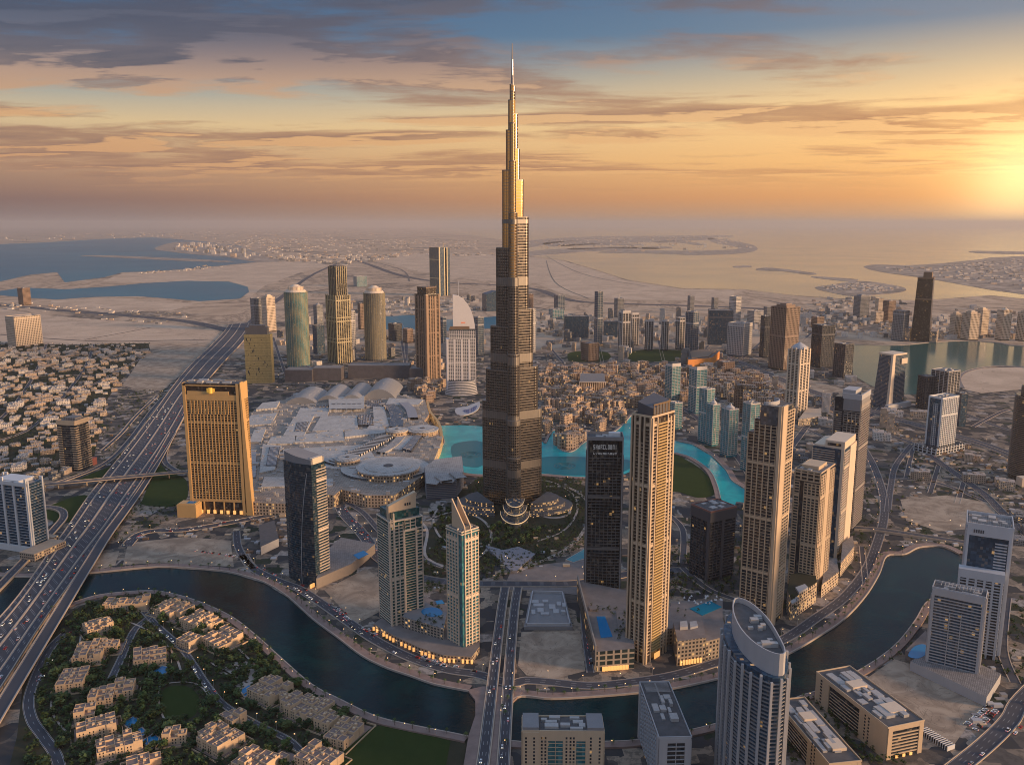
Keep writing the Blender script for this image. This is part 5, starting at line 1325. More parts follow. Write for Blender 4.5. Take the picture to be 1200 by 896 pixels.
    m = MB(); m.prism(smooth([T.loc(u, v, zz) for u, v in ((1064, 768), (1072, 757), (1084, 755), (1086, 765), (1076, 771))], 3, True), zz, zz + .4); T.part('pool', m, POOL)
    m = MB(); m.prism([T.loc(u, v) for u, v in ((1060, 772), (1076, 779), (1092, 764), (1084, 748))], 0, zz - .2); T.part('pool_deck', m, PAVG)
white_blue()

def crown_tower():
    """foreground tower with a lens-shaped plan and a tall curved white crown"""
    cx, cy = gp(884, 905); H = 210.0
    H = hgt(748, cy - 20)
    r = empty('residential_tower', (cx, cy, 0), 0, 'foreground blue tower with a tall curved white crown, standing in front of the canal', 'tower')
    # plan: point at the back left, wide front right
    B = lambda u, v, z: (gp(u, v, z)[0] - cx, gp(u, v, z)[1] - cy)
    z = H
    front = [B(848, 733, z), B(852, 752, z), B(864, 770, z), B(882, 783, z), B(905, 794, z)]
    right = [B(921, 790, z), B(923, 772, z), B(915, 752, z), B(900, 733, z), B(880, 718, z), B(862, 712, z)]
    P = front + right
    ar = sum(P[i][0] * P[(i + 1) % len(P)][1] - P[(i + 1) % len(P)][0] * P[i][1] for i in range(len(P)))
    if ar < 0: P = P[::-1]
    P = smooth(P, 2, True)
    b = MB(); b.prism(P, 0, H); b.build('glass_body', G_BLUE, r)
    m = MB(); zz = 8
    while zz < H - 3: m.prism(ring_poly(P, 1.3), zz, zz + .9, bottom=True); zz += 3.6
    m.build('balcony_bands', GREY, r)
    m = MB(); n = len(P)
    for i in range(n):
        a = ring_poly(P, 1.8)[i]; c = P[i]
        m.box(a[0] - 1.0, a[0] + 1.0, a[1] - 1.0, a[1] + 1.0, 0, H - (0 if i % 2 else 3))
    m.build('piers', LGREY, r)
    # crown: a leaning band rising towards the back
    Q = [B(u, v, H + 20) for u, v in ((861, 700), (878, 704), (898, 721), (912, 742), (921, 763), (908, 765), (886, 754), (868, 736), (859, 716))][::-1]
    if sum(Q[i][0] * Q[(i + 1) % len(Q)][1] - Q[(i + 1) % len(Q)][0] * Q[i][1] for i in range(len(Q))) < 0: Q = Q[::-1]
    Q = smooth(Q, 3, True); zt = lambda y: H + 20
    m = MB()
    Qi = ring_poly(Q, -1.0)
    for i in range(len(Q)):
        j = (i + 1) % len(Q); a, b2, c, d = Q[i], Q[j], Qi[j], Qi[i]
        za, zb = zt(a[1]), zt(b2[1])
        m.poly([(*a, H), (*b2, H), (*b2, zb), (*a, za)]); m.poly([(*c, H), (*d, H), (*d, za), (*c, zb)]); m.poly([(*a, za), (*b2, zb), (*c, zb), (*d, za)])
    m.build('curved_crown', LGREY, r)
    m = MB(); m.prism(ring_poly(Qi, -.3), H, H + 15); m.build('roof', ROOFD, r)
    m = MB(); rr = random.Random(4); xs = [p[0] for p in Qi]; ys = [p[1] for p in Qi]; xm = sum(xs) / len(xs); ym = sum(ys) / len(ys)
    for i in range(12):
        x, y = xm + rr.uniform(-.3, .3) * (max(xs) - min(xs)), ym + rr.uniform(-.33, .33) * (max(ys) - min(ys)); s = rr.uniform(1.5, 4)
        if inside((x - s, y - s), Qi) and inside((x + s, y + s), Qi): m.box(x - s, x + s, y - s * .7, y + s * .7, H + 15, H + 16.5 + i * .3)
    m.build('roof_plant', PLANT, r)
    add_block([(p[0] + cx, p[1] + cy) for p in ring_poly(P, 6)])
    print('crown tower H', H)
crown_tower()

def low_right():
    for lab, corners, zr, back in (('long flat-roofed cream block with a dark glazed long side, beside the canal at lower right', ((964, 788), (986, 780), (1079, 838), (1048, 853)), 36, 0),
                                   ('lower flat-roofed cream block with a roof court, between the crowned tower and the long block', ((915, 822), (937, 815), (1003, 884), (978, 897)), 30, 1)):
        W4 = [gp(u, v, zr) for u, v in corners]
        cx, cy = sum(p[0] for p in W4) / 4, sum(p[1] for p in W4) / 4
        L, Rb = W4[0], W4[3]
        ux, uy = W4[3][0] - W4[0][0], W4[3][1] - W4[0][1]; D = math.hypot(ux, uy); W = math.hypot(W4[2][0] - W4[3][0], W4[2][1] - W4[3][1])
        a = math.atan2(-uy, -ux) - math.pi / 2        # local +y runs from the near corner to the far-left corner
        r = empty('office_block', (cx, cy, 0), a, lab, 'building')
        H = zr - 1.5
        b = MB(); b.box(-W / 2, W / 2, -D / 2, D / 2, 0, H); b.build('glass_body', G_DARK, r)
        m = MB()
        panel(m, W, D, 'L', 0, .36, 0, H, 1.2); panel(m, W, D, 'L', .80, 1, 0, H, 1.2); panel(m, W, D, 'L', .36, .80, H - 3, H, 1.1); panel(m, W, D, 'F', 0, .12, 0, H, 1.3); panel(m, W, D, 'F', .88, 1, 0, H, 1.3); panel(m, W, D, 'F', .12, .88, H - 4, H, 1.2)
        for f in 'RK': grid(m, W, D, f, 0, 1, 4, H - 2, 3.6, 1.3, .8, 5, 1.4, 1.0)
        balcony(m, W, D, 'F', .12, .88, 4, H - 5, 3.6, .9, 0, 1.0); balcony(m, W, D, 'L', .37, .79, 4, H - 5, 3.6, .5, 0, .4)
        parapet(m, W, D, H, 1.6, .8, 0, 1.0); m.build('stone_frame', TAN, r)
        m = MB()
        for k in range(8):
            for s in (.22, .27): fbox(m, W, D, 'L', D * s, D * s + 2, 4 + k * 3.6, 6 + k * 3.6, 1.0, 1.35)
            fbox(m, W, D, 'L', D * .9, D * .9 + 3, 4 + k * 3.6, 6 + k * 3.6, 1.0, 1.35)
        m.build('small_windows', G_DARK, r)
        m = MB(); m.box(-W / 2 + .2, W / 2 - .2, -D / 2 + .2, D / 2 - .2, H, H + .4); roofplant(m, W, D, H + .4, 16, .88, 3.5, 1, 21 + back); roofplant(m, W * .95, D * .9, H + .42, 14, .9, 1.4, 1, 31 + back); m.build('roof', [ROOFD, PLANT], r)
        m = MB(); m.box(-W * .22, W * .2, D * .1, D * .22, H + .5, H + 4.6); m.box(-W * .1, W * .35, -D * .35, -D * .2, H + .5, H + 3.8); m.build('stair_core', CREAM, r)
        m = MB()
        for k in range(3): m.box(W * (-.25 + k * .2), W * (-.25 + k * .2) + 3, -D / 2 - 2, -D / 2 - 1.3, .5, 3.5)
        m.build('lit_entrance', SHOP, r)
        add_block(W4)
low_right()

def near_two():
    for lab, corners, zr, st in (('narrow grey slab seen from above with rooftop pergolas, in front of the canal', ((750.5, 800), (783, 797), (808.5, 859), (774, 866)), 62, 's'),
                                 ('tan apartment block with teal window bays facing the camera, at the bottom edge', ((614, 838), (704, 838.5), (708.5, 856), (611, 855)), 52, 't')):
        W4 = [gp(u, v, zr) for u, v in corners]
        if st == 's':
            W4 = [W4[0], W4[1], W4[2], W4[3]]
        cx, cy = sum(p[0] for p in W4) / 4, sum(p[1] for p in W4) / 4
        bx, by = (W4[2][0] - W4[3][0] + W4[1][0] - W4[0][0]) / 2, (W4[2][1] - W4[3][1] + W4[1][1] - W4[0][1]) / 2
        W = math.hypot(bx, by); a = math.atan2(by, bx)
        dx, dy = (W4[0][0] - W4[3][0] + W4[1][0] - W4[2][0]) / 2, (W4[0][1] - W4[3][1] + W4[1][1] - W4[2][1]) / 2
        D = abs(-dx * math.sin(a) + dy * math.cos(a)) if st == 't' else math.hypot(dx, dy)
        if st == 's': a = math.atan2(dy, dx) - math.pi / 2; W = abs(bx * math.cos(a) + by * math.sin(a))
        r = empty('apartment_block', (cx, cy, 0), a, lab, 'building'); H = zr - 1.4
        b = MB(); b.box(-W / 2, W / 2, -D / 2, D / 2, 0, H); b.build('glass_body', G_TEAL if st == 't' else G_DARK, r)
        m = MB()
        if st == 't':
            for f0, f1 in ((0, .2), (.2, .31), (.50, .66), (.78, 1.0)): panel(m, W, D, 'F', f0, f1, 0, H, 1.0 if f0 else 1.6)
            grid(m, W, D, 'F', .31, .5, 4, H - 8, 3.6, .7, .5, 4.2, .5, .6); grid(m, W, D, 'F', .66, .78, 4, H - 8, 3.6, .7, .5, 4.2, .5, .6); panel(m, W, D, 'F', .31, .78, H - 9, H, .9)
            for f in 'LRK': grid(m, W, D, f, 0, 1, 4, H, 3.6, 1.4, .9, 4.4, 1.8, 1.0)
        else:
            panel(m, W, D, 'F', 0, .25, 0, H, 1.2); panel(m, W, D, 'F', .82, 1, 0, H, 1.2); panel(m, W, D, 'F', .25, .82, H - 4, H, 1.1); grid(m, W, D, 'F', .25, .82, 4, H - 4, 3.6, .9, .8, 5, .6, .9)
            for f in 'LRK': grid(m, W, D, f, 0, 1, 4, H - 2, 3.6, .9, .8, 5, 1.0, .9)
            panel(m, W, D, 'L', 0, .06, 0, H, 1.2); panel(m, W, D, 'L', .94, 1, 0, H, 1.2)
        parapet(m, W, D, H, 1.8, .8, 0, .8); m.build('stone_frame', TAN if st == 't' else LGREY, r)
        if st == 't':
            m = MB()
            for k in range(12):
                for f0 in (.03, .13, .225, .27, .53, .58, .62, .83, .94): fbox(m, W, D, 'F', W * f0, W * f0 + 1.8, 4 + k * 3.6, 6.2 + k * 3.6, 1.0 if f0 > .2 else 1.6, 1.06 if f0 > .2 else 1.66)
            m.build('small_windows', G_DARK, r)
            m = MB()
            for f0 in (.0, .8): m.box(-W / 2 + W * f0, -W / 2 + W * (f0 + .2), -D / 2, D / 2, H, H + 4.5)
            m.build('roof_pavilion', GREY, r)
        m = MB(); m.box(-W / 2 + .2, W / 2 - .2, -D / 2 + .2, D / 2 - .2, H, H + .4)
        if st == 't': roofplant(m, W * .7, D, H + .4, 14, .84, 3.0, 1, 41)
        else:
            roofplant(m, W, D * .62, H + .4, 12, .8, 3.5, 1, 42)
            for i in range(9): m.box(-W * .42, W * .42, D * .28 + i * D * .022, D * .28 + i * D * .022 + .4, H + 2.6, H + 3.0, 1, bottom=True)
            m.box(-.5, .5, 0, D * .47, H + .4, H + 2, 1)
        m.build('roof', [ROOFD, PLANT], r); add_block(W4)
near_two()
# ---- white hotel with a sail-shaped crown, left of the supertall
def sail_hotel():
    T = Tower('hotel_tower', 'white hotel tower with a sail-shaped curved crown and mast, left of the tallest tower', 'hotel', (520, 523, 557, 386, 462), a=6, d=34)
    W, D, H = T.w, T.d, T.H
    z1 = T.z(398)
    b = MB(); b.box(-W / 2, W / 2, -D / 2, D / 2, 0, z1); b.box(-W * .40, W / 2 - 1, -D / 2 + 1, D / 2 - 1, z1, H); T.part('glass_body', b, G_GREY)
    m = MB()
    for f in 'FLRK': grid(m, W, D, f, 0, 1, 30, z1, 3.7, 1.5, 1.0, 3.4, 1.5, 1.2)
    grid(m, W, D, 'F', .10, 1, z1, H - 4, 3.7, 1.5, .2, 3.4, 1.6, .3)
    for f0 in (0, .24, .5, .76): panel(m, W, D, 'F', f0, f0 + .05, 0, z1, 1.8)
    m.box(-W / 2 - 1.5, W / 2 + 1.5, -D / 2 - 1.5, D / 2 + 1.5, z1, z1 + 2); T.part('white_frame', m, pm('bright_white_cladding', (.72, .66, .62), .5, var=.05, vscale=.1))
    m = MB(); zt = T.z(346); x0, x1 = -W * .26, W * .50; pts = [(x0, z1 + 2), (x1, z1 + 2)] + [(x0 + (x1 - x0) * math.cos(R(a)), H - 6 + (zt - H + 6) * math.sin(R(a))) for a in range(0, 91, 10)]
    n = len(pts); y0, y1 = -D * .1, D * .4
    m.poly([(x, y0, z) for x, z in pts]); m.poly([(x, y1, z) for x, z in pts][::-1])
    for i in range(n): a, c = pts[i], pts[(i + 1) % n]; m.poly([(a[0], y0, a[1]), (a[0], y1, a[1]), (c[0], y1, c[1]), (c[0], y0, c[1])])
    T.part('sail_crown', m, MC['bright_white_cladding'])
    m = MB(); m.box(-W * .38, W * .30, -D / 2 + .2, -D / 2 + 3, H, H + 9); T.part('attic', m, BROWN)
    m = MB()
    for i in range(4): m.box(W * .02 + i * 3.4, W * .02 + i * 3.4 + 2.4, y0 - .5, y0 - .1, H + 17, H + 21, bottom=True)
    T.part('sign_lettering', m, pm('sign_red', (.55, .12, .05), .5, emit=(1, .3, .1), es=.4))
    m = MB(); m.cyl(-W * .05, D * .2, .9, H, T.z(330), 8, r1=.3); T.part('mast', m, WHITE)
    m = MB(); e = MB(); bx, by = T.loc(541, 462)
    for k in range(9):
        r0 = 44 + 7 * (1 - k / 9.0); pts = [(bx + r0 * math.cos(R(t)), by + 14 + r0 * .62 * math.sin(R(t))) for t in range(150, 392, 12)]
        m.prism(pts, k * 5 + (0.0 if k else 0), k * 5 + 2.4); e.prism(ring_poly(pts, -1.5), k * 5 + 2.4, k * 5 + 5)
    T.part('curved_balcony_base', m, MC['bright_white_cladding']); T.part('base_glazing', e, G_GREY)
    m = MB(); m.prism(smooth([T.loc(u, v) for u, v in ((534, 480), (548, 477), (562, 472), (560, 481), (548, 487), (536, 487))], 3, True), 1, 4); T.part('terrace', m, LGREY)
    m = MB(); m.prism(smooth([T.loc(u, v, 4) for u, v in ((542, 481), (550, 479), (559, 475), (557, 480), (549, 484))], 3, True), 4, 4.4); T.part('pool', m, pm('pool_deep', (.01, .08, .25), .08))
    add_block([gp(u, v) for u, v in ((516, 455), (565, 455), (566, 490), (520, 490))])
sail_hotel()

# ---- the row of towers behind the mall
simple_tower('office_block', 'olive stone block with scattered dark openings, behind the highway at the mall', 'building', (284, 284.8, 316, 392, 449), None, a=2, d=30) if False else None
def olive():
    T = Tower('office_block', 'olive stone block with scattered dark openings, beside the highway behind the gold hotel', 'building', (285, 285.5, 316.5, 392, 449), a=3, w=None, d=34)
    W, D, H = T.w, T.d, T.H
    b = MB(); b.box(-W / 2, W / 2, -D / 2, D / 2, 0, H); T.part('stone_body', b, pm('olive_stone', (.27, .22, .10), .75, var=.3, vscale=.12))
    m = MB(); rr = random.Random(8)
    for i in range(34):
        s, z = rr.uniform(.05, .9) * W, rr.uniform(.1, .9) * H; fbox(m, W, D, 'F', s, s + rr.uniform(1.5, 4), z, z + rr.choice((3, 3, 9)), 0, .15)
    for k in range(18): fbox(m, W, D, 'F', 0, W, 6 + k * H / 19, 6.5 + k * H / 19, 0, .08)
    T.part('openings', m, G_DARK)
    m = MB(); m.box(-W * .44, W * .38, -D * .4, D * .4, H, H + 24); m.box(-W * .3, W * .3, -D * .3, D * .3, H + 24, H + 30); T.part('roof_cap', m, DGREY)
olive()
NEAR = dict(fl=3.8)
def round_tower(name, label, u, vt, vb, rpx, left_gl, right_gl, frame, crown=True):
    Y = yv(vb); H = hgt(vt, Y); X = (u - 600) / 1000.0 * depth(Y, H * .5); r0 = rpx / 1000.0 * depth(Y, H * .5)
    r = empty(name, (X, Y + r0, 0), 0, label, 'tower'); n = 28
    c = [(r0 * math.cos(2 * math.pi * i / n), r0 * .9 * math.sin(2 * math.pi * i / n)) for i in range(n)]
    b = MB(); b.prism(c, 0, H); b.build('glass_body', left_gl, r)
    m = MB(); z = 8
    while z < H: m.prism(ring_poly(c, .7), z, z + .9, bottom=True); z += 3.9
    for i in range(n):
        t = 2 * math.pi * (i + .5) / n; x, y = (r0 + .3) * math.cos(t), (r0 * .9 + .3) * math.sin(t); m.box(x - .35, x + .35, y - .35, y + .35, 0, H + 2)
    m.build('facade_frame', frame, r)
    m = MB(); m.cyl(0, 0, r0 * .95, H, H + 8, 24, r1=r0 * .82); m.cyl(0, 0, r0 * .62, H + 8, H + 20, 20); m.cyl(0, 0, r0 * .5, H + 20, H + 28, 20, r1=r0 * .2)
    for i in range(12):
        t = 2 * math.pi * i / 12; m.box(r0 * .7 * math.cos(t) - .5, r0 * .7 * math.cos(t) + .5, r0 * .7 * math.sin(t) - .5, r0 * .7 * math.sin(t) + .5, H + 8, H + 22)
    m.build('crown', CREAM, r)
    add_block([(X - r0 - 4, Y - 4), (X + r0 + 4, Y - 4), (X + r0 + 4, Y + 2 * r0 + 4), (X - r0 - 4, Y + 2 * r0 + 4)])
GOLDF = pm('pale_gold_frame', (.50, .40, .22), .45, var=.1)
round_tower('residential_tower', 'rounded teal and gold ribbed tower with a drum crown, left of the dark bundled tower', 345, 343, 431, 13.5, G_TEAL, None, GOLDF)
round_tower('residential_tower', 'rounded pale gold tower with a domed crown, right of the dark bundled tower', 437.5, 344, 423, 12.5, G_GREY, None, GOLDF)
def bundled():
    T = Tower('hotel_tower', 'dark brown bundled tower with gold piers, between two rounded towers behind the mall', 'tower', (381, 393, 410, 340, 426), a=40)
    W, D, H = T.w, T.d, T.H; z1, z2 = H, T.z(313)
    b = MB(); b.box(-W / 2, W / 2, -D / 2, D / 2, 0, H * .92); b.box(-W * .36, W * .36, -D * .44, D * .36, H * .92, z2); T.part('glass_body', b, G_BLACK)
    m = MB()
    for f in 'FLRK':
        grid(m, W, D, f, 0, 1, 8, H * .92, 3.9, .5, .4, 0, 0, 0)
        for i in range(7): panel(m, W, D, f, i / 6.6, i / 6.6 + .035, 0, H * .92 + 3, 1.3)
    for i in range(6):
        x = -W * .36 + i * W * .138; m.box(x, x + 1.4, -D * .44 - 1.0, -D * .44, H * .92, z2 + 3); m.box(-W * .36 - 1, -W * .36, -D * .44 + i * D * .15, -D * .44 + i * D * .15 + 1.4, H * .92, z2 + 3)
    for k in (.33, .62): m.box(-W / 2 - 1, W / 2 + 1, -D / 2 - 1, D / 2 + 1, H * k, H * k + 2.5, bottom=True)
    T.part('piers', m, GOLDF)
    m = MB(); m.box(-W * .3, W * .3, -D * .36, D * .3, z2, z2 + 4); T.part('roof', m, ROOFD)
bundled()
def brown_twin():
    T = Tower('hotel_tower', 'brown stone tower with stepped shoulders and dark glass strips, left of the white sail hotel', 'tower', (486, 499, 515, 340, 445), a=40)
    W, D, H = T.w, T.d, T.H
    b = MB(); b.box(-W / 2, W / 2, -D / 2, D / 2, 0, H * .95); b.box(-W * .4, W * .34, -D * .4, D * .4, H * .95, H + 6); T.part('glass_body', b, G_BROWN)
    m = MB()
    for f in 'FLRK':
        for a, c in ((0, .16), (.26, .34), (.44, .5), (.6, .74), (.9, 1)): panel(m, W, D, f, a, c, 0, H * (.95 if a in (0, .9) else .93), 1.4)
        grid(m, W, D, f, 0, 1, 8, H * .93, 3.9, .9, .6, 0, 0, 0)
    T.part('stone_piers', m, pm('brown_stone', (.30, .19, .12), .6, var=.15, vscale=.1, streak=True))
    m = MB(); m.box(-W * .42, W * .36, -D * .42, D * .42, H + 6, H + 9, bottom=True)
    for i in range(5): m.box(-W * .42 + i * W * .17, -W * .42 + i * W * .17 + 1.2, -D * .42, -D * .40, H + 9, H + 14)
    T.part('crown', m, BROWN)
brown_twin()
def far_twin():
    T = Tower('hotel_tower', 'tall blue-grey twin slab with a thin gold spire, far behind the brown tower', 'tower', (503, 514, 527, 290, 347), a=42)
    W, D, H = T.w, T.d, T.H
    b = MB(); b.box(-W / 2, W * .06, -D / 2, D / 2, 0, H); b.box(W * .2, W / 2, -D / 2, D / 2, 0, H - 8); T.part('glass_body', b, G_BLUE)
    m = MB(); grid(m, W, D, 'L', 0, 1, 6, H, 8, .6, .5, 9, .8, .7); panel(m, W, D, 'F', 0, .1, 0, H + 4, 1.5); panel(m, W, D, 'F', .46, .54, 0, H, 1.5); panel(m, W, D, 'F', .7, .78, 0, H + 2, 1.5); m.cyl(W * .34, 0, 3.0, H - 8, H + 42, 8, r1=.4); T.part('piers', m, GOLDF)
far_twin()
# low dark retail block behind the mall vaults
def mall_back():
    pc = gp(405, 446); r = empty('retail_block', (pc[0], pc[1], 0), 0, 'long low dark block across the foot of the towers behind the vaulted roofs', 'building')
    b = MB()
    for u0, u1, v, zt in ((334, 366, 447, 40), (367, 400, 446, 44), (408, 480, 443, 44), (480, 497, 444, 36)):
        p0, p1 = gp(u0, v), gp(u1, v); d = 60; b.prism([(p0[0] - pc[0], p0[1] - pc[1]), (p1[0] - pc[0], p1[1] - pc[1]), (p1[0] - pc[0], p1[1] - pc[1] + d), (p0[0] - pc[0], p0[1] - pc[1] + d)], 0, zt, 0, 1)
    b.build('wing_block', [pm('dark_panel', (.10, .09, .095), .6, var=.3, vscale=.08), ROOF], r); add_block([gp(u, v) for u, v in ((334, 450), (497, 446), (497, 436), (334, 438))])
mall_back()

GFR = pm('soft_grey_frame', (.30, .29, .29), .6, var=.1); WFR = pm('soft_white_frame', (.55, .50, .46), .55, var=.08); DFR = pm('soft_dark_frame', (.09, .09, .10), .5, var=.1); BFR = pm('soft_brown_frame', (.27, .18, .13), .6, var=.12)
S = {'dark': dict(gl=G_DARK, fr=DFR), 'blue': dict(gl=G_BLUE, fr=GFR, ps=9), 'glassblk': dict(gl=G_BLUE, fr=DFR, st=.3, so=.15, ps=12, pw=.4, po=.2), 'grey': dict(gl=G_GREY, fr=GFR), 'white': dict(gl=G_GREY, fr=WFR, st=1.3, pw=1.2), 'teal': dict(gl=G_TEAL, fr=WFR, st=.9, pw=.8, ps=6),
     'brown': dict(gl=G_BROWN, fr=BFR, st=1.4, pw=1.5), 'cream': dict(gl=G_BROWN, fr=CREAM, st=1.5, pw=2.0), 'fins': dict(gl=G_DARK, fr=WFR, st=.5, ps=7, pw=1.4, po=1.2)}
TT = [
 # ul, ue, ur, vt, vb, style, name, label, extras
 (293, 297, 307, 350, 387, 'grey', 'tower', 'grey slab tower touching the back of a pale gold tower near the highway bend', {}),
 (306, 312, 322, 349, 389, 'cream', 'tower', 'pale gold residential tower in front of a grey slab, at the highway bend', dict(crown='step')),
 (298, 301, 307, 365, 383, 'blue', 'tower', 'short blue tower tucked before the pale gold tower', {}),
 (366, 371, 380, 382, 415, 'glassblk', 'tower', 'low navy glass tower between the teal and gold tower and the bundled tower', {}),
 (367, 371, 378, 358, 382, 'grey', 'tower', 'pale ribbed tower peeking above the low navy glass tower', dict(crown='dome')),
 (407, 411, 416, 365, 410, 'white', 'tower', 'white tower just right of the dark bundled tower', {}),
 (419, 422, 427, 356, 386, 'brown', 'tower', 'brown tower half hidden by the pale gold domed tower', {}),
 (455, 462, 471, 380, 400, 'dark', 'office_block', 'squat dark block beside the small lagoon', {}),
 (472, 477, 484, 386, 402, 'brown', 'office_block', 'short brown block right of the squat dark block by the lagoon', {}),
 (414, 418, 430, 324, 336, 'teal', 'office_block', 'far teal domed hall beyond the rounded gold tower', {}),
 (565, 570, 582, 341, 365, 'glassblk', 'tower', 'dark tapering glass block left of the tallest tower, far back', dict(wedge=.15)),
 (555, 560, 567, 372, 416, 'blue', 'tower', 'blue and white slim tower right behind the white sail hotel', dict(crown='flat')),
 (516, 519, 523, 372, 410, 'blue', 'tower', 'narrow blue tower glimpsed between brown tower and sail hotel', {}),
 (617.5, 620, 625, 345, 362, 'brown', 'tower', 'brown tower peeping out right of the tallest tower', {}),
 (619, 623, 628, 363, 414, 'white', 'tower', 'slim white tower close against the right side of the tallest tower', {}),
 (649.5, 654, 662, 346, 364, 'blue', 'tower', 'twin-shafted blue tower on the far shore right of the tallest tower', {}),
 (643, 648, 661, 363, 374, 'teal', 'office_block', 'low teal glass hall beneath the twin-shafted blue tower', {}),
 (660, 661.5, 690, 371, 396, 'glassblk', 'office_block', 'wide navy glass box right of the tallest tower', dict(d=60)),
 (707, 708, 724, 377, 395, 'glassblk', 'office_block', 'smaller navy glass box right of the spired slim tower', dict(d=50)),
 (697, 701, 707, 342, 406, 'blue', 'tower', 'slim silver blue tower with a rooftop mast rising alone', dict(spire=45, podium=.4)),
 (720, 724, 731, 350, 372, 'grey', 'tower', 'grey tower under construction with a crane on top', dict(crown='crane')),
 (725, 730, 739.5, 367, 412, 'fins', 'tower', 'first ribbed tower of the row behind the green park', dict(crown='screen')),
 (737.5, 741, 749, 369, 405, 'fins', 'tower', 'second ribbed tower overlapping the first, behind the green park', dict(crown='screen')),
 (756, 760, 766, 377, 411, 'fins', 'tower', 'ribbed tower third from left behind the green park', dict(crown='screen')),
 (775.5, 779, 784, 377, 411, 'fins', 'tower', 'ribbed tower fourth from left behind the green park', dict(crown='screen')),
 (792.5, 797, 803, 373, 410, 'fins', 'tower', 'ribbed tower left of the orange-edged blue tower', {}),
 (804, 813, 819.5, 366, 414, 'blue', 'tower', 'blue tower with a glowing orange right edge above the orange hall', {}),
 (806, 809, 814, 347, 367, 'grey', 'tower', 'slim grey tower far behind the orange-edged blue tower', {}),
 (834, 837, 842, 349, 364, 'grey', 'tower', 'slim grey tower standing above the teal curved block', {}),
 (855, 863, 869, 348, 381, 'white', 'tower', 'white-edged tower right behind the teal curved block', {}),
 (829, 831, 859.5, 364, 404, 'glassblk', 'office_block', 'big teal-black curved glass block with a sign, right of the orange-edged tower', dict(d=70)),
 (853, 872, 882, 380, 418, 'white', 'office_block', 'pale grey gridded block with a dark right side, right of the orange hall', {}),
 (892, 897, 905, 371, 419, 'dark', 'tower', 'dark twin-fin tower left of the big pinkish tower', {}),
 (876, 884, 895, 365, 382, 'white', 'office_block', 'white portal-framed block behind the gridded block', {}),
 (895, 899, 906, 360, 376, 'grey', 'tower', 'grey tower behind the dark twin-fin tower', {}),
 (904, 922, 938, 361, 434, 'brown', 'tower', 'bulky brown and grey tower with striped faces, tallest of the middle right', dict(crown='step')),
 (952, 964, 979, 382, 431, 'dark', 'tower', 'black glass tower in front of the sandy strip, taller of two', {}),
 (978, 991, 1001, 404, 443, 'dark', 'tower', 'lower black glass tower with a green glass fin, left of the bay', {}),
 (1001, 1009, 1019.5, 348, 372, 'grey', 'tower', 'wide grey stepped tower near the far marina', dict(crown='step')),
 (1021, 1027, 1035.5, 366, 379, 'cream', 'office_block', 'low tan block right of the wide grey stepped tower', {}),
 (1035, 1042, 1050, 353, 378, 'brown', 'tower', 'tan and brown tower left of the dark slab at the bay', {}),
 (1026, 1030, 1036, 350, 368, 'cream', 'tower', 'pale tower behind the low tan block at the far marina', {}),
 (1047, 1060, 1066, 365, 400, 'grey', 'tower', 'grey slab tower on the far bank of the bay, left of the tallest there', {}),
 (1114, 1120, 1128, 369, 396, 'cream', 'tower', 'first tan residential tower on the far bank of the bay', dict(crown='step')),
 (1128, 1138, 1149, 368, 399, 'cream', 'tower', 'widest tan residential tower on the far bank of the bay', dict(crown='step')),
 (1143, 1152, 1160, 364, 395, 'cream', 'tower', 'third tan residential tower on the far bank, right of the widest', dict(crown='step')),
 (1169, 1177, 1186.5, 364, 399, 'cream', 'tower', 'fourth tan residential tower on the far bank, with a crown', dict(crown='dome')),
 (1193, 1203, 1212, 367, 400, 'cream', 'tower', 'tan residential tower cut by the right edge, on the far bank', dict(crown='step')),
 (951, 958, 966, 372, 385, 'brown', 'office_block', 'low brown block beyond the black glass towers', {}),
 # bay-side and right foreground
 (1076, 1086, 1097, 442, 480, 'dark', 'tower', 'black glass tower at the sandy islet, left of its taller neighbour', {}),
 (1092, 1112, 1125.5, 436, 482, 'fins', 'office_block', 'black block with white edge fins beside the sandy islet', {}),
 (1120, 1127, 1135, 462, 500, 'glassblk', 'office_block', 'small navy block behind the white lattice tower', {}),
 # residences round the turquoise lake
 (780, 788, 798, 430, 470, 'teal', 'residential_tower', 'teal and white residence, farthest left of the lakeside group', dict(crown='screen')),
 (808, 817, 829, 434, 485, 'teal', 'residential_tower', 'teal residence with white side, behind the lake curve', dict(crown='screen')),
 (820, 829, 838, 457, 520, 'teal', 'residential_tower', 'turquoise glass residence on the lake promenade, left of its round neighbour', {}),
 (829, 836, 844, 475, 523, 'teal', 'residential_tower', 'lower turquoise residence with a rounded roof on the lake promenade', dict(crown='dome')),
 (846, 855, 866, 481, 536, 'teal', 'residential_tower', 'pale blue residence with a drum roof, third along the lake promenade', dict(crown='dome')),
 (871, 880, 891, 474, 553, 'teal', 'residential_tower', 'tall aqua glass residence left of the tallest cluster tower', dict(crown='flat')),
 (784, 791, 800, 473, 503, 'teal', 'residential_tower', 'short teal glass block peeping right of the very tall tan tower', {}),
 (848, 852, 857, 450, 468, 'cream', 'tower', 'slim yellow-lit old town tower', {}),
 (861, 865, 871, 452, 484, 'brown', 'tower', 'slim brown old town tower right of the yellow-lit one', {}),
 (841, 848, 861, 425, 441, 'brown', 'office_block', 'square brown block right of the orange hall', {}),
 (681, 690, 702, 403, 424, 'brown', 'tower', 'brown block standing behind the floodlit colonnade hall', {}),
 # left side
 (0, 16, 47, 372, 407, 'cream', 'office_block', 'stepped tan stone block at the left edge beyond the villas', dict(d=70)),
 (20, 26, 35, 338, 358, 'brown', 'tower', 'brown tower by the lagoon at the far left', {}),
]
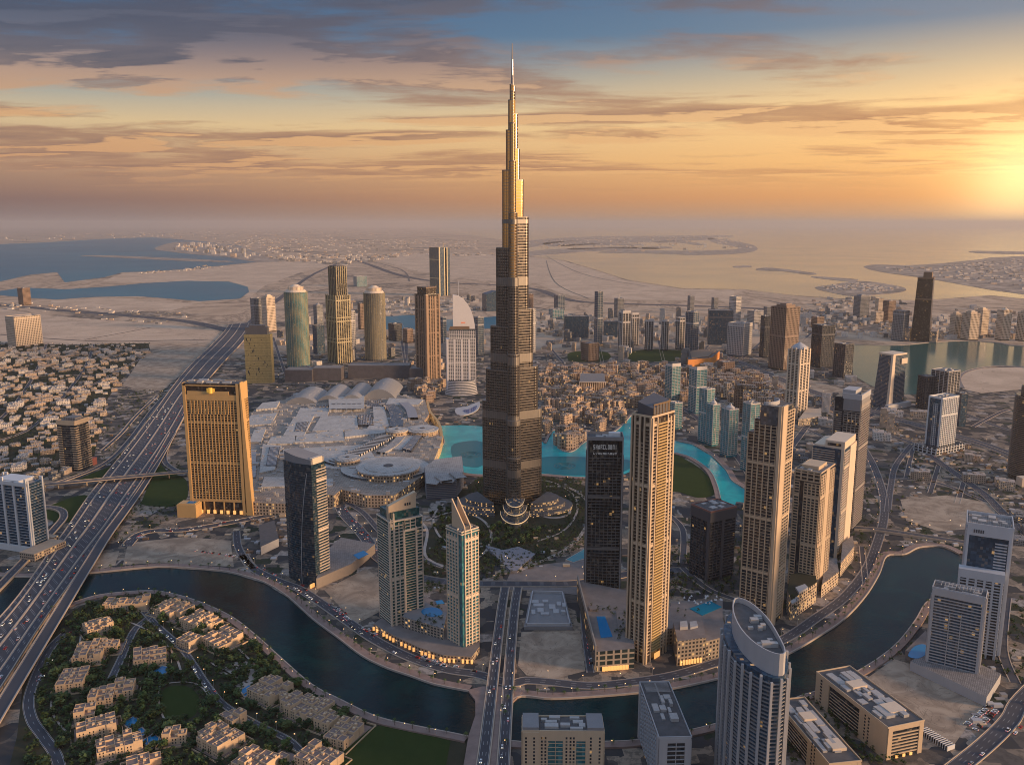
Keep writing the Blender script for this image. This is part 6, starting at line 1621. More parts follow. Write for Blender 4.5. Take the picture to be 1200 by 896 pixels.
def build_tt():
    for ul, ue, ur, vt, vb, st, nm, lab, ex in TT:
        kw = dict(S[st]); kw.update(ex); gl = kw.pop('gl'); fr = kw.pop('fr')
        Y = yv(vb)
        if Y > 2600 and 'fl' not in kw: kw['fl'] = 7.6; kw['ps'] = kw.get('ps', 4.5) * 1.6; kw['st'] = kw.get('st', .8) * 1.6; kw['pw'] = kw.get('pw', .7) * 1.6; kw['plants'] = 2
        simple_tower({'tower': 'high_rise'}.get(nm, nm), lab, 'building' if nm == 'office_block' else 'tower', (ul, ue, ur, vt, vb), gl, fr, **kw)
build_tt()
def bay_tall():
    T = Tower('office_tower', 'tallest tower across the bay, brown with a portal-shaped body and stepped top', 'tower', (1073, 1095, 1101, 326, 401), a=60)
    W, D, H = T.w, T.d, T.H
    b = MB(); b.prism([(-W / 2, -D / 2), (W / 2 + 4, -D / 2), (W / 2 + 4, D / 2), (-W / 2, D / 2)], 0, H, pts_top=[(-W / 2, -D / 2 + 4), (W / 2, -D / 2 + 4), (W / 2, D / 2 - 9), (-W / 2, D / 2 - 9)]); T.part('glass_body', b, G_BROWN)
    m = MB(); m.box(-W * .4, W * .4, -D * .35, D * .1, H, H + 26); m.box(-W / 2 - 2, W / 2 + 2, -D / 2 + 3, D / 2 - 8, H * .66, H * .68, bottom=True); m.box(-W / 2 - 2, W / 2 + 2, -D / 2 + 2, D / 2 - 8, H - 4, H + 2, bottom=True); T.part('stone_bands', m, BROWN)
    m = MB(); m.box(-W / 2 - 8, W / 2 + 30, -D * .9, -D / 2 - 3, 0, H * .18); m.box(-W / 2 - 10, W / 2 + 8, D / 2 + 3, D * .8, 0, H * .2); m.box(W / 2 + 8, W / 2 + 40, -D * .5, D * .2, 0, H * .3); T.part('podium', m, MC.get('podium_wall') or BROWN)
bay_tall()
def orange_hall():
    pc = gp(824, 428); r = empty('market_hall', (pc[0], pc[1], 0), 0, 'low hall with orange walls and a courtyard roof, behind the old town', 'building')
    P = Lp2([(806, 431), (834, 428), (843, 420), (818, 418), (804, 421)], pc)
    b = MB(); b.prism(P, 0, 30, 0, 1); b.build('wall', [pm('floodlit_orange_wall', (.75, .28, .06), .7, var=.2), ROOFD], r)  # the floodlighting of the walls is put into their orange colour
    m = MB(); Q = ring_poly(P, -14); 
    m.prism(Q, 30, 33, 0); m.build('roof_court', BROWN, r); add_block([(p[0] + pc[0], p[1] + pc[1]) for p in P])
orange_hall()
def colonnade():
    pc = gp(696, 458); r = empty('palace_hall', (pc[0], pc[1], 0), 0, 'broad cream hall with tall lit columns amid the brown old town', 'building')
    b = MB(); P = Lp2([(679, 460), (709, 459), (708, 449), (680, 449)], pc); b.prism(P, 0, 34, 0, 1); b.build('stone_body', [BROWN, ROOF], r)
    m = MB(); w = P[1][0] - P[0][0]
    for i in range(13): x = P[0][0] + w * i / 12; y = P[0][1] + (P[1][1] - P[0][1]) * i / 12; m.cyl(x, y - 2, 1.6, 0, 33, 8)
    m.box(P[0][0] - 2, P[1][0] + 2, min(P[0][1], P[1][1]) - 4.5, min(P[0][1], P[1][1]) - .5, 33, 36, bottom=True); m.build('colonnade', CREAM, r)
    m = MB(); m.box(P[0][0] - 4, P[1][0] + 4, P[0][1] - 14, P[0][1] - 10, 0, 6); m.build('lit_arcade', SHOP, r); add_block([gp(u, v) for u, v in ((676, 464), (712, 463), (712, 446), (676, 446))])
colonnade()

# ---- shorter buildings at the left
def left_ones():
    T = Tower('office_tower', 'tan banded tower with dark glass centre among the villas left of the highway', 'tower', (66, 87, 103, 493, 552), a=78)
    W, D, H = T.w, T.d, T.H
    b = MB(); b.box(-W / 2, W / 2, -D / 2, D / 2, 0, H - 3); T.part('glass_body', b, G_DARK)
    m = MB()
    for f in 'LFRK':
        grid(m, W, D, f, 0, .24, 4, H - 10, 4.2, 2.2, 1.3, 0, 0, 0); grid(m, W, D, f, .76, 1, 4, H - 10, 4.2, 2.2, 1.3, 0, 0, 0); panel(m, W, D, f, 0, 1, H - 10, H, 1.5)
        grid(m, W, D, f, .24, .76, 4, H - 10, 4.2, .4, .2, 0, 0, 0)
    parapet(m, W, D, H - 3, 3, 1, 0, 1); T.part('stone_bands', m, TAN)
    m = MB(); m.box(-W / 2 + 1, W / 2 - 1, -D / 2 + 1, D / 2 - 1, H - 3, H - 2.5); m.box(-W * .2, W * .4, -D * .3, D * .3, H - 2.5, H + 3); T.part('roof', m, ROOF)
    m = MB(); m.box(W / 2 + 2, W / 2 + 16, -D / 2, D * .2, 0, 16); T.part('annex', m, pm('red_annex', (.42, .13, .09), .7, var=.2))
    T = Tower('office_tower', 'white pier-framed office tower with navy glass, cut by the left edge', 'tower', (-14, 31, 37, 566, 648), a=72, w=30)
    W, D, H = T.w, T.d, T.H
    b = MB(); b.box(-W / 2, W / 2, -D / 2, D / 2, 0, H - 3); T.part('glass_body', b, G_BLUE)
    m = MB()
    for f0 in (0, .32, .60, .93): panel(m, W, D, 'L', f0, f0 + .045, 0, H + (6 if f0 in (0, .6) else 0), 2.2)
    panel(m, W, D, 'L', 0, 1, 0, 10, 2.5); panel(m, W, D, 'L', 0, 1, H - 6, H, 2.0)
    grid(m, W, D, 'L', .07, .93, 10, H - 6, 4, .5, .4, 0, 0, 0)
    for f in 'FRK': panel(m, W, D, f, 0, .08, 0, H + 3, 2); panel(m, W, D, f, .92, 1, 0, H + 3, 2); grid(m, W, D, f, .08, .92, 6, H - 4, 4, .4, .3, 0, 0, 0)
    m.box(-W / 2, W / 2, -D / 2 + D * .2, D / 2 - D * .2, H - 3, H + 2); T.part('white_piers', m, WHITE)
    m = MB(); m.box(W / 2 + 2, W / 2 + 14, -D / 2 - 8, D / 2, 0, 16); m.box(-W / 2 - 30, W / 2 + 2, -D / 2 - 34, -D / 2 - 4, 0, 14); T.part('podium', m, MC['podium_cream'])
left_ones()
# ---- the mall
def mall():
    pc = gp(420, 560); Z = 24.0
    r = empty('shopping_mall', (pc[0], pc[1], 0), 0, 'vast pale-roofed shopping mall with vaults, round roofs and glazed arcs beside the lake', 'mall')
    L = lambda pts, z=Z: Lp2(pts, pc, z)
    wallm = windows('mall_wall', (.46, .33, .22), (.05, .04, .03), (6, 6, 6), .5, .6, .22, les=.6); rf = pm('mall_roof', (.42, .39, .36), .8, var=.2, vscale=.03, joints=.06); rf2 = pm('mall_roof_pale', (.56, .52, .47), .75, var=.2, vscale=.03, joints=.08)
    rf3 = pm('mall_roof_warm', (.36, .30, .245), .85, var=.3, vscale=.03, joints=.05)
    out = [(292, 588), (290, 560), (284, 530), (286, 500), (298, 480), (330, 470), (345, 462), (465, 462), (498, 468), (503, 485), (497, 493), (513, 503), (517, 518), (508, 540), (502, 552), (488, 562), (462, 580), (430, 580), (400, 573), (392, 580), (345, 574), (335, 590)]
    b = MB(); b.prism(L(out), 0, Z, 0, 1); b.build('main_hall', [wallm, rf3], r); add_block(PX(out))
    # flat roof fields
    b = MB()
    for pts, z in (([(332, 512), (345, 490), (368, 489), (356, 513)], 5), ([(347, 489), (352, 479), (386, 479), (384, 489)], 3), ([(366, 506), (376, 489), (418, 488), (420, 505)], 3.5), ([(437, 478), (450, 478), (456, 500), (430, 504), (438, 492)], 4),
                   ([(386, 483), (427, 482), (427, 467), (385, 469)], 9), ([(346, 520), (348, 511), (402, 505), (404, 518)], 4), ([(404, 514), (404, 507), (450, 502), (452, 509)], 5), ([(313, 522), (318, 513), (346, 512), (346, 521)], 4),
                   ([(292, 520), (298, 506), (312, 504), (306, 520)], 5), ([(288, 500), (294, 488), (325, 485), (318, 498)], 4), ([(300, 482), (308, 474), (328, 472), (324, 480)], 6), ([(304, 556), (308, 522), (330, 524), (322, 552)], 4), ([(306, 572), (310, 560), (390, 562), (390, 570)], 3),
                   ([(350, 546), (356, 526), (430, 522), (440, 538), (410, 552)], 3), ([(452, 476), (456, 468), (496, 470), (490, 476)], 5), ([(334, 558), (332, 528), (345, 526), (348, 556)], 3.2), ([(455, 527), (484, 500), (490, 512), (472, 528)], 3)):
        b.prism(L(pts), Z, Z + z)
    b.build('roof_slab', rf2, r)
    b = MB(); b2 = MB()
    for pts, z in (([(348, 486), (353, 477), (385, 475), (384, 482)], .8), ([(428, 478), (428, 470), (448, 470), (449, 478)], .8), ([(345, 508), (348, 497), (362, 496), (358, 508)], 4.5), ([(420, 500), (420, 488), (436, 488), (438, 500)], 4.5), ([(312, 548), (316, 526), (328, 526), (324, 548)], 4.8),
                   ([(471, 528), (486, 512), (496, 511), (482, 530)], 3.8), ([(292, 560), (294, 530), (301, 530), (300, 560)], .8)):
        b.prism(L(pts), Z, Z + z + 1)
        # pale grid over each rooflight
        W4 = L(pts)
        for k in range(1, 9):
            t = k / 9.0; p = (W4[0][0] + (W4[3][0] - W4[0][0]) * t, W4[0][1] + (W4[3][1] - W4[0][1]) * t); q_ = (W4[1][0] + (W4[2][0] - W4[1][0]) * t, W4[1][1] + (W4[2][1] - W4[1][1]) * t)
            ribbon(b2, [p, q_], 1.0, None, Z + z + 1.3, 0)
    b.build('skylights', [glass('skylight_glass', (.03, .035, .045), (5, 5, 5), .05, .2), LGREY], r); b2.build('rooflight_bars', LGREY, r)
    # barrel vaults running away from the camera
    for u0, u1, v0, v1, vc in ((334, 371, 473, 463, 455), (371, 399, 471, 460, 452), (399, 425, 470, 458, 450), (425, 463.5, 467, 456, 443)):
        p0, p1 = L([(u0, v0), (u1, v0)], Z); y1 = L([(u0, v1)], Z)[0][1] + 40
        hz_ = (v1 - vc) * 1.9 + 4; b = MB(); n = 12
        pr = [(p0[0] + (p1[0] - p0[0]) * k / n, Z + hz_ * math.sin(math.pi * k / n) ** .8) for k in range(n + 1)]
        for k in range(n): a, c = pr[k], pr[k + 1]; b.poly([(a[0], p0[1], a[1]), (c[0], p0[1], c[1]), (c[0], y1, c[1]), (a[0], y1, a[1])])
        b.poly([(x, p0[1], z) for x, z in pr]); b.poly([(x, y1, z) for x, z in pr][::-1]); b.build('vault', pm('vault_metal', (.32, .31, .30), .45, .3, var=.1, vscale=.05), r)
    # arcs of glazing and ribs
    gl = glass('arc_glass', (.025, .06, .10), (5, 5, 5), .02, .15)
    b = MB(); arc = smooth(L([(455, 476), (463, 484), (465, 494), (464, 502)]), 5); ribbon(b, arc, 34, Z, Z + 6, 0); b.build('glazed_arc', gl, r)
    b = MB(); arc = smooth(L([(473, 474), (481, 482), (484, 492)]), 5); ribbon(b, arc, 26, Z, Z + 7, 0); b.build('glazed_arc', pm('arc_roof', (.30, .29, .30), .6, var=.1), r)
    b = MB(); arc = resample(smooth(L([(464, 506), (450, 516), (432, 526), (405, 540), (385, 546)]), 6), 6.0)
    for i in range(0, len(arc) - 1): 
        if i % 2 == 0: ribbon(b, arc[i:i + 2], 34, Z, Z + 8, 0)
    b.build('ribbed_canopy', rf2, r)
    b = MB(); ribbon(b, arc, 30, Z, Z + 5.5, 0); b.build('canopy_glazing', G_DARK, r)
    b = MB(); arc2 = smooth(L([(474, 508), (462, 522), (446, 532)]), 6); ribbon(b, arc2, 20, Z, Z + 5, 0); b.build('glazed_arc', rf, r)
    # round roofs
    for u, v, rx, z in ((495, 502, 38, 12), (465, 503, 26, 16), (407, 536, 26, 16), (455, 546, 62, 16)):
        x, y = L([(u, v)], Z + z)[0]
        b = MB(); b.cyl(x, y, rx, Z - 1, Z + z - 3, 36, 0, 0); b.cyl(x, y, rx * 1.04, Z + z - 2.6, Z + z, 36, 1, 1); b.cyl(x, y, rx * .78, Z + z, Z + z + 1.2, 36, 1, 1); b.cyl(x, y, rx * .16, Z + z + 1.2, Z + z + 2.4, 16, 2, 2)
        b.build('round_roof', [wallm, rf2, ROOFD], r)
    x, y = L([(452, 550)], Z)[0]; b = MB()
    P = [(x + 92 * math.cos(R(t)), y + 84 * math.sin(R(t))) for t in range(0, 360, 10)]; b.prism(P, 0, Z + 5, 0, 1); b.build('rotunda', [G_GREY, rf2], r)
    # louvred blue block at the lake corner
    b = MB(); P = L([(500, 585), (535, 583), (543, 571), (541, 552), (510, 556), (498, 566)], 0)
    b.prism(P, 0, 34, 0, 1)
    b.build('louvred_block', [pm('blue_louvre', (.07, .09, .13), .5, var=.1), rf], r)
    m = MB()
    for k in range(9): m.prism(ring_poly(P if True else P, 1.0) if sum(P[i][0] * P[(i + 1) % 6][1] - P[(i + 1) % 6][0] * P[i][1] for i in range(6)) > 0 else ring_poly(P[::-1], 1.0), 3 + k * 3.6, 4.2 + k * 3.6, bottom=True)
    m.build('louvres', GREY, r); add_block(PX([(498, 588), (540, 586), (545, 550), (500, 552)]))
    b = MB(); zg = L([(505, 568), (515, 560), (524, 566), (532, 556), (541, 563)], 34)
    for i in range(4): ribbon(b, [zg[i], zg[i + 1]], 22, 34, 36 + (i % 2) * 4, 0)
    b.build('folded_roof', rf, r)
    # warm lit lakeside flank
    b = MB(); fl = smooth(L([(508, 545), (516, 522), (513, 504), (503, 490), (500, 478)], 0), 5)
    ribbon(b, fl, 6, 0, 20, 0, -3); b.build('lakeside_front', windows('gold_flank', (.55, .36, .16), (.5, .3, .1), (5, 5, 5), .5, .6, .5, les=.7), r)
    # rooftop clutter
    b = MB(); rr = random.Random(77); poly = L(out)
    xs = [p[0] for p in poly]; ys = [p[1] for p in poly]; k = 0
    while k < 900:
        x, y = rr.uniform(min(xs), max(xs)), rr.uniform(min(ys), max(ys)); k += 1
        if inside((x, y), poly): s = rr.uniform(.8, 4) if k % 4 else rr.uniform(3, 8); b.box(x - s, x + s, y - s * .6, y + s * .6, Z, Z + rr.uniform(1.5, 7.5))
    b.build('rooftop_units', PLANT, r)
    b = MB()
    for i in range(6):
        for j in range(2): x, y = L([(391 + i * 6, 479 - j * 6)], Z + 9)[0]; b.box(x - 5, x + 5, y - 5 + (i % 2) * 2, y + 5, Z + 9, Z + 9.6)
    b.build('roof_lettering', DGREY, r)
mall()

# ------------------------------------------------------------------ low buildings
SHADE = random.Random(2024)
def in_px(poly_px): return PX(poly_px)
def scatter(poly, n, minsep, rnd, tries=40, ok=None):
    xs = [p[0] for p in poly]; ys = [p[1] for p in poly]; cell = {}; out = []
    for _ in range(n * tries):
        if len(out) >= n: break
        x, y = rnd.uniform(min(xs), max(xs)), rnd.uniform(min(ys), max(ys))
        if not inside((x, y), poly) or blocked(x, y): continue
        cx, cy = int(x / minsep), int(y / minsep)
        if any((a - x) ** 2 + (b - y) ** 2 < minsep ** 2 for i in (-1, 0, 1) for j in (-1, 0, 1) for a, b in cell.get((cx + i, cy + j), ())): continue
        cell.setdefault((cx, cy), []).append((x, y)); out.append((x, y))
    return out
def free_fill(o, w, d): pass
# large stepped villas of the compound at the lower left
def compound_villa(seed, W, D, wing=True):
    rr = random.Random(seed)
    r = empty('villa', (0, 0, 0), 0)
    body = MB(); par = MB(); roof = MB(); wins = []
    nx, ny = max(2, round(W / 9)), max(2, round(D / 9)); cw, cd = W / nx, D / ny
    for i in range(nx):
        for j in range(ny):
            if rr.random() < .1 and (i in (0, nx - 1)) and (j in (0, ny - 1)): continue
            h = rr.choice((7.2, 9.6, 9.6, 10.8, 12.4)); x, y = -W / 2 + i * cw, -D / 2 + j * cd; e = rr.uniform(-1.0, 1.0) * .6
            body.box(x + .02 * i, x + cw - .02 * j, y + e + .03 * j, y + cd + e - .02, 0, h); x0, x1, y0, y1 = x + .3, x + cw - .3, y + e + .3, y + cd + e - .3
            par.box(x0 - .35, x1 + .35, y0 - .36, y0, h, h + .9); par.box(x0 - .35, x1 + .35, y1, y1 + .36, h, h + .9); par.box(x0 - .36, x0, y0, y1, h, h + .9); par.box(x1, x1 + .36, y0, y1, h, h + .9)
            roof.box(x0, x1, y0, y1, h, h + .12)
            if rr.random() < .5: bx, by = rr.uniform(x0 + .5, x1 - 3), rr.uniform(y0 + .5, y1 - 3); body.box(bx, bx + 2.6, by, by + 2.6, h, h + 2.4)
            if rr.random() < .6: bx, by = rr.uniform(x0 + .5, x1 - 2), rr.uniform(y0 + .5, y1 - 2); par.box(bx, bx + 1.3, by, by + 1.3, h + .12, h + 1.1)
            if j == 0:
                for zf in (1.2, 4.6, 7.6):
                    if zf + 1.8 < h: wins.append((x + cw * .25, x + cw * .25 + 1.2, y + e - .06, y + e + .05, zf, zf + 1.8)); wins.append((x + cw * .62, x + cw * .62 + 1.2, y + e - .06, y + e + .05, zf, zf + 1.8))
            if i == 0:
                for zf in (1.2, 4.6): wins.append((x - .06, x + .05, y + cd * .4, y + cd * .4 + 1.3, zf, zf + 1.8))
            if i == nx - 1:
                for zf in (1.2, 4.6): wins.append((x + cw - .05, x + cw + .06, y + cd * .4, y + cd * .4 + 1.3, zf, zf + 1.8))
    b = body.build('villa_wall', VW, r); rf = roof.build('flat_roof', VR, r); par.build('roof_parapet', VW, rf)
    wm = MB(); wm.box(0, 1, 0, 1, 0, 1)
    for w in wins[:28]:
        m = MB(); m.box(*w, bottom=True); m.build('window_pane', VG, r)
    return r
VW = pm('villa_render', (.62, .44, .275), .8, var=.12, vscale=.3); VR = pm('villa_roof', (.23, .165, .14), .9, var=.2, vscale=.4); VG = pm('villa_window', (.03, .035, .04), .2)
comp = [(149, 708, 44, 20, 8, 'at the tip of the compound by the viaduct'), (203, 715, 36, 26, -28, 'first right of the compound tip along the canal'), (236, 730, 36, 26, -30, 'second along the canal from the compound tip'), (261, 750, 30, 30, -35, 'third along the canal from the compound tip'),
        (115, 735, 26, 20, 40, 'uppermost of the left row beside the viaduct'), (106, 765, 28, 36, 14, 'second of the left row beside the viaduct'), (86, 797, 26, 34, 14, 'third of the left row, above the ring road'), (120, 817, 24, 24, 16, 'left half of the pair by the inner street end'), (146, 808, 20, 24, 16, 'right half of the pair by the inner street end'),
        (176, 770, 32, 26, 22, 'standing alone above its pool in the middle of the compound'), (113, 853, 38, 26, 28, 'left of the row of three pools'), (140, 874, 44, 26, 28, 'below the row of three pools'), (169, 895, 34, 22, 26, 'cut by the lower edge right of the pools'),
        (256, 866, 44, 34, -34, 'left of the two at the street bend'), (300, 893, 40, 30, -28, 'cut by the lower edge at the street bend'), (317, 810, 36, 32, -34, 'first on the canal walk beyond the tennis courts'), (363, 832, 40, 34, -32, 'second on the canal walk beyond the tennis courts'), (406, 858, 26, 44, -24, 'on the canal walk beside the green field'), (374, 890, 42, 30, -30, 'cut by the lower edge near the green field')]
comp += [(127, 757, 22, 22, 14, 'tucked right of the second villa of the left row'), (222, 752, 20, 18, -30, 'small, set back between the canal row and the inner street'), (338, 822, 20, 22, -34, 'small, between the two canal walk villas'), (385, 846, 18, 24, -28, 'small, before the villa beside the green field'),
         (330, 884, 22, 18, -30, 'small, beside the street near the lower edge'), (100, 836, 20, 18, 20, 'small, below the third villa of the left row'), (273, 842, 22, 18, -34, 'small, above the street bend'), (206, 862, 24, 18, 10, 'small, below the round lawn')]
protos = {}
wsm = MB()
for i, (u, v, w, d, a, txt) in enumerate(comp):
    x, y = gp(u, v, 4); s = depth(y, 0) / 1000.0; W_, D_ = max(20, w * s * 1.1), max(18, d * s * 1.15)
    r = compound_villa(100 + i, W_, D_); r.location = (x, y, 0); r.rotation_euler[2] = R(a)
    tag(r, 'cream stepped villa block ' + txt, 'villa', 'villa blocks in the canal compound'); gw = MB(); q5 = ring_poly([(-W_ * .5, -D_ * .5), (W_ * .5, -D_ * .5), (W_ * .5, D_ * .5), (-W_ * .5, D_ * .5)], 5.5)
    for k in range(4): ribbon(gw, [q5[k], q5[(k + 1) % 4]], .5, 0, 2.0, 0)
    gw.prism(ring_poly(q5, -3.2), .15, .22, 1)
    gw.build('garden_wall', [VW, PAVE], r); add_block([(x - W_ * .5, y - D_ * .5), (x + W_ * .5, y - D_ * .5), (x + W_ * .5, y + D_ * .5), (x - W_ * .5, y + D_ * .5)])
def flat_thing(name, label, cat, pts, z0, z1, mat, rim=None, sm_=0, group=None):
    w = PX(pts, z1); c = (sum(p[0] for p in w) / len(w), sum(p[1] for p in w) / len(w)); r = empty(name, (c[0], c[1], 0), 0, label, cat, group); l = [(p[0] - c[0], p[1] - c[1]) for p in w]
    if sm_: l = smooth(l, sm_, True)
    if sum(l[i][0] * l[(i + 1) % len(l)][1] - l[(i + 1) % len(l)][0] * l[i][1] for i in range(len(l))) < 0: l = l[::-1]
    if rim: b = MB(); b.prism(ring_poly(l, 1.6), 0, z1 - .12); b.build('pool_surround', rim, r)
    b = MB(); b.prism(l, z0, z1); b.build('water_surface' if rim else 'surface', mat, r); add_block([(p[0] + c[0], p[1] + c[1]) for p in l]); return r
for pts, lab in (([(174, 788), (190, 780), (200, 781), (192, 790), (176, 795)], 'blue pool below the villa standing alone'), ([(143, 846), (157, 839), (165, 844), (152, 852)], 'uppermost small blue pool of the row of three'), ([(156, 857), (166, 852), (172, 858), (160, 864)], 'middle small blue pool of the row of three'),
                 ([(167, 867), (180, 859), (189, 867), (176, 877)], 'lowest and largest blue pool of the row of three'), ([(282, 808), (292, 802), (297, 810), (287, 815)], 'teal pool beside the canal walk villas')):
    flat_thing('swimming_pool', lab, 'pool', pts, .3, .9, POOL, COPE)

# ---- small buildings, prototypes with parts, then copies
WN = {'sandstone': windows('wall_sandstone', (.50, .38, .28), (.04, .035, .03), (3.2, 3.2, 3.3), .5, .5, .05), 'white': windows('wall_white', (.60, .54, .48), (.05, .05, .05), (3.4, 3.4, 3.4), .5, .5, .03),
      'brown': windows('wall_brown', (.46, .325, .23), (.02, .014, .012), (5.2, 5.2, 5.6), .5, .55, .13), 'grey': windows('wall_grey', (.22, .21, .20), (.03, .035, .04), (3.6, 3.6, 3.6), .7, .5, .05)}
ROOFP = pm('pale_roof', (.40, .33, .28), .9, var=.25, vscale=.12); ROOFB = pm('brown_roof', (.34, .26, .205), .9, var=.3, vscale=.15)
def small_proto(name, seed, wall, roof, n, span, hmin, hmax, dome=False):
    rr = random.Random(seed); b = MB(); t = MB(); c = b
    for i in range(n):
        w, d = rr.uniform(.32, .6) * span, rr.uniform(.32, .6) * span; x, y = rr.uniform(-.5, .5) * (span - w), rr.uniform(-.5, .5) * (span - d); h = rr.uniform(hmin, hmax) + i * .13
        b.box(x - w / 2, x + w / 2, y - d / 2, y + d / 2, 0, h); t.box(x - w / 2 + .5, x + w / 2 - .5, y - d / 2 + .5, y + d / 2 - .5, h - .02, h + .25)
        for _ in range(2): bx, by = x + rr.uniform(-.3, .3) * w, y + rr.uniform(-.3, .3) * d; c.box(bx - 1.2, bx + 1.2, by - 1.2, by + 1.2, h, h + rr.uniform(1.2, 2.6))
    r = b.build(name, wall); t.build('flat_roof', roof, r); return r
def place(protos, pts, label, cat, group, sc=(.85, 1.2), rot=None, rnd=None, labf=None, blk=0):
    rnd = rnd or random.Random(9); first = {}
    for i, (x, y) in enumerate(pts):
        k = rnd.randrange(len(protos)); p = protos[k]
        if k not in first: first[k] = 1; o = p
        else: o = copy_tree(p)
        o.location = (x, y, 0); s = rnd.uniform(*sc); o.scale = (s * rnd.uniform(.85, 1.15), s * rnd.uniform(.85, 1.15), s * rnd.uniform(.85, 1.2))
        o.rotation_euler[2] = (rot(x, y) if rot else 0) + R(rnd.choice((0, 90, 180, 270))) + R(rnd.uniform(-4, 4))
        tag(o, labf(x, y, i) if labf else label, cat, group)
        if blk: add_block([(x - blk, y - blk), (x + blk, y - blk), (x + blk, y + blk), (x - blk, y + blk)])
    for k, p in enumerate(protos):
        if k not in first:
            for ch in list(p.children): bpy.data.objects.remove(ch)
            bpy.data.objects.remove(p)
rv = random.Random(31)
vill = PX([(-30, 399), (60, 401), (172, 405), (174, 411), (140, 447), (125, 470), (116, 500), (106, 545), (40, 560), (-60, 575)])
pts = sorted(scatter(vill, 330, 29, rv, 60), key=lambda p: p[1])[:290]
place([small_proto('villa', 300 + i, WN['white'] if i % 3 == 0 else WN['sandstone'], (ROOFP, ROOFB, ROOFP)[i % 3], 4, 31, 6, 10) for i in range(6)], pts, 'small pale flat-roofed villa among dark trees in the district left of the highway', 'villa', 'villas left of the highway', rot=lambda x, y: R(24), rnd=rv, blk=9)
sbm = MB(); rs = random.Random(70)
for x, y in scatter(PX([(-260, 399), (60, 401), (172, 405), (174, 411), (140, 447), (125, 470), (116, 500), (106, 545), (40, 560), (-260, 590)]), 900, 17, rs, 14):
    a = R(24 + rs.uniform(-8, 8)); c_, s_ = math.cos(a), math.sin(a); w, d, h = rs.uniform(4, 9), rs.uniform(4, 9), rs.uniform(3.5, 8)
    sbm.prism([(x + i * c_ - j * s_, y + i * s_ + j * c_) for i, j in ((-w, -d), (w, -d), (w, d), (-w, d))], 0, h, rs.choice((0, 1)), 2)
o = sbm.build('suburban_houses', [WN['white'], WN['sandstone'], ROOFP]); tag(o, 'remaining tiny pale houses filling the villa district', kind='stuff')
# brown old town round the lake
old = [PX(p) for p in ([(636, 436), (700, 432), (760, 430), (800, 436), (806, 470), (770, 486), (742, 478), (725, 500), (700, 508), (690, 496), (664, 498), (645, 500), (634, 520), (634, 480)], [(655, 513), (666, 513), (686, 514), (682, 522), (670, 526), (660, 526), (656, 520)],
                       [(800, 436), (880, 440), (930, 470), (925, 500), (880, 480), (840, 460)], [(475, 452), (520, 452), (518, 470), (500, 474)], [(556, 450), (574, 450), (570, 490), (564, 494)])]
OT = [small_proto('old_town_house', 500 + i, WN['brown'], ROOFB, 5, 34, 14, 27) for i in range(7)]
pts = []
for i, p in enumerate(old): pts += scatter(p, 170 if i == 0 else 90, 26, rv, 50)
place(OT, pts[:280], 'brown flat-roofed low-rise house packed tightly in the old town round the turquoise lake', 'house', 'old town houses', rot=lambda x, y: R(15 + 30 * math.sin(x * .004 + y * .003)), rnd=rv, blk=11)
MR = [small_proto('mid_rise_block', 900 + i, WN[('grey', 'sandstone', 'white', 'grey')[i]], (ROOF, ROOFP, ROOF, ROOFD)[i], 2, 40, 32, 60) for i in range(4)]
mrp = scatter(PX([(632, 372), (800, 368), (1000, 372), (1000, 396), (900, 398), (860, 428), (640, 424)]), 64, 62, rv, 60) + scatter(PX([(420, 352), (560, 350), (565, 420), (470, 425), (320, 425), (325, 395)]), 26, 66, rv, 60) + scatter(PX([(900, 440), (960, 470), (1090, 500), (1080, 560), (1000, 520), (900, 520)]), 14, 55, rv, 60)
place(MR, mrp, 'plain mid-rise block among the high towers of the outer districts', 'building', 'mid-rise blocks of the outer districts', sc=(.6, 1.1), rot=lambda x, y: R(-20), rnd=rv, blk=18)
# low commercial buildings between the towers and across the far city
LC = [small_proto('low_building', 700 + i, WN[('sandstone', 'grey', 'white', 'grey', 'brown', 'sandstone')[i]], (ROOFP, ROOF, ROOFP, ROOFD, ROOF, ROOFP)[i], 3, 42, 6, 20) for i in range(6)]
mid = PX([(630, 375), (800, 380), (900, 400), (1000, 440), (1100, 500), (1200, 560), (1330, 640), (1300, 700), (1160, 620), (1060, 620), (1045, 530), (1000, 500), (960, 560), (960, 640), (900, 640), (830, 620), (870, 560), (890, 480), (800, 430), (640, 425)])
pts = scatter(mid, 150, 48, rv, 50)
pts2 = scatter(PX([(320, 392), (480, 388), (560, 395), (570, 440), (500, 440), (330, 436)]), 60, 46, rv, 50) + scatter(PX([(30, 560), (60, 555), (60, 545), (110, 545), (60, 575), (-60, 640), (-60, 575)]), 14, 34, rv, 50)
pts3 = scatter(PX([(1110, 360), (1330, 365), (1330, 398), (1110, 396)]), 30, 60, rv) + scatter(PX([(950, 350), (1070, 352), (1070, 385), (950, 380)]), 40, 60, rv)
place(LC, (pts + pts2 + pts3)[:292], 'low flat-roofed commercial building between the towers', 'building', 'low commercial buildings', sc=(.6, 1.25), rot=lambda x, y: R(-22), rnd=rv, blk=16)
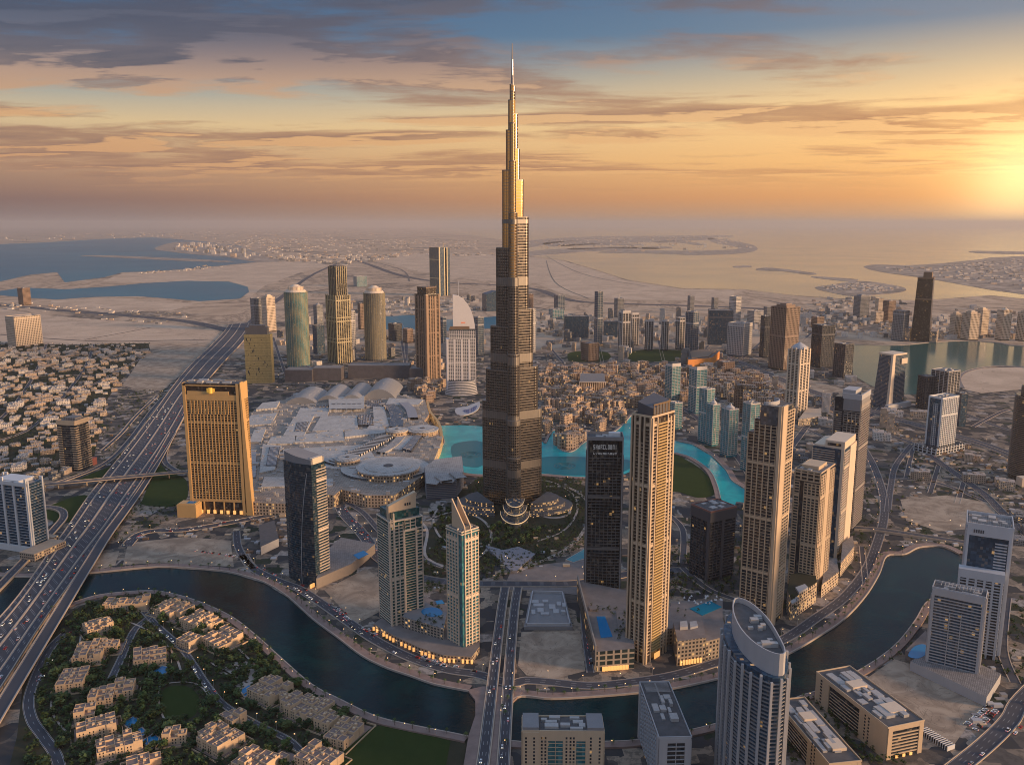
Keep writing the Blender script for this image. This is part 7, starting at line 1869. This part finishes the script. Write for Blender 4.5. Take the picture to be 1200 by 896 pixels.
# distant built-up areas too small to tell apart: one mass
fm = MB(); rf_ = random.Random(55)
for poly, n, sc_, hm_ in ((PX([(620, 372), (1200, 372), (1200, 398), (1000, 396), (640, 392)]), 500, 24, 26), (PX([(300, 300), (560, 296), (600, 300), (480, 300), (400, 312), (330, 306)]), 220, 60, 30), (PX([(410, 352), (560, 350), (560, 368), (420, 372)]), 160, 30, 18), (PX([(0, 277), (240, 270), (500, 268), (500, 277), (300, 283), (220, 278), (0, 283)]), 500, 75, 40),
                      (PX([(184, 291), (240, 286), (300, 298), (290, 304), (225, 296)]), 90, 60, 80), (PX([(960, 337), (1000, 331), (1055, 337), (1040, 343), (975, 341)]), 140, 26, 14), (PX([(1030, 314), (1100, 312), (1200, 303), (1330, 300), (1330, 345), (1200, 340), (1120, 328)]), 700, 42, 18), (PX([(150, 322), (220, 318), (260, 313), (240, 311), (170, 318)]), 50, 30, 14),
                      (PX([(600, 290), (640, 280), (760, 276), (850, 276), (886, 291), (800, 296), (700, 294)]), 320, 60, 30), (PX([(60, 372), (200, 376), (210, 385), (120, 392), (60, 384)]), 40, 26, 8), (PX([(0, 352), (220, 368), (220, 376), (0, 362)]), 90, 26, 10), (PX([(870, 372), (1000, 350), (1000, 372)]), 80, 30, 16), (PX([(240, 286), (330, 300), (560, 292), (560, 282), (300, 280)]), 500, 55, 26)):
    xs = [p[0] for p in poly]; ys = [p[1] for p in poly]
    for _ in range(n * 3):
        if n <= 0: break
        x, y = rf_.uniform(min(xs), max(xs)), rf_.uniform(min(ys), max(ys))
        if inside((x, y), poly) and (y > 5200 or not blocked(x, y)):
            n -= 1; w, d, h = rf_.uniform(.4, 1.2) * sc_, rf_.uniform(.4, 1.2) * sc_, rf_.uniform(.3, 1) * hm_; fm.box(x - w / 2, x + w / 2, y - d / 2, y + d / 2, 0, h, rf_.choice((0, 0, 1, 2)), 3)
o = fm.build('distant_buildings', [WN['white'], WN['sandstone'], WN['grey'], ROOFP]); tag(o, 'pale small blocks of the far-off city districts and islands', kind='stuff')
# clutter at ground level: kiosks, plant, parked vans, walls, read as texture between the towers
cm_ = MB(); rc_ = random.Random(66)
for poly, n in ((PX([(470, 700), (560, 690), (700, 690), (880, 640), (960, 640), (1040, 500), (900, 430), (640, 420), (500, 440), (480, 560)]), 1500), (PX([(1040, 500), (1200, 540), (1200, 640), (1060, 640)]), 800), (PX([(145, 660), (280, 660), (340, 640), (340, 600), (160, 630)]), 150), (PX([(280, 600), (340, 600), (400, 690), (300, 660)]), 120), (PX([(910, 735), (1000, 660), (1040, 560), (1010, 560), (960, 640), (905, 700)]), 140), (PX([(1100, 800), (1200, 760), (1200, 840), (1140, 850)]), 90), (PX([(120, 470), (200, 455), (150, 540), (100, 560)]), 120)):
    xs = [p[0] for p in poly]; ys = [p[1] for p in poly]
    for _ in range(n):
        x, y = rc_.uniform(min(xs), max(xs)), rc_.uniform(min(ys), max(ys))
        if inside((x, y), poly) and not blocked(x, y):
            s = rc_.uniform(1.2, 5.5); t_ = rc_.uniform(1, 4.5); cm_.box(x - s, x + s, y - s * rc_.uniform(.3, 1), y + s * .6, 0, t_, rc_.choice((0, 1, 2, 3, 0, 1)))
o = cm_.build('site_clutter', [LGREY, TAN, GREY, BROWN]); tag(o, 'small huts, walls and equipment scattered between the towers', kind='stuff')

# ------------------------------------------------------------------ trees
LEAF = []
for k, c in enumerate(((.055, .085, .026), (.075, .10, .034), (.040, .064, .026))):
    m = bpy.data.materials.new('leaves'); m.use_nodes = True; t = m.node_tree; b = t.nodes['Principled BSDF']; q = NG(t)
    tc = q.n('ShaderNodeTexCoord').outputs['Object']; oi = q.n('ShaderNodeObjectInfo').outputs['Random']
    f = q.m('ADD', q.m('MULTIPLY', q.noise(tc, .9, 3), 1.2), q.m('MULTIPLY_ADD', oi, .7, .1))
    q.put(b.inputs['Base Color'], q.mix(1.0, c + (1,), q.comb(f, f, f), 'MULTIPLY')); b.inputs['Roughness'].default_value = .9; b.inputs['Specular IOR Level'].default_value = .2; LEAF.append(m)
BARK = pm('bark', (.10, .075, .055), .9)
def crown_faces(mb, x, y, z, r, h, n, rr, mi=0):
    """leaf clumps scattered through an uneven crown volume"""
    lob = [(rr.uniform(-.5, .5) * r, rr.uniform(-.5, .5) * r, rr.uniform(-.25, .35) * h, rr.uniform(.45, .75) * r) for _ in range(5)]
    for i in range(n):
        lx, ly, lz, lr = lob[i % 5]; u_, t_ = rr.uniform(-1, 1), rr.uniform(0, 6.283); q = math.sqrt(1 - u_ * u_); k = lr * rr.uniform(.6, 1.0)
        px, py, pz = x + lx + k * q * math.cos(t_), y + ly + k * q * math.sin(t_), z + lz + k * u_ * h / r * .8
        s = rr.uniform(.30, .60) * r * .7; a = rr.uniform(0, 3.14); b = rr.uniform(-.9, .9)
        dx, dy = math.cos(a) * s, math.sin(a) * s; ex, ey, ez = -math.sin(a) * s * math.cos(b), math.cos(a) * s * math.cos(b), s * math.sin(b)
        mb.poly([(px - dx, py - dy, pz), (px + ex, py + ey, pz + ez), (px + dx, py + dy, pz), (px - ex, py - ey, pz - ez)], mi)
def tree_proto(seed, name, r, h, th):
    rr = random.Random(seed); c = MB(); crown_faces(c, 0, 0, th + h * .5, r, h, 130, rr)
    t = MB(); t.cyl(0, 0, .35, 0, th + h * .4, 7, r1=.16)
    for k in range(4):
        a = k * 1.6 + seed; t.prism([(.12, 0), (0, .12), (-.12, 0)], th * .8, th + h * .5, pts_top=[(math.cos(a) * r * .45 + .07, math.sin(a) * r * .45), (math.cos(a) * r * .45, math.sin(a) * r * .45 + .07), (math.cos(a) * r * .45 - .07, math.sin(a) * r * .45)])
    o = t.build(name, BARK); c.build('crown', LEAF[seed % 3], o); return o
def palm_proto(seed):
    rr = random.Random(seed); c = MB()
    for i in range(14):
        a = 6.283 * i / 14 + rr.uniform(-.1, .1); L_ = rr.uniform(2.6, 3.4); px = py = 0; z = 8.0; dz = rr.uniform(.2, .9)
        for k in range(4):
            nx_, ny_, nz_ = math.cos(a) * L_ * (k + 1) / 4, math.sin(a) * L_ * (k + 1) / 4, 8.0 + dz * math.sin((k + 1) * .8) * 1.2 - ((k + 1) / 4) ** 2 * 1.8
            w = .45 * (1 - k / 5); wx, wy = -math.sin(a) * w, math.cos(a) * w; c.poly([(px - wx, py - wy, z), (nx_ - wx * .7, ny_ - wy * .7, nz_), (nx_ + wx * .7, ny_ + wy * .7, nz_), (px + wx, py + wy, z)]); px, py, z = nx_, ny_, nz_
    c.cyl(0, 0, .3, 0, 8, 7, 1, r1=.2); return c.build('palm_tree', [LEAF[0], BARK])
rt = random.Random(41)
comp_poly = PX([(64, 745), (94, 712), (123, 702), (171, 698), (200, 701), (234, 711), (268, 728), (300, 750), (330, 777), (366, 808), (400, 826), (432, 843), (420, 860), (395, 900), (30, 900), (30, 850), (28, 800)])
tp = scatter(comp_poly, 215, 8.5, rt, 60)
park_poly = [PX([(560, 622), (590, 608), (640, 600), (640, 620), (615, 640), (590, 645), (565, 635)]), PX([(545, 590), (562, 585), (566, 600), (550, 605)]), PX([(500, 600), (540, 590), (560, 640), (520, 655)])]
for p in park_poly: tp += scatter(p, 28, 9, rt, 60)
tp = tp[:290]
def tlabel(x, y, i):
    return 'round dark green garden tree between the cream villas of the canal compound' if y < 1250 else 'round dark green tree in the planted park below the tallest tower'
place([tree_proto(i, 'tree', 3.6 + .5 * (i % 3), 4.2 + .6 * (i % 2), 2.0) for i in range(6)], tp, '', 'tree', 'garden and park trees', sc=(.8, 1.5), rnd=rt, labf=tlabel)
# street palms along both quays
pl = []
for L_, off, st in ((Bn, 0, 17), (Bne, 0, 15), (Bs, 0, 20), (Bse, 0, 22)):
    pl += [(p[0] + rt.uniform(-2, 2), p[1] + rt.uniform(-2, 2)) for p in resample(L_, st)]
pl = [p for p in pl if 760 < p[1] < 1400 and abs(p[0]) < 640]
place([palm_proto(i) for i in range(3)], pl, '', 'palm tree', 'promenade palms', sc=(.8, 1.2), rnd=rt, labf=lambda x, y, i: 'small palm tree planted along the canal promenade')
# wooded ground too dense to count
tm = MB(); nt_ = 0
for poly, n, sep in ((comp_poly, 900, 4.6), (vill, 2300, 9), (PX([(0, 392), (175, 398), (176, 405), (0, 402)]), 260, 14), (PX([(470, 700), (560, 560), (690, 560), (690, 640), (560, 690)]), 900, 6.5), (PX([(1040, 500), (1200, 540), (1200, 640), (1040, 640)]), 120, 12),
                     (PX([(640, 436), (880, 440), (920, 500), (740, 480), (640, 500)]), 400, 12), (PX([(780, 640), (870, 630), (870, 700), (780, 700)]), 170, 8), (PX([(60, 600), (210, 540), (215, 600), (150, 640)]), 120, 11), (PX([(1060, 330), (1330, 335), (1330, 345), (1080, 342)]), 0, 30),
                     (PX([(900, 735), (1030, 640), (1040, 560), (1000, 560)]), 150, 9), (PX([(1000, 780), (1090, 740), (1120, 700), (1200, 700), (1200, 800)]), 70, 12), (PX([(910, 820), (1000, 800), (1060, 896), (930, 896)]), 120, 8), (PX([(130, 470), (200, 440), (150, 545), (100, 550)]), 150, 10), (PX([(315, 430), (570, 425), (560, 470), (500, 455), (330, 455)]), 200, 14)):
    for x, y in scatter(poly, n, sep, rt, 12):
        crown_faces(tm, x, y, 3.6, rt.uniform(2.6, 4.6), rt.uniform(3.2, 5), 26 if y < 1300 else 18, rt, rt.randrange(3)); nt_ += 1
for poly, z, n in (([(690, 704), (733, 715), (738, 748), (722, 750), (716, 720), (698, 718)], 26, 70), ([(928, 696), (950, 692), (952, 702), (928, 722)], 30, 40), ([(496, 716), (520, 722), (520, 736), (500, 738), (484, 734)], 24, 40), ([(497, 704), (520, 712), (520, 722), (500, 716)], 9, 40), ([(790, 714), (840, 700), (846, 704), (800, 724)], 22, 24)):
    P = PX(poly, z); xs = [p[0] for p in P]; ys = [p[1] for p in P]
    while n > 0:
        x, y = rt.uniform(min(xs), max(xs)), rt.uniform(min(ys), max(ys)); n -= 1
        if inside((x, y), P): crown_faces(tm, x, y, z + 2.2, rt.uniform(1.4, 2.6), rt.uniform(2, 3), 18, rt, rt.randrange(3))
o = tm.build('tree_canopy', LEAF); tag(o, 'dense dark trees and shrubs filling gardens and verges', kind='stuff')

# ------------------------------------------------------------------ cars
def car_proto(col, name='car', L_=4.8, W_=2.0, H_=1.6):
    b = MB(); b.prism([(-W_ / 2, -L_ / 2), (W_ / 2, -L_ / 2), (W_ / 2, L_ / 2), (-W_ / 2, L_ / 2)], .35, .95, pts_top=[(-W_ / 2 + .08, -L_ / 2 + .1), (W_ / 2 - .08, -L_ / 2 + .1), (W_ / 2 - .08, L_ / 2 - .1), (-W_ / 2 + .08, L_ / 2 - .1)])
    b.box(-W_ / 2 + .32, W_ / 2 - .32, -L_ * .26, L_ * .10, H_ - .08, H_)
    b.prism([(-W_ / 2 + .12, -L_ * .36), (W_ / 2 - .12, -L_ * .36), (W_ / 2 - .12, L_ * .22), (-W_ / 2 + .12, L_ * .22)], .95, H_ - .08, 1, pts_top=[(-W_ / 2 + .3, -L_ * .27), (W_ / 2 - .3, -L_ * .27), (W_ / 2 - .3, L_ * .11), (-W_ / 2 + .3, L_ * .11)])
    for sx in (-1, 1):
        for sy in (-.3, .3):
            n = 10; cx_, cy_ = sx * (W_ / 2 - .1), sy * L_
            ring = [(cy_ + .34 * math.cos(6.283 * k / n), .34 + .34 * math.sin(6.283 * k / n)) for k in range(n)]
            b.poly([(cx_ + .12, a, z) for a, z in ring], 2); b.poly([(cx_ - .12, a, z) for a, z in ring][::-1], 2)
            for k in range(n): a, c2 = ring[k], ring[(k + 1) % n]; b.poly([(cx_ - .12, a[0], a[1]), (cx_ - .12, c2[0], c2[1]), (cx_ + .12, c2[0], c2[1]), (cx_ + .12, a[0], a[1])], 2)
    for sy, mt in ((1, 3), (-1, 4)):
        for sx in (-1, 1): b.box(sx * .68 - .22, sx * .68 + .22, sy * (L_ / 2 - .05) - .1, sy * (L_ / 2 - .05) + .1, .6, .84, mt, bottom=True)
    return b.build(name, [col, G_CAR, TYRE, HL, TL])
G_CAR = pm('car_glass', (.02, .022, .025), .1); TYRE = pm('tyre', (.02, .02, .02), .8)
HL = pm('headlamp', (1, .9, .7), .4, emit=(1, .85, .6), es=3.0); TL = pm('tail_lamp', (1, .05, .02), .4, emit=(1, .06, .02), es=1.3)
CARS = [('white', car_proto(pm('car_white', (.75, .75, .74), .3))), ('silver', car_proto(pm('car_silver', (.42, .43, .45), .3, .5))), ('black', car_proto(pm('car_black', (.02, .02, .025), .25))), ('red', car_proto(pm('car_red', (.35, .02, .02), .3))), ('white', car_proto(pm('van_white', (.7, .7, .69), .4), 'van', 6.0, 2.2, 2.5))]
rcx = random.Random(88); placed = {}; ncar = 0
def put_car(x, y, z, ang, where):
    global ncar
    k = rcx.choices(range(5), (5, 3, 3, 1.4, 1.6))[0]; col, p = CARS[k]
    if k in placed: o = copy_tree(p)
    else: placed[k] = 1; o = p
    o.location = (x, y, z); o.rotation_euler[2] = ang; s = rcx.uniform(1.15, 1.35); o.scale = (s, s, s); ncar += 1
    kind_ = 'van' if k == 4 else 'car'
    tag(o, f'small {col} {kind_} {where}', kind_, f'{kind_}s {where}')
lanes_cars = []
for t_ in HW_LANES:
    L_ = resample([hw(t_, i) for i in range(N)], 9.0)
    for i in range(len(L_) - 1):
        x, y = L_[i]
        if not (850 < y < 3400): continue
        u_, v_ = proj(x, y, 4)
        if u_ < -5: continue
        if rcx.random() < (.11 if y < 1700 else .10):
            a = math.atan2(L_[i + 1][1] - y, L_[i + 1][0] - x) - math.pi / 2
            lanes_cars.append((y, x, a + (math.pi if t_ < .465 else 0)))
rcx.shuffle(lanes_cars); lanes_cars.sort(key=lambda c: c[0] > 2500)
for y, x, a in lanes_cars[:155]: put_car(x, y, HZ + .05, a, 'driving on the wide left highway')
def along(key, dens, where, n, offs=(-.28, .28), park=None):
    L_, w, z = ROADS[key]; zz = z if not isinstance(z, list) else None; k = 0
    P_ = resample(L_, 8.0)
    for i in range(len(P_) - 1):
        for of in offs:
            if rcx.random() < dens and k < n:
                x, y = P_[i]; u_, v_ = proj(x, y, 0)
                if not (-5 < u_ < 1205 and 0 < v_ < 905): continue
                dx, dy = P_[i + 1][0] - x, P_[i + 1][1] - y; q = math.hypot(dx, dy) or 1; a = math.atan2(dy, dx) - math.pi / 2
                o_ = of * w; put_car(x - dy / q * o_, y + dx / q * o_, (zz if zz is not None else 9) + .05, a + (0 if of < 0 else math.pi), where); k += 1
along('quay_road', .16, 'on the canal-side road', 42, (-.3, .3, .62)); along('bridge_a', .12, 'crossing the canal bridge', 8, (-.2, .2)); along('bridge_b', .12, 'crossing the canal bridge', 8, (-.2, .2))
along('mall_road', .2, 'on the boulevard before the towers', 26, (-.35, -.1, .12, .35)); along('hotel_street', .2, 'on the street below the gold hotel', 16, (-.3, .3)); along('villa_street', .1, 'on the villa compound street', 8, (.35, -.35)); along('villa_ring', .14, 'parked on the compound ring road', 14, (.6,))
along('viaduct', .04, 'on the viaduct', 5, (0.0,)) if False else None
along('right_highway', .05, 'on the wide road behind the right cluster', 30, (-.4, -.2, .2, .4)); along('right_street', .1, 'on the street right of the cluster', 14, (-.3, .3)); along('ring_road', .1, 'parked beside the curved road at lower right', 12, (.7, .3))
def lot(p0, p1, n, where, rows=1):
    a, b = gp(*p0), gp(*p1); L_ = math.hypot(b[0] - a[0], b[1] - a[1]); ux, uy = (b[0] - a[0]) / L_, (b[1] - a[1]) / L_
    for r_ in range(rows):
        for i in range(n):
            if rcx.random() < .25: continue
            t = L_ * (i + .5) / n; put_car(a[0] + ux * t - uy * 7 * r_, a[1] + uy * t + ux * 7 * r_, .4, math.atan2(uy, ux) + R(rcx.uniform(-3, 3)), where)
lot((1132, 850), (1160, 828), 14, 'parked on the sandy lot at lower right'); lot((1142, 856), (1168, 832), 12, 'parked on the sandy lot at lower right')
lot((385, 706), (410, 728), 12, 'parked beside the blank-walled podium'); lot((228, 645), (276, 652), 12, 'parked on the lot below the gold hotel'); lot((690, 745), (694, 780), 8, 'parked along the podium side wall')
lot((60, 772), (45, 800), 6, 'parked on the compound ring road')
for k in range(5):
    if k not in placed:
        p = CARS[k][1]
        for ch in list(p.children): bpy.data.objects.remove(ch)
        bpy.data.objects.remove(p)

# ------------------------------------------------------------------ street lamps
def lamp_proto():
    b = MB(); b.cyl(0, 0, .16, 0, 8.6, 6, r1=.1); b.box(-.08, 1.8, -.08, .08, 8.5, 8.66, bottom=True); b.cyl(1.6, 0, .55, 8.05, 8.4, 8, 1, r1=.35); b.cyl(1.6, 0, .35, 7.8, 8.05, 8, 1, r1=.55); return b.build('street_lamp', [PLANT, LAMP])
lp_ = lamp_proto(); nl = 0
def lamps(line, step, where, side=0):
    global nl
    L_ = offset(line, side) if side else line
    for i, (x, y) in enumerate(resample(L_, step)):
        u_, v_ = proj(x, y, 0)
        if not (-5 < u_ < 1205 and 0 < v_ < 905) or nl > 285: continue
        o = lp_ if nl == 0 else copy_tree(lp_); o.location = (x, y, .3); o.rotation_euler[2] = rcx.uniform(0, 6.28); nl += 1
        tag(o, 'lit street lamp with a warm head ' + where, 'street lamp', 'street lamps ' + where)
lamps(Bn, 34, 'on the upper left canal promenade', 4); lamps(Bne, 30, 'on the upper right canal promenade', 4); lamps(Bs, 36, 'on the villa side canal walk', -2); lamps(Bse, 36, 'on the lower right canal walk', -2)
lamps(ROADS['quay_road'][0], 42, 'along the canal-side road', 9); lamps(ROADS['mall_road'][0], 45, 'along the boulevard before the towers', 12); lamps(ROADS['hotel_street'][0], 45, 'along the street below the gold hotel', 11); lamps(ROADS['villa_street'][0], 32, 'along the villa compound street', 5)
lamps(ROADS['right_street'][0], 45, 'along the street right of the cluster', 10); lamps(ROADS['right_highway'][0], 80, 'along the wide road behind the right cluster', 20)
# bigger warm glows dotted through the districts (lit doorways, yards and courts): emitting ground lamps
gm = MB(); rg = random.Random(12)
for poly, n, s in ((PX([(640, 432), (930, 440), (900, 600), (780, 500), (640, 520)]), 300, 1.0), (PX([(470, 680), (560, 560), (690, 560), (700, 690)]), 60, .7), (PX([(300, 440), (560, 430), (560, 480), (500, 470), (330, 462)]), 200, 1.2), (PX([(0, 400), (170, 405), (110, 545), (0, 560)]), 60, .8), (PX([(960, 450), (1200, 520), (1200, 640), (1040, 640)]), 110, 1.0), (PX([(620, 370), (1000, 372), (1000, 440), (640, 425)]), 200, 1.4), (PX([(200, 660), (330, 600), (420, 600), (400, 690), (300, 660)]), 40, .7)):
    xs = [p[0] for p in poly]; ys = [p[1] for p in poly]
    for _ in range(n // 2):
        x, y = rg.uniform(min(xs), max(xs)), rg.uniform(min(ys), max(ys))
        if inside((x, y), poly): gm.cyl(x, y, s, 4.5, 5.3, 6, r1=s * .5)
o = gm.build('yard_lights', pm('yard_glow', (1, .7, .4), .5, emit=(1.0, .6, .28), es=1.6)); tag(o, 'tiny warm lights dotted between the low buildings', kind='stuff')

# ------------------------------------------------------------------ odds and ends seen from above
def ring_garden():
    x, y = gp(648, 598); r = empty('garden_roundabout', (x, y, 0), 0, 'oval planted roundabout ringed by pale paths, right of the tallest tower', 'roundabout')
    b = MB(); b.cyl(0, 0, 34, 0, .8, 40, ry=44); b.build('paved_ring', COPE, r); b = MB(); b.cyl(0, 0, 29, .2, 1.1, 40, ry=38); b.build('planted_ring', GARD, r); b = MB(); b.cyl(0, 0, 14, .2, 1.4, 32, ry=19); b.build('inner_ring', PAVG, r); b = MB(); b.cyl(0, 0, 9, .2, 2.2, 24, ry=12); b.build('centre_bed', GARD, r)
ring_garden()
pth = MB()
for pts, w in (([(500, 610), (530, 600), (560, 606), (575, 622), (570, 645), (545, 662)], 5), ([(640, 570), (668, 572), (690, 590), (688, 615), (668, 640), (640, 655), (610, 668)], 7), ([(520, 590), (508, 605), (515, 628), (540, 640), (570, 640)], 4), ([(620, 560), (650, 566), (672, 580), (676, 600), (660, 622), (630, 634)], 4), ([(480, 600), (500, 620), (498, 650), (520, 664)], 5), ([(690, 575), (720, 560)], 6)):
    ribbon(pth, smooth(PX(pts), 6), w, None, .6, 0)
struct('park_path', pth, COPE)
pth = MB()
for pts, w in (([(150, 728), (180, 742), (205, 768), (214, 795)], 2.5), ([(188, 800), (186, 822), (196, 846), (222, 850), (240, 836), (242, 812), (226, 800), (200, 800), (188, 806)], 2.0), ([(95, 725), (92, 760), (70, 790), (60, 830), (80, 860)], 2.2), ([(280, 760), (310, 790), (340, 816), (390, 842), (425, 856)], 2.2), ([(245, 775), (270, 790), (290, 800)], 2.2), ([(262, 790), (282, 778), (300, 794), (280, 806)], 16)):
    ribbon(pth, smooth(PX(pts), 6), w, None, .55, 0)
struct('garden_path', pth, COPE)
flat_thing('reflecting_pool', 'long pale teal reflecting pool at the foot of the sign tower', 'pool', [(664, 655), (690, 640), (690, 652), (672, 658)], .2, .8, pm('pale_pool', (.04, .22, .24), .1), COPE)
flat_thing('plaza_canopy', 'pale grey angular plaza below the tallest tower', 'plaza', [(568, 638), (590, 644), (607, 640), (628, 648), (606, 668), (598, 668)], .2, 4.5, pm('plaza_stone', (.24, .23, .25), .6, var=.15))
def construction():
    pc = gp(642, 716); r = empty('construction_block', (pc[0], pc[1], 0), 0, 'low unfinished rectangular block with an open roof on the empty lot', 'building')
    P = Lp2([(614, 738), (671, 738), (661, 698), (622, 697)], pc); b = MB(); b.prism(P, 0, 5); b.build('base_slab', GREY, r)
    b = MB(); Q = ring_poly(P, -3) if sum(P[i][0] * P[(i + 1) % 4][1] - P[(i + 1) % 4][0] * P[i][1] for i in range(4)) > 0 else ring_poly(P[::-1], -3)
    for i in range(4): ribbon(b, [Q[i], Q[(i + 1) % 4]], 1.5, 5, 8.5, 0)
    b.build('perimeter_wall', LGREY, r); b = MB(); roofplant(b, 60, 55, 5, 16, .85, 5, 0, 99); b.build('inner_rooms', LGREY, r); add_block(PX([(612, 742), (673, 742), (663, 696), (620, 695)]))
construction()
def shelter():
    p0, p1 = gp(1082, 858), gp(1114, 878); L_ = math.hypot(p1[0] - p0[0], p1[1] - p0[1]); a = math.atan2(p1[1] - p0[1], p1[0] - p0[0])
    r = empty('glazed_shelter', ((p0[0] + p1[0]) / 2, (p0[1] + p1[1]) / 2, 0), a, 'long glazed shelter with white ribs at the edge of the sandy lot', 'shelter')
    b = MB(); b.box(-L_ / 2, L_ / 2, -5, 5, 0, 4.5); b.build('glazing', G_DARK, r); b = MB()
    for i in range(13): x = -L_ / 2 + i * L_ / 12; b.box(x - .4, x + .4, -5.5, 5.5, 0, 5.2)
    b.build('ribs', WHITE, r)
shelter()
def garage():
    pc = gp(316, 640); r = empty('low_building', (pc[0], pc[1], 0), 0, 'small grey flat-roofed block with a dark roof, left of the dark curved tower', 'building')
    P = Lp2([(306, 650), (327, 640), (322, 618), (304, 624)], pc); b = MB(); b.prism(P, 0, 14, 0, 1); b.build('wall', [LGREY, ROOFD], r)
garage()
print('cars', ncar, 'lamps', nl, 'trees', nt_, 'objects', len(bpy.data.objects))
